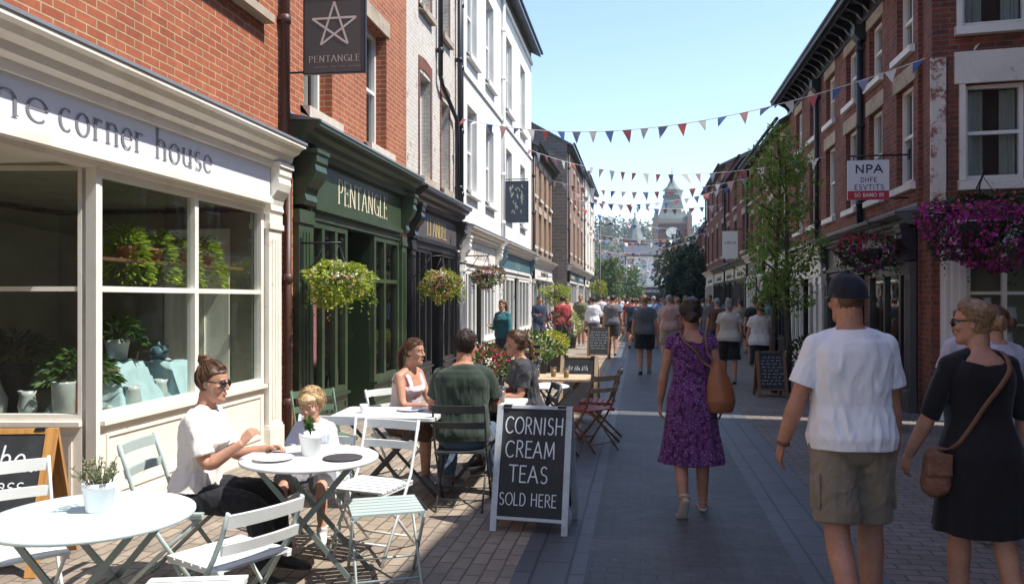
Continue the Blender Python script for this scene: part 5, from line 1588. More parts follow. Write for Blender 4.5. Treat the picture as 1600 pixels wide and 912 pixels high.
# ------------------------------------------------------------------ hanging baskets
def basket(label, anchor, dx, z, r, leafm, fls, nl, lsize, fsize, arm_up=0.42, droop=0.25, group="hanging flower baskets", facing=1, wall_y=0.0, rz=None):
    """anchor: point on the wall; the arm reaches out by dx along x (or along -y when rz is given)"""
    so = rnd.uniform(0, 50)
    def lump(v): return 1 + 0.42 * mnoise.noise(Vector((v.x * 1.5 + so, v.y * 1.5, v.z * 1.5))) + 0.20 * mnoise.noise(Vector((v.x * 4.5, v.y * 4.5 + so, v.z * 4.5)))
    t = thing("hanging_basket", label, "hanging basket", (anchor[0], anchor[1], 0), rz or 0.0, group)
    s = 1 if dx > 0 else -1
    zb = z + arm_up + r * 0.35
    k = MB()
    k.tube([(0, 0, zb), (dx * 1.05, 0, zb)], 0.012, 7)
    k.tube([(0, 0, zb - 0.38), (dx * 0.35, 0, zb - 0.24), (dx * 0.62, 0, zb - 0.01)], 0.009, 7)
    k.box(-0.012, -0.03, zb - 0.44, 0.012, 0.03, zb + 0.06)
    k.tube([(dx * 1.05, 0, zb), (dx * 1.08, 0, zb + 0.03), (dx * 1.04, 0, zb + 0.055), (dx * 1.0, 0, zb + 0.03)], 0.008, 6)
    k.build("bracket", M['iron'], t)
    k = MB()
    for i in range(3):
        a = R(90 + 120 * i)
        k.tube([(dx, 0, zb - 0.01), (dx + r * 0.55 * math.cos(a), r * 0.55 * math.sin(a), z - 0.02)], 0.005, 5)
    k.build("chain", M['iron'], t)
    k = MB(); k.lathe([(r * 0.10, -r * 0.5), (r * 0.3, -r * 0.40), (r * 0.42, -r * 0.2), (r * 0.46, 0.0), (r * 0.02, 0.02)], 18, (dx, 0, z)); k.build("bowl", M['soil'], t)
    k = MB()
    for i in range(nl):
        v = in_ball(0.35)
        zz = v.z * (0.55 if v.z > 0 else 0.62 + droop)
        w_ = 1.0 if v.z > -0.2 else 1.0 - 0.35 * (-v.z - 0.2)
        nz = lump(v)
        leaf(k, (dx + v.x * r * w_ * nz, v.y * r * w_ * nz, z + zz * r * nz), lsize, (v.x, v.y, v.z * 0.4 - 0.1))
    for i in range(30):
        a = rnd.choice((0.4, 2.0, 3.3, 5.1)) + rnd.gauss(0, 0.35); q = r * rnd.uniform(0.7, 1.05); ln = r * rnd.uniform(0.3, 1.25)
        for j in range(14):
            f_ = j / 13
            leaf(k, (dx + q * (1 + 0.18 * math.sin(f_ * 2)) * math.cos(a), q * (1 + 0.18 * math.sin(f_ * 2)) * math.sin(a), z - 0.1 * r - ln * f_), lsize * 0.8)
    k.build("foliage", M[leafm], t)
    for fm, nf, lo, hi in fls:
        f = MB()
        for i in range(nf):
            v = in_ball(0.08)
            while not (lo <= v.z <= hi): v = in_ball(0.08)
            zz = v.z * (0.55 if v.z > 0 else 0.62 + droop)
            w_ = 1.0 if v.z > -0.2 else 1.0 - 0.35 * (-v.z - 0.2)
            nz = lump(v) * 1.03
            blossom(f, (dx + v.x * r * w_ * nz, v.y * r * w_ * nz, z + zz * r * nz), fsize * rnd.uniform(0.7, 1.3))
        f.build("blossom", M[fm], t)
    return t
basket("lime green and cream basket on the green shopfront, biggest on the left", (-3.92, 8.86, 0), 0.47, 1.90, 0.345, 'leaf_lime', [('fl_white', 330, -0.6, 1), ('fl_yellow', 90, -0.2, 1), ('fl_pink', 40, -1, 0.2)], 2100, 0.058, 0.022, arm_up=0.30)
basket("green and pink basket hanging before the black shopfront", (-3.92, 13.5, 0), 0.52, 1.96, 0.335, 'leaf_lime', [('fl_pink', 330, -1, 1), ('fl_white', 150, -0.5, 1)], 1300, 0.055, 0.023, arm_up=0.34)
basket("small pink basket hanging before the cream shop", (-3.92, 17.6, 0), 0.55, 2.22, 0.35, 'leaf_mid', [('fl_pink', 380, -1, 1), ('fl_white', 110, -0.5, 0.6)], 900, 0.06, 0.026, arm_up=0.30)
basket("yellow green basket hanging outside the tan brick shop", (-3.95, 31.0, 0), 0.7, 1.95, 0.50, 'leaf_lime', [('fl_yellow', 120, -1, 1)], 800, 0.09, 0.03)
basket("yellow and pink basket far along on the left beside the trees", (-3.25, 49.0, 0), 0.7, 2.5, 0.50, 'leaf_lime', [('fl_pink', 120, -1, 1)], 600, 0.10, 0.035)
basket("red and pink basket hanging in front of the grey fascia on the right", (3.92, 13.1, 0), -0.42, 2.44, 0.46, 'leaf_dark', [('fl_red', 150, -0.2, 1), ('fl_magenta', 130, -1, 0.2)], 1500, 0.06, 0.034, arm_up=0.25, droop=0.1)
basket("huge magenta petunia basket overhead at the right edge", (4.55, 11.84, 0), 1.35, 2.60, 0.64, 'leaf_dark', [('fl_magenta', 1500, -1, 0.62), ('fl_pink', 70, 0.2, 1)], 3000, 0.065, 0.030, arm_up=0.35, droop=0.22, rz=R(-108))

# ------------------------------------------------------------------ hanging signs
def hang_sign(label, loc, w, z0, z1, mat, draw, arm, side, lettermat='letter_cream', edge=None, strip=None, name="hanging_sign"):
    """board facing down the street; arm reaches from its inner edge back to the wall on the given side"""
    t = thing(name, label, "sign", loc, 0, "signs hanging over the street")
    b = MB(); b.box(-w / 2, -0.018, z0, w / 2, 0.018, z1)
    bo = b.build("board", M[mat], t)
    if edge:
        e = MB()
        e.box(-w / 2 - 0.014, -0.024, z0 - 0.014, -w / 2, 0.024, z1 + 0.014); e.box(w / 2, -0.024, z0 - 0.014, w / 2 + 0.014, 0.024, z1 + 0.014)
        e.box(-w / 2, -0.024, z1, w / 2, 0.024, z1 + 0.014); e.box(-w / 2, -0.024, z0 - 0.014, w / 2, 0.024, z0)
        e.build("rim", M[edge], bo)
    k = MB()
    x1 = side * (w / 2 + arm)
    for zz in (z1 + 0.07, z0 + 0.02) if arm > 0.15 else (z1 + 0.07,):
        if zz > z1:
            k.tube([(x1, 0, zz), (-side * w * 0.5, 0, zz)], 0.014, 8)
        else:
            k.tube([(x1, 0, zz), (side * w / 2, 0, zz)], 0.012, 8)
    for xx in (-w * 0.35, w * 0.35): k.tube([(xx, 0, z1), (xx, 0, z1 + 0.075)], 0.007, 6)
    k.box(x1 - 0.015, -0.04, z0 - 0.05, x1 + 0.015, 0.04, z0 + 0.1); k.box(x1 - 0.015, -0.04, z1, x1 + 0.015, 0.04, z1 + 0.15)
    k.build("bracket", M['iron'], t)
    L = MB(); draw(L); L.build("lettering", M[lettermat], bo)
    if strip:
        s = MB(); s.box(-w / 2 + 0.001, -0.0195, z0 + 0.001, w / 2 - 0.001, -0.0185, z0 + strip[0]); so = s.build("strip", M[strip[1]], bo)
        L2_ = MB(); strip[2](L2_); L2_.build("small_lettering", M['white_paint'], bo)
    return t
M['sign_brown'] = plain("dark brown grey sign paint", (0.085, 0.075, 0.072), 0.6, 0.08, 2, 0.05)
M['sign_letter'] = plain("pale brown sign lettering", (0.62, 0.55, 0.50), 0.5, 0.05, 5, 0)
M['sign_red'] = plain("red sign strip", (0.42, 0.025, 0.05), 0.5, 0.05, 5, 0)
M['sign_navy'] = plain("navy sign lettering", (0.025, 0.03, 0.08), 0.5, 0.05, 5, 0)
def draw_star(k):
    cx, cz, r = 0.0, 4.755, 0.265
    P = [(cx + r * 1.03 * math.cos(R(90 + 144 * i)), cz + r * math.sin(R(90 + 144 * i))) for i in range(5)]
    for i in range(5):
        ribbon(k, [P[i], P[(i + 1) % 5]], lambda a, b: 0.024, -0.0195 - 0.0005 * i)
    lettering(k, "PENTANGLE", -0.30, 4.345, 0.070, -0.0195, 'serif', 0.10, width=0.60, gap=0.2)
    scribble(k, -0.24, 0.26, 4.285, 0.012, -0.0196)
hang_sign("dark hanging sign with a pentagram star and the word PENTANGLE", (-3.41, 8.62, 0), 0.71, 4.225, 5.10, 'sign_brown', draw_star, 0.235, -1, 'sign_letter', 'iron')
def draw_npa(k):
    lettering(k, "NPA", -0.185, 3.59, 0.115, -0.0195, 'mono', 0.20, width=0.39, gap=0.14)
    lettering(k, "DHFE", -0.11, 3.45, 0.065, -0.0195, 'mono', 0.15, width=0.23, gap=0.2)
    lettering(k, "ESVTITS", -0.20, 3.335, 0.072, -0.0195, 'mono', 0.15, width=0.42, gap=0.2)
def draw_strip(k):
    lettering(k, "SO BAMO 00", -0.20, 3.225, 0.055, -0.0205, 'mono', 0.15, width=0.42, gap=0.2)
hang_sign("white hanging sign reading NPA with a red strip along its bottom", (3.43, 12.9, 0), 0.60, 3.18, 3.78, 'fascia_grey', draw_npa, 0.28, 1, 'sign_navy', None, (0.135, 'sign_red', draw_strip))
def draw_orn(k):
    for i in range(26):
        x, z = rnd.uniform(-0.22, 0.2), rnd.uniform(4.1, 5.05)
        ribbon(k, [(x, z), (x + rnd.uniform(-0.05, 0.05), z + 0.05), (x + rnd.uniform(-0.05, 0.05), z + 0.1)], lambda a, b: 0.02, -0.0195 - 0.0001 * i)
M['sign_blue'] = plain("blue black sign paint", (0.035, 0.05, 0.075), 0.6, 0.2, 3, 0.1)
hang_sign("blue black hanging sign with worn pale lettering on the tall white building", (-3.60, 23.4, 0), 0.66, 3.95, 5.15, 'sign_blue', draw_orn, 0.07, -1, 'fl_white', 'iron')
hang_sign("small white hanging sign far along on the right", (3.55, 33.0, 0), 0.6, 3.3, 4.4, 'off_white', lambda k: scribble(k, -0.2, 0.2, 3.9, 0.12, -0.0195), 0.15, 1, 'iron')

# ------------------------------------------------------------------ bunting
FL = {'red': (0.52, 0.12, 0.11), 'blue': (0.09, 0.16, 0.38), 'navy': (0.07, 0.085, 0.16), 'white': (0.72, 0.70, 0.68), 'pink': (0.58, 0.34, 0.33), 'slate': (0.24, 0.28, 0.38), 'wine': (0.28, 0.08, 0.10)}
for k_, c_ in FL.items():
    m = leafy("faded %s bunting cloth" % k_, [mul(c_, 0.92), mul(c_, 1.06)], 0.8, 0.30)
    FL[k_] = m
M['cord'] = plain("white bunting cord", (0.70, 0.68, 0.65), 0.8, 0.05, 10, 0)
def bunting(label, a, b, sag, step, size, seq, cord=0.006, dens=1.0):
    a, b = Vector(a), Vector(b)
    L = (b - a).length
    t = thing("bunting", label, "bunting", a, 0, "bunting strings across the street")
    def P(s):
        p = (b - a) * s
        p.z -= sag * 4 * s * (1 - s)
        return p
    k = MB(); n = 36
    k.tube([P(i / n) for i in range(n + 1)], cord, 5)
    k.build("cord", M['cord'], t)
    nf = int(L / step)
    d = (b - a).normalized()
    for i in range(nf):
        s = (i + 0.5) / nf
        sz = size * rnd.uniform(0.82, 1.12)
        half = sz * 0.40 / L
        p0, p1 = P(s - half), P(s + half)
        mid = (p0 + p1) / 2
        sw = rnd.gauss(0, 0.45); fl = rnd.gauss(0, 0.16)
        nrm = Vector((-d.y, d.x, 0)).normalized()
        tip = mid + Vector((0, 0, -1)) * sz * math.cos(sw) + nrm * sz * math.sin(sw) + d * sz * fl
        k = MB()
        q = 4
        vs = []
        for r_ in range(q + 1):
            f = r_ / q
            L0 = p0.lerp(tip, f); R0_ = p1.lerp(tip, f)
            bl = nrm * (sz * 0.10 * math.sin(math.pi * f) * (1 if i % 2 else -1))
            vs.append((L0 + bl * 0.4, (L0 + R0_) / 2 + bl, R0_ + bl * 0.4))
        o = 0
        V = [tuple(x) for r_ in vs for x in r_]
        F = []
        for r_ in range(q):
            for c_ in range(2):
                F.append((r_ * 3 + c_, r_ * 3 + c_ + 1, (r_ + 1) * 3 + c_ + 1, (r_ + 1) * 3 + c_))
        k.add(V, F, 0, True)
        k.build("flag", FL[seq[i % len(seq)]], t)
    return t
S1 = ['red', 'white', 'blue', 'pink', 'navy', 'white', 'red', 'blue', 'slate', 'white', 'blue', 'wine', 'white', 'slate']
S2 = ['pink', 'slate', 'wine', 'wine', 'white', 'red', 'navy', 'white']
bunting("nearest bunting string, from the tall white building to the right corner window", (-3.97, 17.2, 5.66), (5.10, 11.62, 5.42), 0.80, 0.37, 0.235, S1, 0.007)
bunting("second nearest bunting string, dipping to the long red brick building", (-3.97, 28.0, 7.0), (3.96, 18.2, 4.75), 0.62, 0.52, 0.30, S2)
bunting("third bunting string, tied between tan brick on the left and the tree's building", (-3.97, 35.5, 7.0), (3.96, 30.0, 6.1), 0.55, 0.52, 0.33, S2)
far = [(37.6, 6.4, 6.6, 36), (40, 7.0, 6.2, 39), (45, 6.8, 5.8, 47), (50, 5.9, 5.6, 48), (54, 5.8, 6.2, 56), (58, 5.2, 5.9, 57), (61, 5.6, 4.9, 62), (65, 5.4, 5.4, 64), (69, 4.9, 5.4, 70), (73, 5.3, 4.7, 73), (77, 4.9, 5.2, 78), (81, 4.6, 5.2, 81), (85, 5.2, 4.6, 86), (89, 4.6, 4.8, 89)]
ordn = ["low fourth", "fourth", "fifth", "sixth", "seventh", "eighth", "ninth", "tenth", "eleventh", "twelfth", "thirteenth", "fourteenth", "fifteenth", "farthest"]
for i, (y, za, zb, y2) in enumerate(far):
    bunting("%s bunting string counting away from the camera, small in the distance" % ordn[i], (-3.27, y, za), (3.96, y2, zb), 0.5, 0.42, 0.32, S2 if i % 2 else S1, 0.010)

# ------------------------------------------------------------------ corner shop window display (local frame of the left side: y = depth behind the glass)
def at_left(x, y, z): return (-4 - y, x, z)
M['cloth_aqua'] = fabric("pale aqua cloth", (0.46, 0.62, 0.64))
M['ceramic'] = plain("pale glazed ceramic", (0.55, 0.58, 0.56), 0.25, 0.08, 6, 0)
def drape(label, x, y, w, d, h, seed):
    k = MB()
    n = 26
    for i in range(n):
        for j in range(n):
            pass
    V, F = [], []
    for i in range(n + 1):
        for j in range(n + 1):
            u, v = -1 + 2 * i / n, -1 + 2 * j / n
            e = max(abs(u), abs(v))
            top = 1.0 if e < 0.55 else max(0.0, 1 - (e - 0.55) / 0.40) ** 0.8
            z = h * top + 0.035 * mnoise.noise(Vector((u * 3 + seed, v * 3, 0))) + 0.03 * math.sin(7 * (u - v) + seed) * (1 - top)
            V.append((u * w / 2, v * d / 2, max(0.004, z)))
    for i in range(n):
        for j in range(n):
            F.append((i * (n + 1) + j, (i + 1) * (n + 1) + j, (i + 1) * (n + 1) + j + 1, i * (n + 1) + j + 1))
    k.add(V, F, 0, True)
    return tag(k.build("draped_cloth", M['cloth_aqua'], None, at_left(x, y, 0.701), LEFT), label, "cloth", "cloths in the corner shop window")
drape("pale aqua cloth draped over a block, left one in the corner shop window", 6.30, 0.55, 0.66, 0.75, 0.42, 1)
drape("pale aqua cloth draped over a block, right one in the corner shop window", 6.98, 0.48, 0.62, 0.70, 0.38, 5)
def window_plant(label, x, y, z, r, h, potm, leafm, n, fr_, ls=0.08, droop=0.0):
    t = thing("potted_plant", label, "pot plant", at_left(x, y, z), LEFT, "plants in the corner shop window")
    pot(t, r, h, potm)
    k = MB()
    for i in range(n):
        a = rnd.uniform(0, 6.28); q = rnd.random()
        rr = fr_ * q ** 0.6
        zz = h + (fr_ * 0.9) * (1 - q * q) * rnd.uniform(0.3, 1) - droop * q * q
        leaf(k, (rr * math.cos(a), rr * math.sin(a), zz), ls, (math.cos(a), math.sin(a), 0.5 - q), asp=0.35)
    k.build("foliage", M[leafm], t)
window_plant("white pot of broad green leaves on the left aqua cloth", 6.34, 0.5, 1.14, 0.10, 0.17, 'pot_white', 'leaf_mid', 230, 0.20, 0.10)
window_plant("dark leafy plant behind the left pane of the corner shop", 5.92, 0.55, 0.701, 0.13, 0.30, 'terracotta', 'leaf_mid', 560, 0.28, 0.095)
window_plant("bronze and green plant deeper behind the left pane", 5.95, 1.15, 0.701, 0.13, 0.42, 'planter_dark', 'leaf_dark', 420, 0.32, 0.10)
for i, (x, lab) in enumerate(((6.10, "lime fern at the left end of the display shelf"), (6.48, "lime fern second from the left on the display shelf"), (6.88, "lime fern second from the right on the display shelf"), (7.30, "lime fern at the right end of the display shelf"))):
    window_plant(lab, x, 0.25, 1.997, 0.085, 0.11, 'terracotta', 'leaf_lime', 520, 0.19, 0.075, droop=0.30)
def vase(label, x, y, z, prof, mat='ceramic', name="vase"):
    k = MB(); k.lathe(prof, 20)
    tag(k.build(name, M[mat], None, at_left(x, y, z)), label, name.replace('_', ' '), "pottery in the corner shop window")
P1 = [(0.06, 0), (0.10, 0.05), (0.11, 0.16), (0.06, 0.28), (0.045, 0.34), (0.06, 0.37), (0.045, 0.36), (0.02, 0.2)]
P2 = [(0.08, 0), (0.085, 0.30), (0.09, 0.32), (0.08, 0.32), (0.07, 0.05)]
P3 = [(0.05, 0), (0.07, 0.12), (0.055, 0.2), (0.07, 0.24), (0.06, 0.23), (0.03, 0.05)]
vase("tall pale jar behind the left pane, deepest of the pottery", 5.66, 1.55, 0.701, [(r_ * 1.2, z * 1.7) for r_, z in P2])
vase("round pale vase behind the left pane beside the tall jar", 5.70, 1.15, 0.701, P1)
vase("low pale beaker behind the left pane in front of the vase", 5.66, 0.80, 0.701, P3)
vase("squat pale pot nearest the corner post behind the left pane", 5.62, 0.45, 0.701, P2)
vase("little white jug between the cloths", 6.66, 0.30, 0.701, P3)
vase("bowl of pale ceramic by the left cloth", 5.98, 0.22, 0.701, [(0.05, 0), (0.12, 0.09), (0.11, 0.09), (0.03, 0.02)], name="bowl")
T = thing("teapot", "blue green teapot standing on the right aqua cloth", "teapot", at_left(6.95, 0.5, 1.09), LEFT)
k = MB(); k.lathe([(0.05, 0), (0.085, 0.03), (0.095, 0.08), (0.06, 0.13), (0.03, 0.135)], 20); k.build("body", M['teal'], T)
k = MB(); k.tube([(0.08, 0, 0.05), (0.13, 0, 0.08), (0.15, 0, 0.13)], [0.018, 0.013, 0.009], 8); k.build("spout", M['teal'], T)
k = MB(); k.tube([(-0.085, 0, 0.11), (-0.14, 0, 0.10), (-0.14, 0, 0.05), (-0.09, 0, 0.03)], 0.008, 8); k.build("handle", M['teal'], T)
k = MB(); k.lathe([(0.032, 0.136), (0.02, 0.15), (0.012, 0.152), (0.014, 0.17), (0.002, 0.175)], 14); k.build("lid", M['teal'], T)

for i, (x, y, z, pr, lab) in enumerate(((6.12, 0.20, 0.701, P3, "white beaker in front of the left aqua cloth"), (7.36, 0.35, 0.701, P1, "pale vase right of the aqua cloths"), (7.60, 0.55, 0.701, P2, "tall pale jar in the right corner of the window"),
                              (7.22, 0.70, 0.701, P2, "pale jar behind the right aqua cloth"), (7.50, 0.22, 0.701, P3, "small white jug at the right end of the window"))):
    vase(lab, x, y, z, pr)
# clothes hanging in the green shop's window
M['cl_red'] = fabric("dark red dress cloth", (0.28, 0.03, 0.05)); M['cl_purple'] = fabric("purple dress cloth", (0.20, 0.05, 0.18)); M['cl_pink'] = fabric("pink scarf cloth", (0.50, 0.18, 0.20)); M['cl_print'] = fabric("printed dress cloth", (0.30, 0.20, 0.22), spots=(30, (0.6, 0.2, 0.15), 0.25))
def garment(label, x, y, z, mat, h=1.0):
    t = thing("hanging_dress", label, "dress", at_left(x, y, 0), LEFT, "clothes in the green shop's window")
    k = MB()
    rings = []
    for i in range(9):
        f = i / 8
        w = 0.15 + 0.12 * f if f > 0.25 else 0.17 - 0.1 * abs(f - 0.12)
        rings.append([((w + 0.018 * math.sin(5 * a + i)) * math.cos(a), (0.05 + 0.05 * f + 0.015 * math.sin(7 * a)) * math.sin(a), z - h * f) for a in [2 * math.pi * j / 28 for j in range(28)]])
    k.loft(rings); k.build("cloth", M[mat], t)
    k = MB(); k.tube([(-0.16, 0, z - 0.02), (0, 0, z + 0.05), (0.16, 0, z - 0.02)], 0.006, 5); k.tube([(0, 0, z + 0.05), (0, 0, 2.62)], 0.003, 5); k.build("hanger", M['iron'], t)
garment("dark red dress hanging behind the leftmost pane of the green shop", 9.50, 0.40, 1.95, 'cl_red', 1.2)
garment("printed dress hanging behind the second pane of the green shop", 9.92, 0.45, 1.85, 'cl_print', 1.25)
garment("pink scarf hanging behind the third pane of the green shop", 10.30, 0.40, 1.75, 'cl_pink', 1.0)
garment("purple dress hanging right of the green shop's door", 11.95, 0.40, 1.85, 'cl_purple', 1.2)
garment("red printed top hanging at the right end of the green shop", 12.45, 0.45, 1.80, 'cl_red', 0.9)
# pieces in the corner building's window on the right
for i, (x, z, lab, pr) in enumerate(((4.75, 1.322, "white ornament, tallest on the upper shelf of the right corner window", P1), (5.05, 1.322, "white ornament, shorter on the upper shelf of the right corner window", P3), (4.7, 0.972, "white pot, left on the lower shelf of the right corner window", P3), (5.0, 0.972, "white pot, right on the lower shelf of the right corner window", P3))):
    k = MB(); k.lathe(pr, 14); yy = 11.9 + 0.24 - (x - 4) * 0.105
    tag(k.build("ornament", M['pot_white'], None, (x + 0.025, yy, z)), lab, "ornament", "ornaments in the right corner window")
# ================================================================== PEOPLE
def sub_tex(name, scale, kind='CLOUDS'):
    t = bpy.data.textures.new(name, kind)
    t.noise_scale = scale
    if kind == 'CLOUDS': t.noise_depth = 1
    return t
TEX_FOLD = sub_tex("cloth folds", 0.17)
TEX_FINE = sub_tex("fine cloth folds", 0.05)
TEX_HAIR = sub_tex("hair locks", 0.03)

SEC_M = [(-.11, .085, .075, .085), (-.06, .150, .098, .118), (.02, .166, .108, .128), (.10, .160, .110, .108), (.18, .152, .110, .092), (.28, .160, .115, .102),
         (.38, .174, .124, .118), (.44, .174, .118, .118), (.485, .160, .100, .110), (.525, .126, .078, .094), (.552, .088, .062, .076), (.585, .060, .054, .060)]
SEC_F = [(-.11, .085, .075, .085), (-.06, .158, .098, .128), (.02, .176, .106, .136), (.10, .160, .104, .108), (.18, .130, .096, .085), (.28, .138, .104, .090),
         (.36, .150, .140, .100), (.415, .152, .118, .104), (.465, .142, .096, .098), (.505, .114, .072, .084), (.54, .078, .056, .066), (.575, .050, .048, .052)]
HEADS = [(-.117, .020, .078, .030), (-.108, .036, .088, .012), (-.090, .049, .092, -.022), (-.062, .057, .090, -.052), (-.030, .063, .089, -.076), (.0, .068, .086, -.091),
         (.03, .0715, .091, -.098), (.06, .0705, .086, -.098), (.085, .061, .068, -.087), (.104, .043, .043, -.064), (.115, .023, .016, -.038), (.119, .006, -.006, -.018)]

def lerp_sec(sec, z):
    if z <= sec[0][0]: return sec[0][1:]
    for a, b in zip(sec, sec[1:]):
        if z <= b[0]:
            f = (z - a[0]) / (b[0] - a[0])
            f = f * f * (3 - 2 * f) * 0.4 + f * 0.6
            return tuple(a[i] + (b[i] - a[i]) * f for i in (1, 2, 3))
    return sec[-1][1:]

class Fig:
    """joint positions of one person; local frame: +y is where the hips face, x to the person's right"""
    def __init__(self, H=1.7, female=False, bulk=1.0, pz=None, lean=(0, 0), twist=0.0, sidelean=0.0, legs=None, arms=None, head=(0, 0, 0), child=False):
        s = self.s = H / 1.75
        self.female, self.bulk, self.child = female, bulk, child
        self.sec = SEC_F if female else SEC_M
        self.lean = (R(lean[0]), R(lean[1])); self.twist = R(twist); self.sl = R(sidelean)
        self.pz = pz if pz is not None else 0.925 * s
        self.tops = []
        p = Vector((0, 0, self.pz)); dz = 0.005
        z = 0.0
        self.sp = [(0.0, p.copy())]
        while z < 0.62:
            p = p + self.updir(z) * dz * s
            z += dz
            self.sp.append((z, p.copy()))
        sw = (0.152 if female else 0.166) * (0.92 if child else 1.0)
        self.sh = {}
        for k, sg in (('r', 1), ('l', -1)):
            self.sh[k] = self.tp(0.472) + self.side(0.472) * sg * sw * s * (0.5 + 0.5 * bulk)
        self.hip = {k: Vector((sg * 0.088 * s, 0, self.pz)) for k, sg in (('r', 1), ('l', -1))}
        ua, fa, hd = (0.285 * s, 0.255 * s, 0.0)
        th, sn = 0.435 * s, 0.415 * s
        self.arm = {}
        for k in 'rl':
            u, f, h, n = arms[k]
            e = self.sh[k] + Vector(u).normalized() * ua
            w = e + Vector(f).normalized() * fa
            self.arm[k] = (self.sh[k], e, w, Vector(h).normalized(), Vector(n).normalized())
        self.leg = {}
        for k in 'rl':
            t, q, ft = legs[k]
            kn = self.hip[k] + Vector(t).normalized() * th
            an = kn + Vector(q).normalized() * sn
            self.leg[k] = (self.hip[k], kn, an, Vector(ft).normalized())
        yaw, pitch, roll = head
        up = self.updir(0.6)
        base = Matrix.Rotation(self.twist, 3, 'Z')
        self.HM = base @ Matrix.Rotation(R(yaw), 3, 'Z') @ Matrix.Rotation(R(-pitch), 3, 'X') @ Matrix.Rotation(R(roll), 3, 'Y')
        hs = self.hs = s * (1.0 if not child else 1.34)
        nb = self.tp(0.565)
        self.hc = nb + up * 0.070 * s + self.HM @ Vector((0, 0.018 * hs, 0.065 * hs))
        self.neck0 = self.tp(0.52)
    def ang(self, z):
        f = min(1, max(0, z / 0.57)); return self.lean[0] + (self.lean[1] - self.lean[0]) * f
    def updir(self, z):
        a = self.ang(z); return Vector((math.sin(self.sl), math.sin(a), math.cos(a))).normalized()
    def side(self, z):
        t = self.twist * min(1, max(0, z / 0.5)); v = Vector((math.cos(t), math.sin(t), 0)); u = self.updir(z); return (v - u * v.dot(u)).normalized()
    def tp(self, z):
        if z <= 0: return Vector((0, 0, self.pz)) + self.updir(0) * z * self.s
        i = min(len(self.sp) - 1, int(round(z / 0.005))); return self.sp[i][1]
    def ring(self, z, off=0.0, n=28, sx=1.0, extra=None):
        a, f, b = lerp_sec(self.sec, z)
        s, bk = self.s, self.bulk
        c = self.tp(z); sd = self.side(z); fw = self.updir(z).cross(sd)
        out = []
        for i in range(n):
            t = 2 * math.pi * i / n
            ct, st = math.cos(t), math.sin(t)
            e = 0.85
            X = math.copysign(abs(ct) ** e, ct) * (a * s * bk * sx + off)
            Y = math.copysign(abs(st) ** e, st) * ((f if st > 0 else b) * s * bk + off)
            k = 1.0 if extra is None else extra(t)
            out.append(c + sd * X * k + fw * Y * k)
        return out

def torso(mb, F, z0, z1, off, n=30, k=None, sx=1.0):
    k = k or max(4, int((z1 - z0) / 0.03))
    mb.loft([F.ring(z0 + (z1 - z0) * i / k, off, n, sx) for i in range(k + 1)])

def bezier_path(a, b, c, n=6, r=0.25):
    """a-b-c rounded at b"""
    pts = [a]
    p0 = b.lerp(a, r); p1 = b.lerp(c, r)
    pts.append(a.lerp(p0, 0.5)); 
    for i in range(n + 1):
        t = i / n
        pts.append(p0 * (1 - t) ** 2 + b * 2 * t * (1 - t) + p1 * t * t)
    pts.append(p1.lerp(c, 0.5)); pts.append(c)
    return pts

def cloth_tube(mb, pts, radii, n=26, amp=0.006, side=None, freq=1.0):
    """a sleeve or trouser leg: the run is cut finely and creased across and along"""
    P, Rr = [pts[0]], [radii[0]]
    for i in range(len(pts) - 1):
        k = max(1, int((pts[i + 1] - pts[i]).length / 0.014))
        for j in range(1, k + 1):
            P.append(pts[i].lerp(pts[i + 1], j / k)); Rr.append(radii[i] + (radii[i + 1] - radii[i]) * j / k)
    P2, T, Fr = frames_along(P, side)
    so = rnd.uniform(0, 60)
    rings, run = [], 0.0
    N = len(P2)
    for i, (p, (s_, u_), r) in enumerate(zip(P2, Fr, Rr)):
        if i: run += (P2[i] - P2[i - 1]).length
        ring = []
        w_ = min(1.0, i / 5, (N - 1 - i) / 4 + 0.25)
        for j in range(n):
            a = 2 * math.pi * j / n
            X, Y = math.cos(a), math.sin(a)
            q1 = mnoise.noise(Vector((X * 1.7 + so, Y * 1.7, run * 15 * freq + X * 1.2)))
            q2 = mnoise.noise(Vector((X * 3.0, Y * 3.0 + so, run * 6 * freq)))
            c = (max(0.0, 1 - abs(q1) * 2.4) ** 2) * 0.8 + (max(0.0, 1 - abs(q2) * 2.6) ** 2) * 0.6 - 0.4
            ring.append(p + (s_ * X + u_ * Y) * (r + amp * w_ * c))
        rings.append(ring)
    mb.loft(rings)

def yoke(mb, F, off):
    """the slope from the neck to each shoulder"""
    s = F.s; fb = (0.92 if F.female else 1.05) * (0.92 if F.child else 1.0) * (0.4 + 0.6 * F.bulk)
    for k, sg in (('r', 1), ('l', -1)):
        a = F.arm[k][0]
        u = F.updir(0.5)
        n0 = F.tp(0.525) + F.side(0.5) * sg * 0.040 * s
        mb.tube([n0, n0.lerp(a, 0.5) + u * 0.004 * s, a, a + (a - n0) * 0.12], [(0.044 * s * fb + off * 0.5, 0.040 * s * fb + off * 0.5), (0.054 * s * fb + off * 0.6, 0.046 * s * fb + off * 0.5), (0.054 * s * fb + off * 0.6, 0.050 * s * fb + off * 0.6), (0.044 * s * fb + off * 0.5, 0.042 * s * fb + off * 0.5)], 16, side=(0, 1, 0))

def limb_r(pts, a, b, c, prof1, prof2):
    out = []
    L1_ = (b - a).length; L2_ = (c - b).length
    for p in pts:
        d1 = (p - a).dot((b - a).normalized()) / L1_
        d2 = (p - b).dot((c - b).normalized()) / L2_
        if d2 > 0.02 and d1 > 0.7: f, pr = min(1, max(0, d2)), prof2
        else: f, pr = min(1, max(0, d1)), prof1
        q = f * (len(pr) - 1); i = min(len(pr) - 2, int(q)); out.append(pr[i] + (pr[i + 1] - pr[i]) * (q - i))
    return out

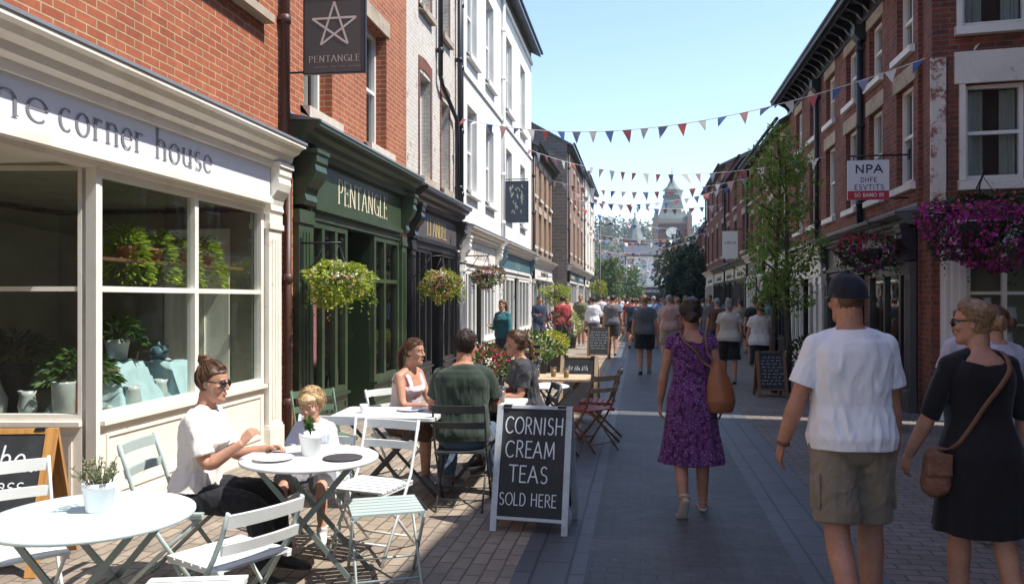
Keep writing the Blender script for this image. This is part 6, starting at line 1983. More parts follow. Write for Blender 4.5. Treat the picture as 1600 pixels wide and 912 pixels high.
def hand(mb, w, d, n, right, s, curl=0.5, spread=1.0, point=None):
    d = d.normalized(); n = (n - d * n.dot(d)).normalized()
    t = (n.cross(d) if right else d.cross(n)).normalized()      # thumb side
    t = -t
    P = lambda x, y, z=0: w + d * x * s + t * y * s + n * z * s
    mb.tube([P(-0.012, 0), P(0.012, 0), P(0.04, 0.002), P(0.075, 0.001), P(0.088, 0.0)], [(0.024 * s, 0.018 * s), (0.028 * s, 0.018 * s), (0.039 * s, 0.016 * s), (0.041 * s, 0.0135 * s), (0.034 * s, 0.011 * s)], 12, side=t)
    for y, L, r, sp in ((0.030, 0.072, 0.0085, 0.16), (0.0105, 0.080, 0.0088, 0.05), (-0.0095, 0.074, 0.0085, -0.06), (-0.0285, 0.058, 0.0075, -0.18)):
        p = P(0.078, y)
        a = 0.0
        pts = [p]
        for seg, f in ((0.5, 0.55), (0.29, 1.0), (0.24, 0.7)):
            a += f * curl * rnd.uniform(0.85, 1.15)
            dr = d * math.cos(a) + n * math.sin(a) + t * sp * spread * math.cos(a)
            p = p + dr.normalized() * L * seg * s
            pts.append(p)
        mb.tube(pts, [r * s * k for k in (1.05, 1.0, 0.92, 0.72)], 8)
    p = P(0.018, 0.028, 0.004)
    d1 = (d * 0.68 + t * 0.66 + n * 0.30).normalized(); d2 = (d * 0.92 + t * 0.22 + n * 0.35).normalized()
    mb.tube([p, p + d1 * 0.042 * s, p + d1 * 0.042 * s + d2 * 0.030 * s, p + d1 * 0.042 * s + d2 * 0.054 * s], [0.0125 * s, 0.0105 * s, 0.0095 * s, 0.007 * s], 8)

def remesh(o, vox, smooth=3, fac=0.5, disp=None):
    m = o.modifiers.new("union", 'REMESH'); m.mode = 'VOXEL'; m.voxel_size = vox; m.use_smooth_shade = True
    if smooth:
        q = o.modifiers.new("soften", 'SMOOTH'); q.iterations = smooth; q.factor = fac
    for tex, st in disp or ():
        q = o.modifiers.new("folds", 'DISPLACE'); q.texture = tex; q.strength = st; q.mid_level = 0.5; q.texture_coords = 'LOCAL'
    return o

def head_solid(mb, F):
    hs, HM, hc = F.hs, F.HM, F.hc
    W = lambda v: hc + HM @ (Vector(v) * hs)
    rings = []
    nose_soft = 1.0 if not F.child else 0.75
    for z, a, f, b in HEADS:
        ring = []
        c = (f + b) / 2
        for i in range(24):
            t = 2 * math.pi * i / 24
            ct, st = math.cos(t), math.sin(t)
            y0 = c - 0.01 if abs(z) < 0.09 else c
            ring.append(W((a * ct, y0 + (f - y0) * st if st > 0 else y0 + (y0 - b) * st, z)))
        rings.append(ring)
    mb.loft(rings)
    E = lambda c, r: mb.ellipsoid(W(c), (r[0] * hs, r[1] * hs, r[2] * hs), 12, 8, 0, HM)
    # nose, lips, chin, brow, cheeks, ears
    mb.tube([W((0, 0.084, 0.022)), W((0, 0.096, 0.0)), W((0, 0.109 * nose_soft + 0.024 * (1 - nose_soft) * 3.5, -0.024)), W((0, 0.098, -0.034))], [0.007 * hs, 0.009 * hs, 0.0125 * hs, 0.008 * hs], 8)
    for x in (-1, 1):
        E((x * 0.0115, 0.096, -0.028), (0.008, 0.009, 0.007))
        E((x * 0.028, 0.083, 0.026), (0.022, 0.010, 0.007))
        E((x * 0.038, 0.066, -0.022), (0.024, 0.022, 0.022))
        E((x * 0.071, -0.010, -0.004), (0.009, 0.018, 0.031))
    E((0, 0.090, -0.053), (0.021, 0.009, 0.0065)); E((0, 0.089, -0.065), (0.018, 0.009, 0.007))
    E((0, 0.078, -0.098), (0.022, 0.017, 0.016))
    # neck
    nr = (0.052 if F.female else 0.060) * F.s * (0.82 if F.child else 1.0)
    mb.tube([F.tp(0.50), F.tp(0.555), F.hc + HM @ Vector((0, -0.022, -0.075)) * hs, F.hc + HM @ Vector((0, -0.018, -0.02)) * hs], [nr * 1.35, nr * 1.08, nr, nr * 0.95], 16)

def body(F, parent, mat, vox, hands=True, shoes=True, barefoot=False, curl=0.5):
    mb = MB()
    s, bk = F.s, F.bulk
    torso(mb, F, -0.10, 0.57, -0.004)
    head_solid(mb, F)
    yoke(mb, F, -0.004)
    fb = 0.92 if F.female else 1.05
    if F.child: fb *= 0.92
    fb *= (0.4 + 0.6 * bk)
    up_ = [.052, .051, .046, .041, .039]; fo = [.039, .043, .040, .032, .027]
    for k in 'rl':
        a, b, c, d, n = F.arm[k]
        mb.ellipsoid(a, (0.050 * s * fb, 0.050 * s * fb, 0.052 * s * fb))
        pts = bezier_path(a, b, c)
        mb.tube(pts, [r * s * fb for r in limb_r(pts, a, b, c, up_, fo)], 14)
        if hands:
            hand(mb, c, d, n, k == 'r', s * (0.95 if F.female else 1.03), curl)
        else:
            mb.tube([c, c + d * 0.09 * s, c + d * 0.16 * s], [(0.026 * s, 0.02 * s), (0.04 * s, 0.02 * s), (0.02 * s, 0.012 * s)], 10)
        h, kn, an, ft = F.leg[k]
        pts = bezier_path(h, kn, an)
        mb.tube(pts, [r * s * fb for r in limb_r(pts, h, kn, an, [.088, .085, .075, .063, .058], [.056, .061, .058, .046, .038])], 16)
        foot(mb, F, k, 0.90)
    o = mb.build("body", mat, parent)
    return remesh(o, vox, 4, 0.5)

def foot(mb, F, k, scale=1.0, sole=False):
    h, kn, an, ft = F.leg[k]
    s = F.s * (0.93 if F.female else 1.03) * (1.0 if not F.child else 1.1)
    dn = (an - kn).normalized()
    sd = Vector((1, 0, 0)); sd = (sd - ft * sd.dot(ft)).normalized()
    up = sd.cross(ft).normalized()
    P = lambda y, z: an + ft * y * s + up * z * s
    g = scale
    if not sole:
        mb.tube([P(-0.062, -0.040), P(-0.045, -0.040), P(0.0, -0.038), (P(0.06, -0.050)), P(0.12, -0.058), P(0.165, -0.062), P(0.188, -0.064)],
                [(0.024 * s * g, 0.024 * s * g), (0.033 * s * g, 0.037 * s * g), (0.036 * s * g, 0.043 * s * g), (0.041 * s * g, 0.030 * s * g), (0.045 * s * g, 0.021 * s * g), (0.038 * s * g, 0.016 * s * g), (0.018 * s * g, 0.010 * s * g)], 14, side=sd)
        mb.tube([an + up * 0.03 * s, an, P(0.0, -0.035)], [0.040 * s * g, 0.041 * s * g, 0.040 * s * g], 12)
    else:
        mb.tube([P(-0.072, -0.074), P(-0.05, -0.074), P(0.0, -0.074), P(0.06, -0.076), P(0.12, -0.077), P(0.17, -0.077), P(0.198, -0.076)],
                [(0.022 * s, 0.012 * s), (0.036 * s, 0.013 * s), (0.038 * s, 0.013 * s), (0.044 * s, 0.012 * s), (0.049 * s, 0.012 * s), (0.042 * s, 0.011 * s), (0.018 * s, 0.010 * s)], 14, side=sd)

def shoes(F, parent, mat, vox, kind='shoe', solemat=None):
    for k in 'rl':
        mb = MB()
        if kind == 'shoe':
            foot(mb, F, k, 1.16)
            foot(mb, F, k, 1.0, True)
            o = mb.build("shoe", mat, parent); remesh(o, vox, 2)
        else:
            foot(mb, F, k, 1.0, True)
            h, kn, an, ft = F.leg[k]; s = F.s
            sd = Vector((1, 0, 0)); sd = (sd - ft * sd.dot(ft)).normalized(); up = sd.cross(ft)
            for y, z, w_, hh in ((0.10, -0.052, 0.047, 0.030), (-0.03, -0.010, 0.042, 0.047)):
                pts = [an + ft * (y + (0.02 * math.sin(a) if y > 0 else -0.035 * math.sin(a))) * s + sd * w_ * math.cos(a) * s + up * (z + (hh * math.sin(a) - 0.02 if y > 0 else 0.0)) * s for a in [math.pi * i / 10 for i in range(11)]]
                mb.tube(pts, (0.010 * s, 0.005 * s), 6)
            mb.build("sandal", mat, parent)

def sleeve_r(F, off):
    fb = (0.92 if F.female else 1.05) * (0.92 if F.child else 1.0) * (0.4 + 0.6 * F.bulk)
    return [(.053 * F.s * fb + off * 0.6), (.052 * F.s * fb + off * 0.75), (.048 * F.s * fb + off * 1.2), (.044 * F.s * fb + off * 1.4), (.043 * F.s * fb + off * 1.3)]

def shirt(F, parent, mat, vox, hem=-0.06, sleeve=0.55, off=0.014, name="shirt", neck=0.545, flare=0.010, sx=1.0, fold=0.016, vest=False, crease=0.011):
    mb = MB()
    n = 34
    rings = []
    K = 60
    n = 96
    so = rnd.uniform(0, 40)
    for i in range(K + 1):
        z = hem + (neck - hem) * i / K
        o = off + flare * (1 - i / K)
        if z > 0.5: o = off * 0.75
        if i <= 1: o += 0.002
        ring = F.ring(z, o, n, sx)
        ctr = sum(ring, Vector()) / n
        wgt = (1.0 - 0.5 * i / K) * (1.0 if z < 0.44 else max(0.0, 1 - (z - 0.44) / 0.06)) * min(1.0, 0.35 + i / 10)
        for j in range(n):
            t = 2 * math.pi * j / n
            X, Y = math.cos(t), math.sin(t)
            q1 = mnoise.noise(Vector((X * 2.6 + so, Y * 2.6, z * 7.5 - abs(X) * 3.0)))
            q2 = mnoise.noise(Vector((X * 4.2, Y * 4.2 + so, z * 5.0)))
            cr = (1 - abs(q1) * 2.0) ** 2 if abs(q1) < 0.5 else 0.0
            cr2 = (1 - abs(q2) * 2.0) ** 2 if abs(q2) < 0.5 else 0.0
            ring[j] = ring[j] + (ring[j] - ctr).normalized() * (crease * wgt * (0.75 * cr + 0.7 * cr2 - 0.12))
        rings.append(ring)
    mb.loft(rings)
    if not vest:
        yoke(mb, F, off)
        for k in 'rl':
            a, b, c, d, nn = F.arm[k]
            r = sleeve_r(F, off)
            mb.ellipsoid(a, (r[0] * 1.02, r[0] * 1.02, r[0] * 1.02))
            inner = a.lerp(F.tp(0.46), 0.5)
            if sleeve <= 1.0:
                e = a.lerp(b, sleeve)
                cloth_tube(mb, [inner, a, a.lerp(e, 0.5), e], [r[0] * 0.9, r[0], r[1], r[2] * 1.06], 26, crease * 0.55)
            else:
                pts = bezier_path(a, b, b.lerp(c, sleeve - 1.0))
                mb.tube([inner] + pts, [r[0]] + limb_r(pts, a, b, c, [r[0], r[1], r[2], r[3] * 0.96, r[4] * 0.94], [r[4] * 0.94, r[4] * 0.95, r[4] * 0.9, r[4] * 0.8]), 18)
    else:
        for sg in (-1, 1):
            pts = []
            for z, y in ((0.36, 0.112), (0.42, 0.092), (0.475, 0.055), (0.500, 0.0), (0.475, -0.070), (0.40, -0.092)):
                u = F.updir(z); sd = F.side(z); fw = u.cross(sd)
                pts.append(F.tp(z) + sd * sg * 0.092 * F.s + fw * y * F.s * 1.12 + u * (0.012 if abs(y) < .05 else 0.0))
            mb.tube(pts, (0.030 * F.s, 0.016 * F.s), 10, side=F.side(0.4))
    o = mb.build(name, mat, parent)
    return remesh(o, vox, 4, 0.5, ((TEX_FOLD, fold),))

def trousers(F, parent, mat, vox, frac=1.0, top=0.10, off=0.014, loose=1.0, name="trousers", fold=0.018, flare=0.0):
    """frac: how far down, 1 = knee, 2 = ankle"""
    mb = MB()
    torso(mb, F, -0.11, top, off)
    s = F.s
    fb = (0.92 if F.female else 1.05) * (0.92 if F.child else 1.0) * (0.4 + 0.6 * F.bulk)
    for k in 'rl':
        h, kn, an, ft = F.leg[k]
        o2 = off * loose
        if frac <= 1.0:
            e = h.lerp(kn, frac)
            cloth_tube(mb, [h + (h - kn).normalized() * 0.03, h, h.lerp(e, 0.35), h.lerp(e, 0.7), e], [.088 * s * fb + o2, .094 * s * fb + o2, .088 * s * fb + o2 * 1.3, .080 * s * fb + o2 * 1.7, .074 * s * fb + o2 * 2 + flare], 30, 0.011)
        else:
            e = kn.lerp(an, frac - 1.0)
            pts = bezier_path(h, kn, e, 8)
            rr = limb_r(pts, h, kn, e, [.092, .090, .080, .070, .066], [.065, .066, .062, .054, .048])
            cloth_tube(mb, pts, [r * s * fb + o2 for r in rr], 26, 0.010)
    o = mb.build(name, mat, parent)
    return remesh(o, vox, 8, 0.6, ((TEX_FOLD, fold),))

def dress(F, parent, mat, vox, hem_z, sleeve=0.3, waist=0.17, flare=0.13, folds=9, depth=0.05, off=0.012, name="dress", neck=0.53, lower_off=0.016, back_low=0.0, sway=(0, 0)):
    """bodice as a solid, skirt as a pleated shell hanging from the waist"""
    mb = MB()
    n = 90
    rings = []
    K = 14
    for i in range(K + 1):
        ring = []
        cache = {}
        for j in range(n):
            t = 2 * math.pi * j / n
            dback = abs(((math.degrees(t) - 270) + 180) % 360 - 180)
            top = neck - back_low * max(0.0, 1 - dback / 52.0)
            z = round((waist + (top - waist) * i / K) / 0.004) * 0.004
            if z not in cache: cache[z] = F.ring(z, off, n)
            ring.append(cache[z][j])
        rings.append(ring)
    low = []
    wz = F.tp(waist).z
    a_w = F.ring(waist, off, n); a_h = F.ring(0.0, lower_off, n)
    hz = F.tp(0.0).z
    M_ = 18
    for i in range(1, M_ + 1):
        z = wz + (hem_z - wz) * i / M_
        f = min(1.0, (wz - z) / (wz - hz))
        g = max(0.0, (hz - z) / (hz - hem_z))
        ring = []
        for j in range(n):
            t = 2 * math.pi * j / n
            p = a_w[j].lerp(a_h[j], f * f * (3 - 2 * f) * 0.5 + f * 0.5)
            fl = flare * F.s * (0.25 * f + 0.75 * g)
            wv = 1 + 0.0
            dirv = Vector((math.cos(t), math.sin(t) * 0.85, 0))
            fd = depth * F.s * g * math.sin(folds * t + 1.3 * math.sin(2 * t + 0.7) + 0.6 * g) + 0.3 * depth * F.s * g * math.sin(folds * 2.3 * t)
            q = Vector((p.x, p.y, z)) + dirv * (fl * g ** 0.8 + fd) + Vector((sway[0], sway[1], 0)) * g * g
            if i == M_: q.z += 0.004 * math.sin(folds * t)
            ring.append(q)
        low.append(ring)
    mb.loft(list(reversed(low)) + rings)
    if sleeve > 0: yoke(mb, F, off)
    for k in 'rl':
        if sleeve <= 0: break
        a, b, c, d, nn = F.arm[k]
        r = sleeve_r(F, off * 0.9)
        mb.ellipsoid(a, (r[0], r[0], r[0]))
        inner = a.lerp(F.tp(0.46), 0.5)
        if sleeve <= 1.0:
            e = a.lerp(b, sleeve); mb.tube([inner, a, e], [r[0] * 0.98, r[0], r[1]], 18)
        else:
            pts = bezier_path(a, b, b.lerp(c, sleeve - 1.0))
            mb.tube([inner] + pts, [r[0]] + limb_r(pts, a, b, c, [r[0], r[1], r[2] * 0.95, r[3] * 0.92, r[4] * 0.9], [r[4] * 0.9, r[4] * 0.9, r[4] * 0.85, r[4] * 0.8]), 18)
    o = mb.build(name, mat, parent)
    return remesh(o, vox, 2, 0.5, ((TEX_FOLD, 0.012),))

def hair(F, parent, mat, vox, style='short', off=0.012, low=-0.07, front=0.070, ear=-0.012, lift=0.0, strands=0):
    mb = MB()
    hs, HM, hc = F.hs, F.HM, F.hc
    W = lambda v: hc + HM @ (Vector(v) * hs)
    zs = [low + (0.119 + off * 0.9 + lift - low) * i / 18 for i in range(19)]
    rings = []
    for z in zs:
        zz = min(0.119, z) if z < 0.10 else 0.10 + (z - 0.10) * (0.019 / (0.019 + off * 0.9 + lift))
        for (z0, a0, f0, b0), (z1, a1, f1, b1) in zip(HEADS, HEADS[1:]):
            if zz <= z1 + 1e-9:
                k = (zz - z0) / (z1 - z0); a, f, b = a0 + (a1 - a0) * k, f0 + (f1 - f0) * k, b0 + (b1 - b0) * k
                break
        o = off if z > low + 0.03 else off * (0.35 + 0.65 * (z - low) / 0.03)
        a += o; f += o; b -= o
        if z < front - 0.035: lim = ear + 0.036 * min(1.0, max(0.0, (z + 0.012) / 0.05))
        elif z < front: lim = ear + 0.036 + (0.062 - ear - 0.036) * (z - front + 0.035) / 0.035
        else: lim = 9
        c = (f + b) / 2
        ring = []
        for i in range(26):
            t = 2 * math.pi * i / 26
            ct, st = math.cos(t), math.sin(t)
            y = c + ((f - c) if st > 0 else (c - b)) * st
            x = a * ct
            if lim < 5:
                k2 = min(1.0, max(0.0, (lim - y) / 0.045 + 0.15))
                k3 = 1 - (1 - k2) ** 1.8
                x -= math.copysign(o * (1 - k3), x) * 1.25
                if y > lim: y, x = lim, x * 0.86
            ring.append(W((x, y, z)))
        rings.append(ring)
    mb.loft(rings)
    if style == 'topbun':
        mb.ellipsoid(W((0, -0.062, 0.128)), (0.042 * hs, 0.042 * hs, 0.038 * hs), 14, 9)
        for i in range(14):
            a = i * 0.9
            mb.tube([W((0.036 * math.cos(a + j * 0.5), -0.062 + 0.036 * math.sin(a + j * 0.5), 0.11 + 0.008 * i * 0.35 + 0.006 * j)) for j in range(4)], 0.010 * hs, 6)
    if style == 'lowbun':
        mb.ellipsoid(W((0, -0.118, -0.005)), (0.048 * hs, 0.036 * hs, 0.044 * hs), 14, 9)
        for i in range(8):
            a = i * 0.8; mb.tube([W((0.036 * math.cos(a + j * 0.6), -0.125 - 0.012 * math.sin(j), -0.005 + 0.034 * math.sin(a + j * 0.6))) for j in range(4)], 0.012 * hs, 6)
    if style == 'updo':
        mb.ellipsoid(W((0, -0.095, -0.035)), (0.056 * hs, 0.034 * hs, 0.05 * hs), 14, 9)
        mb.ellipsoid(W((0, -0.02, 0.085)), (0.074 * hs, 0.09 * hs, 0.052 * hs), 14, 9)
    if style == 'pony':
        mb.ellipsoid(W((0, -0.11, 0.035)), (0.026 * hs, 0.026 * hs, 0.026 * hs), 10, 7)
        for x in (-0.012, 0.0, 0.014):
            mb.tube([W((x, -0.11, 0.035)), W((x * 1.5, -0.145, 0.0)), W((x * 2, -0.148, -0.07)), W((x * 2.4, -0.135, -0.14)), W((x, -0.125, -0.19))], [0.018 * hs, 0.023 * hs, 0.024 * hs, 0.019 * hs, 0.006 * hs], 8)
    if style == 'bowl':
        for i in range(11):
            x = -0.062 + 0.0124 * i
            y = 0.094 - 8.5 * x * x
            mb.tube([W((x * 0.8, y - 0.03, 0.095)), W((x, y + 0.004, 0.062)), W((x * 1.04, y - 0.002, 0.034))], [0.014 * hs, 0.012 * hs, 0.005 * hs], 7)
    if style == 'messy':
        for i in range(26):
            a = rnd.uniform(0, 6.28); e = rnd.uniform(0.1, 1.3)
            p = W((0.07 * math.cos(a) * math.cos(e), -0.005 + 0.085 * math.sin(a) * math.cos(e), 0.03 + 0.10 * math.sin(e)))
            mb.ellipsoid(p, (0.016 * hs,) * 3, 8, 5)
    if style == 'parting':
        for sg in (-1, 1):
            mb.tube([W((0.0, 0.062, 0.098)), W((sg * 0.05, 0.058, 0.072)), W((sg * 0.074, 0.02, 0.03)), W((sg * 0.078, -0.03, -0.01)), W((sg * 0.05, -0.09, -0.03))], [0.010 * hs, 0.015 * hs, 0.017 * hs, 0.018 * hs, 0.014 * hs], 8)
    o = mb.build("hair", mat, parent)
    remesh(o, vox, 2, 0.5, ((TEX_HAIR, 0.009 * hs),))
    if strands:
        sb = MB()
        tgt = {'topbun': Vector((0, -0.062, 0.128)), 'lowbun': Vector((0, -0.118, -0.005)), 'pony': Vector((0, -0.11, 0.035)), 'updo': Vector((0, -0.11, -0.045))}.get(style)
        cen = Vector((0, -0.005, 0.03))
        for i in range(strands):
            if tgt is not None:
                a = rnd.uniform(0, 6.28)
                st_ = Vector((0.074 * math.cos(a), ear + 0.03 + 0.02 * math.sin(a) if abs(math.cos(a)) > 0.6 else (0.06 if math.sin(a) > 0 else -0.09), 0.03 + 0.055 * math.sin(a) if math.sin(a) > -0.3 else low + 0.02))
                en = tgt + Vector((rnd.gauss(0, 0.008), 0, rnd.gauss(0, 0.008)))
            else:
                a = rnd.uniform(R(170), R(370))
                st_ = Vector((rnd.gauss(0, 0.02), rnd.uniform(-0.05, 0.05), 0.118)); e_ = rnd.uniform(low + 0.01, 0.05)
                en = Vector((0.078 * math.cos(a), -0.005 + 0.095 * math.sin(a), e_))
            pts = []
            lift_ = rnd.uniform(0.0, 0.006) + (0.012 if rnd.random() < 0.12 else 0.0)
            for j in range(7):
                f = j / 6
                q = st_.lerp(en, f) - cen
                d_ = q.normalized()
                rad = 1.0 / math.sqrt((d_.x / (0.0715 + off)) ** 2 + (d_.y / (0.096 + off)) ** 2 + (d_.z / (0.090 + off)) ** 2)
                pts.append(W(cen + d_ * (rad + lift_ * math.sin(math.pi * f) + rnd.uniform(-0.001, 0.001))))
            sb.tube(pts, [0.0008 * hs] + [0.0019 * hs] * 5 + [0.0006 * hs], 4)
        sb.build("hair_strands", mat, o)
    return o

M['eye_white'] = plain("eye white", (0.62, 0.58, 0.55), 0.3, 0.02, 50, 0)
M['eye_dark'] = plain("eye iris", (0.03, 0.02, 0.015), 0.15, 0.05, 50, 0)
M['lens_dark'] = plain("dark sunglass lens", (0.012, 0.012, 0.014), 0.08, 0.05, 50, 0, spec=0.8)
M['lip'] = plain("lip", (0.36, 0.13, 0.11), 0.5, 0.05, 50, 0)
def eyes(F, parent, browmat):
    hs, HM, hc = F.hs, F.HM, F.hc
    W = lambda v: hc + HM @ (Vector(v) * hs)
    for x in (-1, 1):
        m = MB()
        m.ellipsoid(W((x * 0.031, 0.0775, 0.006)), (0.0125 * hs, 0.0105 * hs, 0.0075 * hs), 10, 7, 0, HM)
        m.ellipsoid(W((x * 0.031, 0.0845, 0.006)), (0.0052 * hs, 0.0042 * hs, 0.0056 * hs), 8, 6, 1, HM)
        m.build("eye", [M['eye_white'], M['eye_dark']], parent)
    m = MB()
    for x in (-1, 1):
        m.tube([W((x * 0.014, 0.093, 0.026)), W((x * 0.030, 0.092, 0.031)), W((x * 0.048, 0.079, 0.027))], [(0.002 * hs, 0.004 * hs), (0.003 * hs, 0.005 * hs), (0.002 * hs, 0.003 * hs)], 6)
    m.build("eyebrows", browmat, parent)
    m = MB(); m.tube([W((-0.020, 0.0945, -0.058)), W((0, 0.0995, -0.058)), W((0.020, 0.0945, -0.058))], [(0.002 * hs,) * 2, (0.004 * hs, 0.006 * hs), (0.002 * hs,) * 2], 8); m.build("lips", M['lip'], parent)
def sunglasses(F, parent):
    hs, HM, hc = F.hs, F.HM, F.hc
    W = lambda v: hc + HM @ (Vector(v) * hs)
    m = MB()
    for x in (-1, 1):
        m.ellipsoid(W((x * 0.034, 0.094, 0.004)), (0.029 * hs, 0.010 * hs, 0.024 * hs), 14, 7, 0, HM)
        m.tube([W((x * 0.058, 0.090, 0.012)), W((x * 0.074, 0.06, 0.013)), W((x * 0.078, -0.012, 0.016)), W((x * 0.077, -0.024, 0.004))], (0.003 * hs, 0.005 * hs), 6)
    m.tube([W((-0.012, 0.101, 0.012)), W((0.012, 0.101, 0.012))], 0.004 * hs, 6)
    m.build("sunglasses", M['lens_dark'], parent)

def cap(F, parent, mat):
    hs, HM, hc = F.hs, F.HM, F.hc
    W = lambda v: hc + HM @ (Vector(v) * hs)
    m = MB()
    rings = []
    for z in [0.018 + 0.126 * i / 12 for i in range(13)]:
        q = (z - 0.018) / 0.126
        k = math.sqrt(max(0.0006, 1 - q ** 2.6))
        rings.append([W((0.086 * k * math.cos(t), -0.004 + (0.106 if math.sin(t) > 0 else 0.112) * k * math.sin(t), z + 0.010 * math.sin(t))) for t in [2 * math.pi * i / 30 for i in range(30)]])
    m.loft(rings)
    m.ellipsoid(W((0, -0.004, 0.145)), (0.008 * hs, 0.008 * hs, 0.005 * hs), 8, 5)
    m.tube([W((0.084 * math.cos(t), -0.004 + 0.114 * math.sin(t), 0.022 + 0.012 * math.sin(t))) for t in [math.pi + math.pi * i / 10 for i in range(11)]], (0.004 * hs, 0.012 * hs), 6)
    c = m.build("cap", mat, parent)
    v = MB()
    top, bot = [], []
    n = 14
    rows = []
    for j in range(6):
        f = j / 5
        rows.append([W((0.080 * (1 - 0.12 * f * f) * math.sin(t), 0.088 * math.cos(t) + 0.075 * f * (0.35 + 0.65 * math.cos(t)) + 0.006, 0.030 - 0.012 * f - 0.016 * (math.sin(t) ** 2))) for t in [R(-75 + 150 * i / n) for i in range(n + 1)]])
    v.loft(rows, 0, False, True, closed=False)
    o = v.build("visor", mat, c)
    q = o.modifiers.new("thick", 'SOLIDIFY'); q.thickness = 0.004

M['skin_light'] = skinmat("light skin", (0.50, 0.285, 0.20)); M['skin_tan'] = skinmat("tanned skin", (0.44, 0.235, 0.16)); M['skin_warm'] = skinmat("warm skin", (0.49, 0.275, 0.195)); M['skin_child'] = skinmat("child skin", (0.55, 0.32, 0.23))
M['hair_dark'] = hairmat("dark brown hair", (0.028, 0.016, 0.011)); M['hair_brown'] = hairmat("brown hair", (0.095, 0.045, 0.022)); M['hair_light'] = hairmat("light brown hair", (0.22, 0.125, 0.065)); M['hair_blond'] = hairmat("blond hair", (0.52, 0.36, 0.19)); M['hair_grey'] = hairmat("grey hair", (0.20, 0.19, 0.18)); M['hair_dblond'] = hairmat("dark blond hair", (0.24, 0.145, 0.075))
M['tee_white'] = fabric("white cotton", (0.82, 0.83, 0.87), 0.04); M['tee_warm'] = fabric("white slub cotton", (0.74, 0.71, 0.68), 0.06); M['tee_green'] = fabric("dark green cotton", (0.030, 0.045, 0.034)); M['tee_char'] = fabric("charcoal print cotton", (0.045, 0.047, 0.055), spots=(16, (0.22, 0.20, 0.20), 0.06)); M['denim_black'] = fabric("black denim", (0.018, 0.018, 0.021)); M['denim_blue'] = fabric("blue denim", (0.075, 0.11, 0.17)); M['khaki'] = fabric("khaki cotton", (0.225, 0.185, 0.135)); M['black_knit'] = fabric("black knit", (0.014, 0.013, 0.015)); M['purple_print'] = fabric("purple print cotton", (0.135, 0.040, 0.155), 0.2, spots=(62, (0.46, 0.27, 0.46), 0.20)); M['lilac_vest'] = fabric("pale lilac cotton", (0.66, 0.58, 0.63), 0.05); M['brown_skirt'] = fabric("brown cotton", (0.10, 0.055, 0.035))
M['navy_cap'] = fabric("navy cap cloth", (0.016, 0.018, 0.028)); M['shoe_black'] = plain("black shoe leather", (0.02, 0.02, 0.02), 0.5, 0.2, 20, 0.2); M['shoe_white'] = plain("white shoe canvas", (0.62, 0.60, 0.58), 0.7, 0.08, 20, 0.2); M['shoe_grey'] = plain("grey trainer", (0.16, 0.16, 0.17), 0.7, 0.2, 20, 0.2); M['leather_tan'] = plain("tan leather", (0.28, 0.098, 0.038), 0.5, 0.18, 9, 0.4); M['leather_brown'] = plain("brown strap leather", (0.17, 0.075, 0.04), 0.5, 0.2, 20, 0.3); M['woven'] = plain("woven red brown bag cloth", (0.22, 0.095, 0.06), 0.9, 0.3, 30, 0.8, dirt=(0.36, 0.22, 0.15)); M['sandal'] = plain("pale sandal leather", (0.46, 0.40, 0.35), 0.6, 0.1, 20, 0.2)
HI, MID, LO = 0.0048, 0.007, 0.012
def person(label, loc, rz, group=None):
    return thing("person", label, "person", loc, rz, group)

# ---- the woman in the purple dress, walking away
p = person("woman in a purple printed dress walking away with a tan shoulder bag", (0.40, 6.48, 0), R(4))
F = Fig(1.67, True, 1.05, lean=(2, 0), twist=-3,
        legs={'r': ((0.02, 0.08, -1), (0.0, -0.03, -1), (0.12, 1, -0.03)), 'l': ((-0.02, -0.10, -1), (0.0, -0.66, -1), (-0.12, 0.50, -0.86))},
        arms={'r': ((0.22, -0.10, -1), (0.10, 0.18, -1), (0.05, 0.12, -1), (-1, 0.2, 0)), 'l': ((-0.24, 0.06, -1), (-0.10, 0.24, -1), (-0.02, 0.1, -1), (1, 0.2, 0))}, head=(2, 4, 0))
body(F, p, M['skin_tan'], HI, curl=0.45); dress(F, p, M['purple_print'], HI, 0.375, sleeve=0.24, waist=0.20, flare=0.062, folds=10, depth=0.020, neck=0.515, back_low=0.10)
hair(F, p, M['hair_dark'], HI, 'updo', off=0.016, low=-0.085, strands=170); shoes(F, p, M['sandal'], HI, 'sandal'); eyes(F, p, M['hair_dark'])
PW = F
t = thing("shoulder_bag", "tan leather slouch bag hanging at the hip of the woman in purple", "bag", (0.40, 6.48, 0), R(4))
k = MB()
bx, by = 0.215, -0.11
rings = []
for i in range(15):
    f = i / 14
    z = 0.79 + 0.40 * f
    w_ = (0.098 * (1 - f ** 2.0) ** 0.9 + 0.022) * (0.75 + 0.25 * min(1, f * 5)); d_ = (0.075 * (1 - f ** 2.0) + 0.022) * (0.7 + 0.3 * min(1, f * 5))
    cx, cy = bx - 0.03 * f, by + 0.0 * f
    rings.append([(cx + w_ * math.cos(a) * (1 + 0.03 * math.sin(5 * a + 4 * f)), cy + d_ * math.sin(a) * (1 + 0.05 * math.sin(4 * a + 3 * f)), z) for a in [2 * math.pi * j / 32 for j in range(32)]])
k.loft(rings); o = k.build("pouch", M['leather_tan'], t); remesh(o, 0.006, 2, 0.5, ((TEX_FOLD, 0.012),))
def strap(parent, pts, mat, w=0.010, th=0.004, side=(1, 0, 0), name="strap"):
    P = [Vector(q) for q in pts]
    # smooth the path
    for _ in range(2):
        Q = [P[0]]
        for a, b in zip(P, P[1:]):
            Q += [a.lerp(b, 0.25), a.lerp(b, 0.75)]
        P = Q + [P[-1]]
    m = MB(); m.tube(P, (w, th), 8, side=side); return m.build(name, mat, parent)
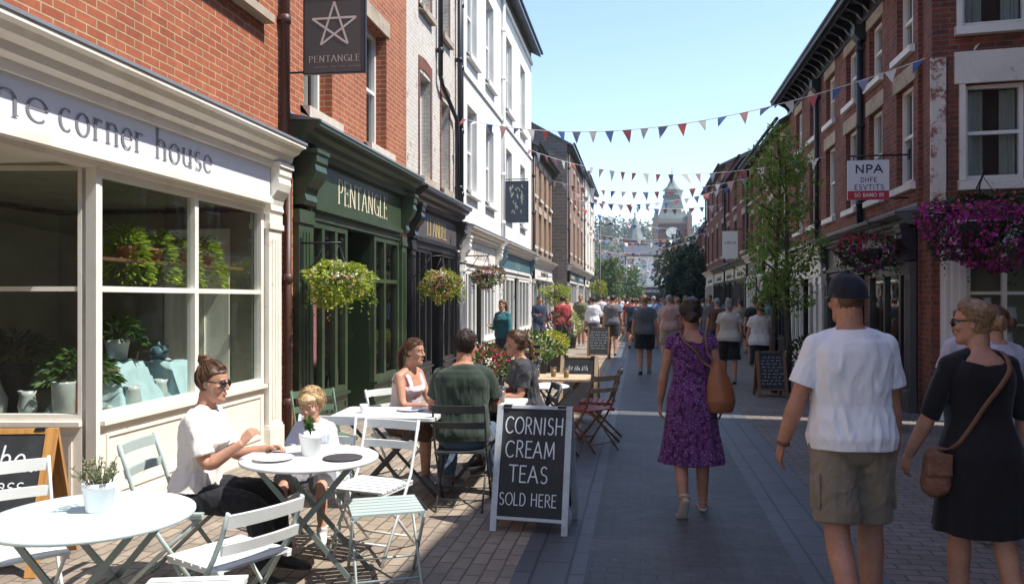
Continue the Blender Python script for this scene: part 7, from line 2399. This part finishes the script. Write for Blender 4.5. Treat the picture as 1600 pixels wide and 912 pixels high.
def on_torso(F, z, ang, off=0.022):
    a, f, b = lerp_sec(F.sec, z)
    s = F.s * F.bulk; u = F.updir(z); sd = F.side(z); fw = u.cross(sd); t_ = R(ang)
    return F.tp(z) + sd * (a * s + off) * math.cos(t_) + fw * ((f if math.sin(t_) > 0 else b) * s + off) * math.sin(t_)
strap(t, [(bx - 0.06, by - 0.02, 1.13), on_torso(F, 0.30, -62), on_torso(F, 0.40, -82, 0.026), on_torso(F, 0.48, -118, 0.03), F.tp(0.545) + Vector((-0.10 * F.s, -0.03, 0.035)), on_torso(F, 0.47, 130, 0.03)], M['leather_brown'])
strap(t, [(bx - 0.01, by - 0.01, 1.14), on_torso(F, 0.36, -48, 0.026), on_torso(F, 0.45, -52, 0.03), F.tp(0.54) + Vector((0.105 * F.s, -0.03, 0.035)), on_torso(F, 0.46, 50, 0.03)], M['leather_brown'])

# ---- the man in the white t-shirt and cap
p = person("man in a white t-shirt, khaki shorts and dark cap walking away at the right", (1.06, 4.28, 0), R(9))
F = Fig(1.785, False, 0.98, lean=(3, 2), twist=-4,
        legs={'r': ((0.05, 0.10, -1), (0.03, 0.02, -1), (0.15, 1, -0.03)), 'l': ((-0.06, -0.20, -1), (-0.10, -0.85, -0.85), (-0.35, 0.15, -0.93))},
        arms={'r': ((0.20, 0.10, -1), (0.08, 0.10, -1), (0.05, 0.25, -1), (-1, 0.3, 0)), 'l': ((-0.34, 0.02, -1), (-0.22, 0.34, -1), (-0.05, 0.5, -1), (1, -0.25, 0.4))}, head=(16, 0, 0))
body(F, p, M['skin_tan'], HI, curl=0.5); trousers(F, p, M['khaki'], HI, 0.90, top=0.02, off=0.012, loose=1.3, name="shorts", fold=0.026)
shirt(F, p, M['tee_white'], HI, hem=-0.035, sleeve=0.72, off=0.018, neck=0.555, flare=0.030, fold=0.012, crease=0.012)
hair(F, p, M['hair_brown'], HI, 'short', off=0.006, low=-0.072, front=0.09); cap(F, p, M['navy_cap']); eyes(F, p, M['hair_brown']); shoes(F, p, M['shoe_black'], HI)
for k_, z in (('l', 0),):
    a, b, c, d, n = F.arm[k_]
    m = MB(); q = b.lerp(c, 0.94); ax = (c - b).normalized(); s1 = ax.orthogonal().normalized(); s2 = ax.cross(s1)
    m.tube([q + (s1 * math.cos(t_) + s2 * math.sin(t_)) * 0.034 for t_ in [2 * math.pi * i / 18 for i in range(19)]], (0.009, 0.004), 6); m.build("bracelet", M['leather_brown'], p)
for sg in (-1, 1):
    m = MB()
    h, kn, an, ft = F.leg['r' if sg > 0 else 'l']
    c = h.lerp(kn, 0.56) + Vector((sg * 0.103, -0.01, 0)); ax = (kn - h).normalized()
    m.tube([c - ax * 0.09, c - ax * 0.085, c + ax * 0.075, c + ax * 0.085], [(0.050, 0.004), (0.062, 0.012), (0.062, 0.012), (0.056, 0.006)], 12, side=(0, 1, 0))
    m.build("cargo_pocket", M['khaki'], p)

# ---- the woman in the black dress
p = person("woman in a black dress with sunglasses and a low bun walking away", (1.71, 4.40, 0), R(5))
F = Fig(1.66, True, 1.10, lean=(2, 2), twist=5,
        legs={'r': ((0.02, -0.10, -1), (0.05, -0.30, -1), (0.1, 0.9, -0.5)), 'l': ((-0.0, 0.10, -1), (-0.02, 0.0, -1), (-0.1, 1, -0.03))},
        arms={'r': ((0.26, -0.06, -1), (0.12, 0.18, -1), (0.05, 0.12, -1), (-1, 0.2, 0)), 'l': ((-0.34, 0.08, -1), (-0.36, 0.30, -1), (-0.1, 0.35, -1), (1, 0.2, 0))}, head=(46, 2, 0))
body(F, p, M['skin_warm'], HI, curl=0.5); dress(F, p, M['black_knit'], HI, 0.485, sleeve=1.02, waist=0.20, flare=0.030, folds=6, depth=0.014, neck=0.50, lower_off=0.020, back_low=0.03)
hair(F, p, M['hair_dblond'], HI, 'lowbun', off=0.011, low=-0.070, front=0.068, strands=170); sunglasses(F, p); eyes(F, p, M['hair_dblond']); shoes(F, p, M['shoe_black'], HI)
t = thing("shoulder_bag", "woven red brown pouch on a long strap across the black dress", "bag", (1.71, 4.40, 0), R(5))
k = MB()
c0 = on_torso(F, -0.02, 195, 0.08)
k.ellipsoid((c0.x, c0.y, 0.80), (0.060, 0.05, 0.12), 18, 12); k.ellipsoid((c0.x, c0.y, 0.75), (0.075, 0.055, 0.085), 18, 10); k.box(c0.x - 0.062, c0.y - 0.062, 0.78, c0.x + 0.062, c0.y - 0.02, 0.89)
o = k.build("pouch", M['woven'], t); remesh(o, 0.006, 2, 0.5, ((TEX_FOLD, 0.02),))
strap(t, [(c0.x, c0.y - 0.02, 0.92), on_torso(F, 0.03, 215, 0.034), on_torso(F, 0.14, 235, 0.030), on_torso(F, 0.26, 256, 0.030), on_torso(F, 0.38, 282, 0.032), on_torso(F, 0.47, 305, 0.034), F.tp(0.53) + F.side(0.5) * 0.105 + Vector((0, -0.01, 0.04)), on_torso(F, 0.47, 62, 0.03)], M['leather_brown'], 0.013)

# ---- seated woman with the bun
p = person("woman with a top bun and sunglasses sitting in a white top and black trousers", (-2.58, 4.35, 0), face(0.985, 0.17))
F = Fig(1.65, True, 1.06, pz=0.52, lean=(5, 9), twist=-4,
        legs={'r': ((0.10, 1, -0.10), (0.02, 0.10, -1), (0.15, 1, -0.05)), 'l': ((-0.10, 1, -0.02), (0.06, 0.22, -1), (0.1, 1, -0.05))},
        arms={'r': ((0.10, 0.32, -1), (-0.10, 0.9, 0.62), (-0.3, 0.6, 0.8), (-0.8, 0.3, -0.6)), 'l': ((-0.12, 0.40, -1), (0.16, 1, 0.22), (0.25, 0.9, 0.1), (0.5, 0, -0.9))}, head=(-4, 6, 0))
body(F, p, M['skin_light'], HI, curl=0.85); trousers(F, p, M['denim_black'], HI, 1.93, top=0.10, off=0.012); shirt(F, p, M['tee_warm'], HI, hem=0.045, sleeve=0.72, off=0.015, neck=0.535, flare=0.004, fold=0.022)
hair(F, p, M['hair_brown'], HI, 'topbun', off=0.010, low=-0.075, front=0.070, ear=-0.016, strands=170); sunglasses(F, p); eyes(F, p, M['hair_brown']); shoes(F, p, M['shoe_black'], HI)

# ---- child
p = person("small blond child sitting at the round table in a pale blue top and grey shorts", (-2.165, 5.14, 0), face(0.06, -1))
F = Fig(1.15, False, 1.04, pz=0.495, lean=(4, 10), child=True,
        legs={'r': ((0.26, 1, -0.10), (0.08, 0.10, -1), (0.2, 1, -0.15)), 'l': ((-0.26, 1, -0.10), (-0.06, 0.12, -1), (-0.2, 1, -0.15))},
        arms={'r': ((0.28, 0.45, -1), (-0.25, 1, 0.25), (-0.5, 0.8, 0.1), (-0.3, 0, -1)), 'l': ((-0.28, 0.45, -1), (0.25, 1, 0.25), (0.5, 0.8, 0.1), (0.3, 0, -1))}, head=(-8, 14, 0))
body(F, p, M['skin_child'], HI, curl=0.5); M['tee_pale'] = fabric("pale blue cotton", (0.58, 0.64, 0.74), 0.05); M['short_grey'] = fabric("grey cotton", (0.20, 0.20, 0.22))
trousers(F, p, M['short_grey'], HI, 0.92, top=0.08, off=0.014, loose=1.3, name="shorts"); shirt(F, p, M['tee_pale'], HI, hem=-0.01, sleeve=0.75, off=0.016, neck=0.54, flare=0.02)
hair(F, p, M['hair_blond'], HI, 'bowl', off=0.020, low=-0.075, front=0.066, ear=-0.004, strands=170); eyes(F, p, M['hair_blond']); shoes(F, p, M['shoe_white'], HI)

# ---- group of three
p = person("woman in a pale vest top with tied back brown hair, sitting at the white table", (-2.12, 6.99, 0), face(0.80, -0.45))
F = Fig(1.66, True, 1.0, pz=0.545, lean=(8, 14), twist=10,
        legs={'r': ((0.10, 1, -0.04), (0.0, 0.0, -1), (0.1, 1, -0.03)), 'l': ((-0.10, 1, -0.04), (0.0, 0.1, -1), (-0.1, 1, -0.03))},
        arms={'r': ((0.16, 0.35, -1), (-0.30, 1, 0.08), (-0.4, 0.9, 0.05), (-0.3, 0, -1)), 'l': ((-0.16, 0.35, -1), (0.30, 1, 0.10), (0.4, 0.9, 0.05), (0.3, 0, -1))}, head=(8, 4, 0))
body(F, p, M['skin_warm'], HI, curl=0.6); dress_legs = trousers(F, p, M['brown_skirt'], HI, 1.2, top=0.10, off=0.02, loose=1.6, name="skirt"); shirt(F, p, M['lilac_vest'], HI, hem=0.02, off=0.012, neck=0.395, flare=0.012, vest=True)
hair(F, p, M['hair_brown'], HI, 'pony', off=0.012, low=-0.065, front=0.070, strands=170); eyes(F, p, M['hair_dark']); shoes(F, p, M['shoe_grey'], HI)

p = person("man in a dark green t-shirt sitting with his back to the street", (-1.43, 6.38, 0), face(-0.05, 1))
F = Fig(1.82, False, 1.13, pz=0.55, lean=(2, 12), twist=-4,
        legs={'r': ((0.22, 1, -0.05), (0.10, -0.20, -1), (0.2, 1, -0.1)), 'l': ((-0.22, 1, -0.05), (-0.02, -0.30, -1), (-0.2, 1, -0.1))},
        arms={'r': ((0.30, 0.30, -1), (-0.30, 1, 0.15), (-0.4, 0.9, 0.1), (-0.5, 0, -0.8)), 'l': ((-0.34, 0.22, -1), (0.10, 1, 0.12), (0.3, 0.9, 0.1), (0.5, 0, -0.8))}, head=(-26, 4, 0))
body(F, p, M['skin_tan'], HI, curl=0.6); trousers(F, p, M['denim_blue'], HI, 1.92, top=0.06, off=0.014); shirt(F, p, M['tee_green'], HI, hem=-0.03, sleeve=0.66, off=0.018, neck=0.552, flare=0.014, fold=0.030)
hair(F, p, M['hair_dark'], HI, 'messy', off=0.014, low=-0.078, front=0.070, strands=170); eyes(F, p, M['hair_dark']); shoes(F, p, M['shoe_grey'], HI)

p = person("person in a charcoal printed t-shirt with hair tied back, facing left behind the chalkboard", (-1.07, 7.70, 0), face(-0.93, -0.37))
F = Fig(1.74, True, 1.12, pz=0.55, lean=(4, 14), twist=-6,
        legs={'r': ((0.12, 1, -0.05), (0.05, 0.05, -1), (0.1, 1, -0.05)), 'l': ((-0.12, 1, -0.05), (0.0, 0.0, -1), (-0.1, 1, -0.05))},
        arms={'r': ((0.20, 0.25, -1), (-0.30, 1, 0.10), (-0.4, 0.9, 0.1), (-0.5, 0, -0.8)), 'l': ((-0.30, 0.20, -1), (0.35, 1, 0.02), (0.5, 0.9, 0.0), (0.5, 0, -0.8))}, head=(-6, 4, 0))
body(F, p, M['skin_tan'], HI, curl=0.6); trousers(F, p, M['denim_black'], MID, 1.92, top=0.08, off=0.014); shirt(F, p, M['tee_char'], HI, hem=-0.02, sleeve=0.70, off=0.018, neck=0.545, flare=0.014, fold=0.026)
hair(F, p, M['hair_brown'], HI, 'pony', off=0.016, low=-0.068, front=0.070, strands=170); eyes(F, p, M['hair_dark']); shoes(F, p, M['shoe_black'], MID)

# ---- walkers further off: five built figures, then copies in other clothes
WALK = {'r': ((0.03, 0.16, -1), (0.0, 0.02, -1), (0.1, 1, -0.05)), 'l': ((-0.03, -0.14, -1), (0.0, -0.40, -1), (-0.1, 0.9, -0.6))}
WALK2 = {'l': ((-0.03, 0.14, -1), (0.0, 0.02, -1), (0.1, 1, -0.05)), 'r': ((0.03, -0.12, -1), (0.0, -0.34, -1), (-0.1, 0.9, -0.5))}
STAND = {'r': ((0.06, 0.0, -1), (0.0, 0.0, -1), (0.2, 1, -0.03)), 'l': ((-0.06, 0.02, -1), (0.0, 0.0, -1), (-0.2, 1, -0.03))}
ARMS = {'r': ((0.22, -0.14, -1), (0.08, 0.16, -1), (0.0, 0.1, -1), (-1, 0.2, 0)), 'l': ((-0.22, 0.14, -1), (-0.08, 0.3, -1), (0.0, 0.2, -1), (1, 0.2, 0))}
ARMS_F = {'r': ((0.16, 0.1, -1), (-0.2, 0.9, 0.1), (-0.3, 0.9, 0.2), (-1, 0.2, 0)), 'l': ((-0.2, 0.06, -1), (-0.06, 0.2, -1), (0.0, 0.2, -1), (1, 0.2, 0))}
def fabric_s(name, c): return fabric(name + " cloth", c)
CL = {k: fabric_s(k, c) for k, c in {'grey': (0.11, 0.115, 0.125), 'black': (0.018, 0.018, 0.02), 'navy': (0.025, 0.035, 0.075), 'cream': (0.50, 0.46, 0.40), 'white': (0.66, 0.66, 0.68), 'pink': (0.46, 0.28, 0.24),
      'sky': (0.25, 0.36, 0.50), 'teal': (0.03, 0.13, 0.15), 'olive': (0.13, 0.13, 0.075), 'red': (0.30, 0.04, 0.04), 'beige': (0.34, 0.27, 0.19), 'lilac': (0.50, 0.47, 0.54), 'brown': (0.10, 0.055, 0.035), 'coral': (0.45, 0.14, 0.10), 'denim': (0.07, 0.10, 0.16)}.items()}
def walker(label, loc, rz, H, fem, legs, top, bottom, hr, skin, vox, style='short', frac=0.85, sleeve=0.55, bulk=1.08, shoe='shoe_grey', arms=None, head=(0, 2, 0), sk=None, hands=False, group=None, hem=-0.05):
    p = person(label, loc, rz, group)
    F = Fig(H, fem, bulk, lean=(2, 2), legs=legs, arms=arms or ARMS, head=head)
    body(F, p, M[skin], vox, hands=hands)
    if sk is None: trousers(F, p, CL[bottom], vox, frac, top=0.08, off=0.02, loose=1.3, name="shorts" if frac <= 1 else "trousers")
    else: dress(F, p, CL[bottom], vox, sk, sleeve=0.0, waist=0.12, flare=0.07, folds=8, depth=0.02, neck=0.2, name="skirt")
    shirt(F, p, CL[top], vox, hem=hem, sleeve=sleeve, off=0.022, neck=0.54, flare=0.014, fold=0.03)
    hair(F, p, M[hr], vox, style, off=0.014, low=-0.075, front=0.068)
    shoes(F, p, M[shoe], vox)
    return p
GW = "people strolling along the street"
wa = walker("man in a grey t-shirt and black shorts walking ahead of the woman in purple", (0.10, 18.2, 0), R(3), 1.76, False, WALK, 'grey', 'black', 'hair_light', 'skin_tan', 0.0075, 'messy', hands=True, group=GW)
wb = walker("woman in a pale cream top and black shorts beside the slender street tree", (1.75, 16.4, 0), R(-4), 1.67, True, WALK2, 'cream', 'black', 'hair_grey', 'skin_warm', 0.0075, 'updo', frac=1.0, hands=True, group=GW, bulk=1.15)
wc = walker("woman in a white top and black shorts right behind the small chalkboard on the right", (2.22, 15.5, 0), R(2), 1.62, True, WALK, 'white', 'black', 'hair_brown', 'skin_warm', 0.0075, 'lowbun', frac=1.0, hands=True, group=GW, bulk=1.12)
wd = walker("broad man in a charcoal t-shirt and black shorts by the farthest left chalkboard", (-0.82, 24.2, 0), R(-4), 1.80, False, WALK2, 'grey', 'black', 'hair_dark', 'skin_tan', 0.010, 'short', group=GW, bulk=1.18)
we = walker("man in a pale pink shirt and beige shorts, right of the man in grey", (0.72, 20.5, 0), R(2), 1.78, False, STAND, 'pink', 'beige', 'hair_grey', 'skin_warm', 0.010, 'short', group=GW, bulk=1.15)
wf = walker("woman in a lilac white blouse half hidden behind the woman in black", (2.42, 5.95, 0), R(20), 1.62, True, STAND, 'lilac', 'black', 'hair_brown', 'skin_warm', 0.0065, 'lowbun', frac=1.9, sleeve=0.9, hands=True, group="people by the right corner window", bulk=1.2, hem=-0.10, head=(50, 0, 0))
wg = walker("person in a pale lilac shirt just left of the woman in black", (2.70, 7.2, 0), R(30), 1.60, False, STAND, 'lilac', 'navy', 'hair_brown', 'skin_tan', 0.0065, 'messy', frac=1.9, sleeve=0.8, hands=True, group="people by the right corner window", bulk=1.1, head=(40, 0, 0))
wh = walker("woman in a teal jacket and navy trousers standing outside the cream shop", (-2.95, 17.2, 0), R(150), 1.66, True, STAND, 'teal', 'navy', 'hair_brown', 'skin_warm', 0.010, 'pony', frac=1.9, sleeve=1.8, group="people outside the cream and teal shops", arms=ARMS_F)
wi = walker("man in a navy shirt standing outside the teal shop beside the flower pots", (-3.2, 25.5, 0), R(-150), 1.78, False, STAND, 'navy', 'denim', 'hair_dark', 'skin_tan', 0.010, 'short', frac=1.9, sleeve=1.7, group="people outside the cream and teal shops", arms=ARMS_F)
def recolour(o, kinds):
    for ch in o.children:
        nm = ch.name.split('.')[0]
        for key, mat in kinds.items():
            if nm in key.split('/'):
                for sl in ch.material_slots:
                    sl.link = 'OBJECT'; sl.material = mat
proto = [wa, wb, wd, we, wi]
crowd = [(-1.55, 27.0, 'white', 'denim', 'hair_dark', 4), (-0.25, 28.0, 'navy', 'black', 'hair_dark', 0), (0.45, 27.5, 'sky', 'beige', 'hair_grey', 3), (1.35, 24.5, 'olive', 'black', 'hair_brown', 2),
         (1.02, 22.8, 'coral', 'denim', 'hair_light', 3), (2.0, 21.5, 'brown', 'navy', 'hair_grey', 2), (2.85, 20.8, 'black', 'denim', 'hair_brown', 1), (2.55, 24.0, 'lilac', 'black', 'hair_grey', 1),
         (-2.4, 25.0, 'red', 'black', 'hair_dark', 4), (-2.75, 30.5, 'pink', 'navy', 'hair_light', 1), (-1.9, 32.0, 'black', 'beige', 'hair_dark', 0), (-1.1, 31.0, 'cream', 'navy', 'hair_brown', 1),
         (-0.4, 33.0, 'red', 'denim', 'hair_brown', 3), (0.25, 34.0, 'white', 'black', 'hair_dark', 0), (0.95, 32.0, 'teal', 'beige', 'hair_light', 1), (1.7, 30.0, 'sky', 'navy', 'hair_dark', 2),
         (2.4, 29.0, 'grey', 'denim', 'hair_light', 3), (3.0, 27.5, 'coral', 'black', 'hair_dark', 4), (-2.3, 37.0, 'sky', 'black', 'hair_brown', 4), (-1.5, 38.0, 'grey', 'navy', 'hair_grey', 2),
         (-0.7, 39.5, 'black', 'denim', 'hair_dark', 0), (0.1, 40.0, 'lilac', 'beige', 'hair_light', 1), (0.8, 41.5, 'olive', 'navy', 'hair_dark', 3), (1.5, 38.0, 'cream', 'black', 'hair_brown', 0),
         (2.2, 36.0, 'navy', 'beige', 'hair_grey', 2), (2.9, 34.5, 'white', 'navy', 'hair_brown', 1), (-1.9, 45.0, 'teal', 'black', 'hair_dark', 0), (-0.9, 46.0, 'white', 'beige', 'hair_light', 3),
         (0.0, 48.0, 'coral', 'navy', 'hair_brown', 1), (0.7, 47.0, 'grey', 'beige', 'hair_dark', 4), (1.6, 46.0, 'red', 'navy', 'hair_grey', 2), (2.5, 44.0, 'pink', 'black', 'hair_brown', 1),
         (-3.0, 34.0, 'beige', 'navy', 'hair_dark', 4), (-2.6, 41.5, 'coral', 'beige', 'hair_light', 1), (3.1, 38.5, 'lilac', 'denim', 'hair_brown', 2), (3.3, 31.5, 'teal', 'navy', 'hair_grey', 3),
         (-1.2, 42.5, 'pink', 'denim', 'hair_dark', 3), (0.5, 44.0, 'beige', 'black', 'hair_brown', 4), (1.2, 43.0, 'sky', 'brown', 'hair_light', 1), (2.0, 48.5, 'lilac', 'navy', 'hair_dark', 0),
         (-2.2, 50.0, 'cream', 'brown', 'hair_dark', 1), (-0.6, 51.0, 'navy', 'denim', 'hair_light', 0), (0.3, 52.5, 'beige', 'denim', 'hair_grey', 3), (1.3, 50.0, 'white', 'brown', 'hair_light', 2),
         (2.8, 50.5, 'grey', 'brown', 'hair_brown', 4), (-2.1, 28.8, 'olive', 'beige', 'hair_grey', 2), (3.4, 23.5, 'sky', 'beige', 'hair_dark', 3), (3.1, 25.8, 'beige', 'brown', 'hair_dark', 1),
         (-0.1, 30.0, 'black', 'navy', 'hair_brown', 4), (0.6, 36.5, 'red', 'beige', 'hair_dark', 0), (1.9, 33.0, 'cream', 'denim', 'hair_dark', 1), (2.7, 32.0, 'olive', 'navy', 'hair_brown', 2), (-1.7, 35.0, 'lilac', 'brown', 'hair_brown', 3),
         (-0.9, 36.0, 'sky', 'beige', 'hair_brown', 0), (0.3, 38.0, 'brown', 'denim', 'hair_dark', 2), (1.15, 36.0, 'pink', 'brown', 'hair_light', 1), (1.75, 41.5, 'black', 'beige', 'hair_light', 4), (2.6, 40.5, 'teal', 'denim', 'hair_grey', 0),
         (-2.8, 45.5, 'navy', 'brown', 'hair_grey', 3), (-1.5, 48.5, 'red', 'brown', 'hair_light', 1), (0.2, 45.5, 'white', 'navy', 'hair_grey', 2), (0.9, 59.0, 'grey', 'black', 'hair_brown', 0), (-0.8, 60.0, 'pink', 'beige', 'hair_grey', 3),
         (0.1, 62.0, 'white', 'denim', 'hair_light', 1), (1.5, 58.5, 'olive', 'brown', 'hair_light', 4), (-1.7, 58.0, 'coral', 'brown', 'hair_brown', 2), (2.2, 46.8, 'brown', 'beige', 'hair_dark', 1), (3.2, 42.5, 'white', 'beige', 'hair_brown', 3),
         (-2.9, 39.0, 'black', 'brown', 'hair_dark', 0), (-0.2, 43.5, 'teal', 'navy', 'hair_brown', 1), (-1.4, 54.0, 'olive', 'denim', 'hair_dark', 2), (-0.3, 56.0, 'sky', 'denim', 'hair_light', 0), (0.9, 55.0, 'cream', 'denim', 'hair_grey', 3), (1.9, 53.0, 'black', 'navy', 'hair_brown', 4)]
hn = {'hair_dark': 'dark', 'hair_grey': 'grey', 'hair_light': 'fair', 'hair_brown': 'brown'}
for x, y, tp_, bt_, hr_, pi_ in crowd:
    o = dup(proto[pi_], "distant %s haired walker in a %s top with %s bottoms" % (hn[hr_], tp_, bt_), (x, y, 0), R(rnd.uniform(-18, 18) + (180 if rnd.random() < 0.28 else 0)), "people strolling along the street")
    o.scale = (rnd.uniform(0.93, 1.06),) * 2 + (rnd.uniform(0.93, 1.05),)
    recolour(o, {'shirt': CL[tp_], 'shorts/trousers': CL[bt_], 'hair': M[hr_]})

# ------------------------------------------------------------------ haze over the whole place
hz = MB(); hz.box(-275, -55, -1.1, 275, 475, 62)
hm = bpy.data.materials.new("thin summer haze"); hm.use_nodes = True
hn_, hl_ = hm.node_tree.nodes, hm.node_tree.links
hn_.clear()
pv = hn_.new("ShaderNodeVolumePrincipled"); pv.inputs["Color"].default_value = (0.88, 0.93, 1.0, 1); pv.inputs["Density"].default_value = 0.0007; pv.inputs["Anisotropy"].default_value = 0.25
ho = hn_.new("ShaderNodeOutputMaterial"); hl_.new(pv.outputs[0], ho.inputs["Volume"])
tag(hz.build("haze", hm), kind='stuff')
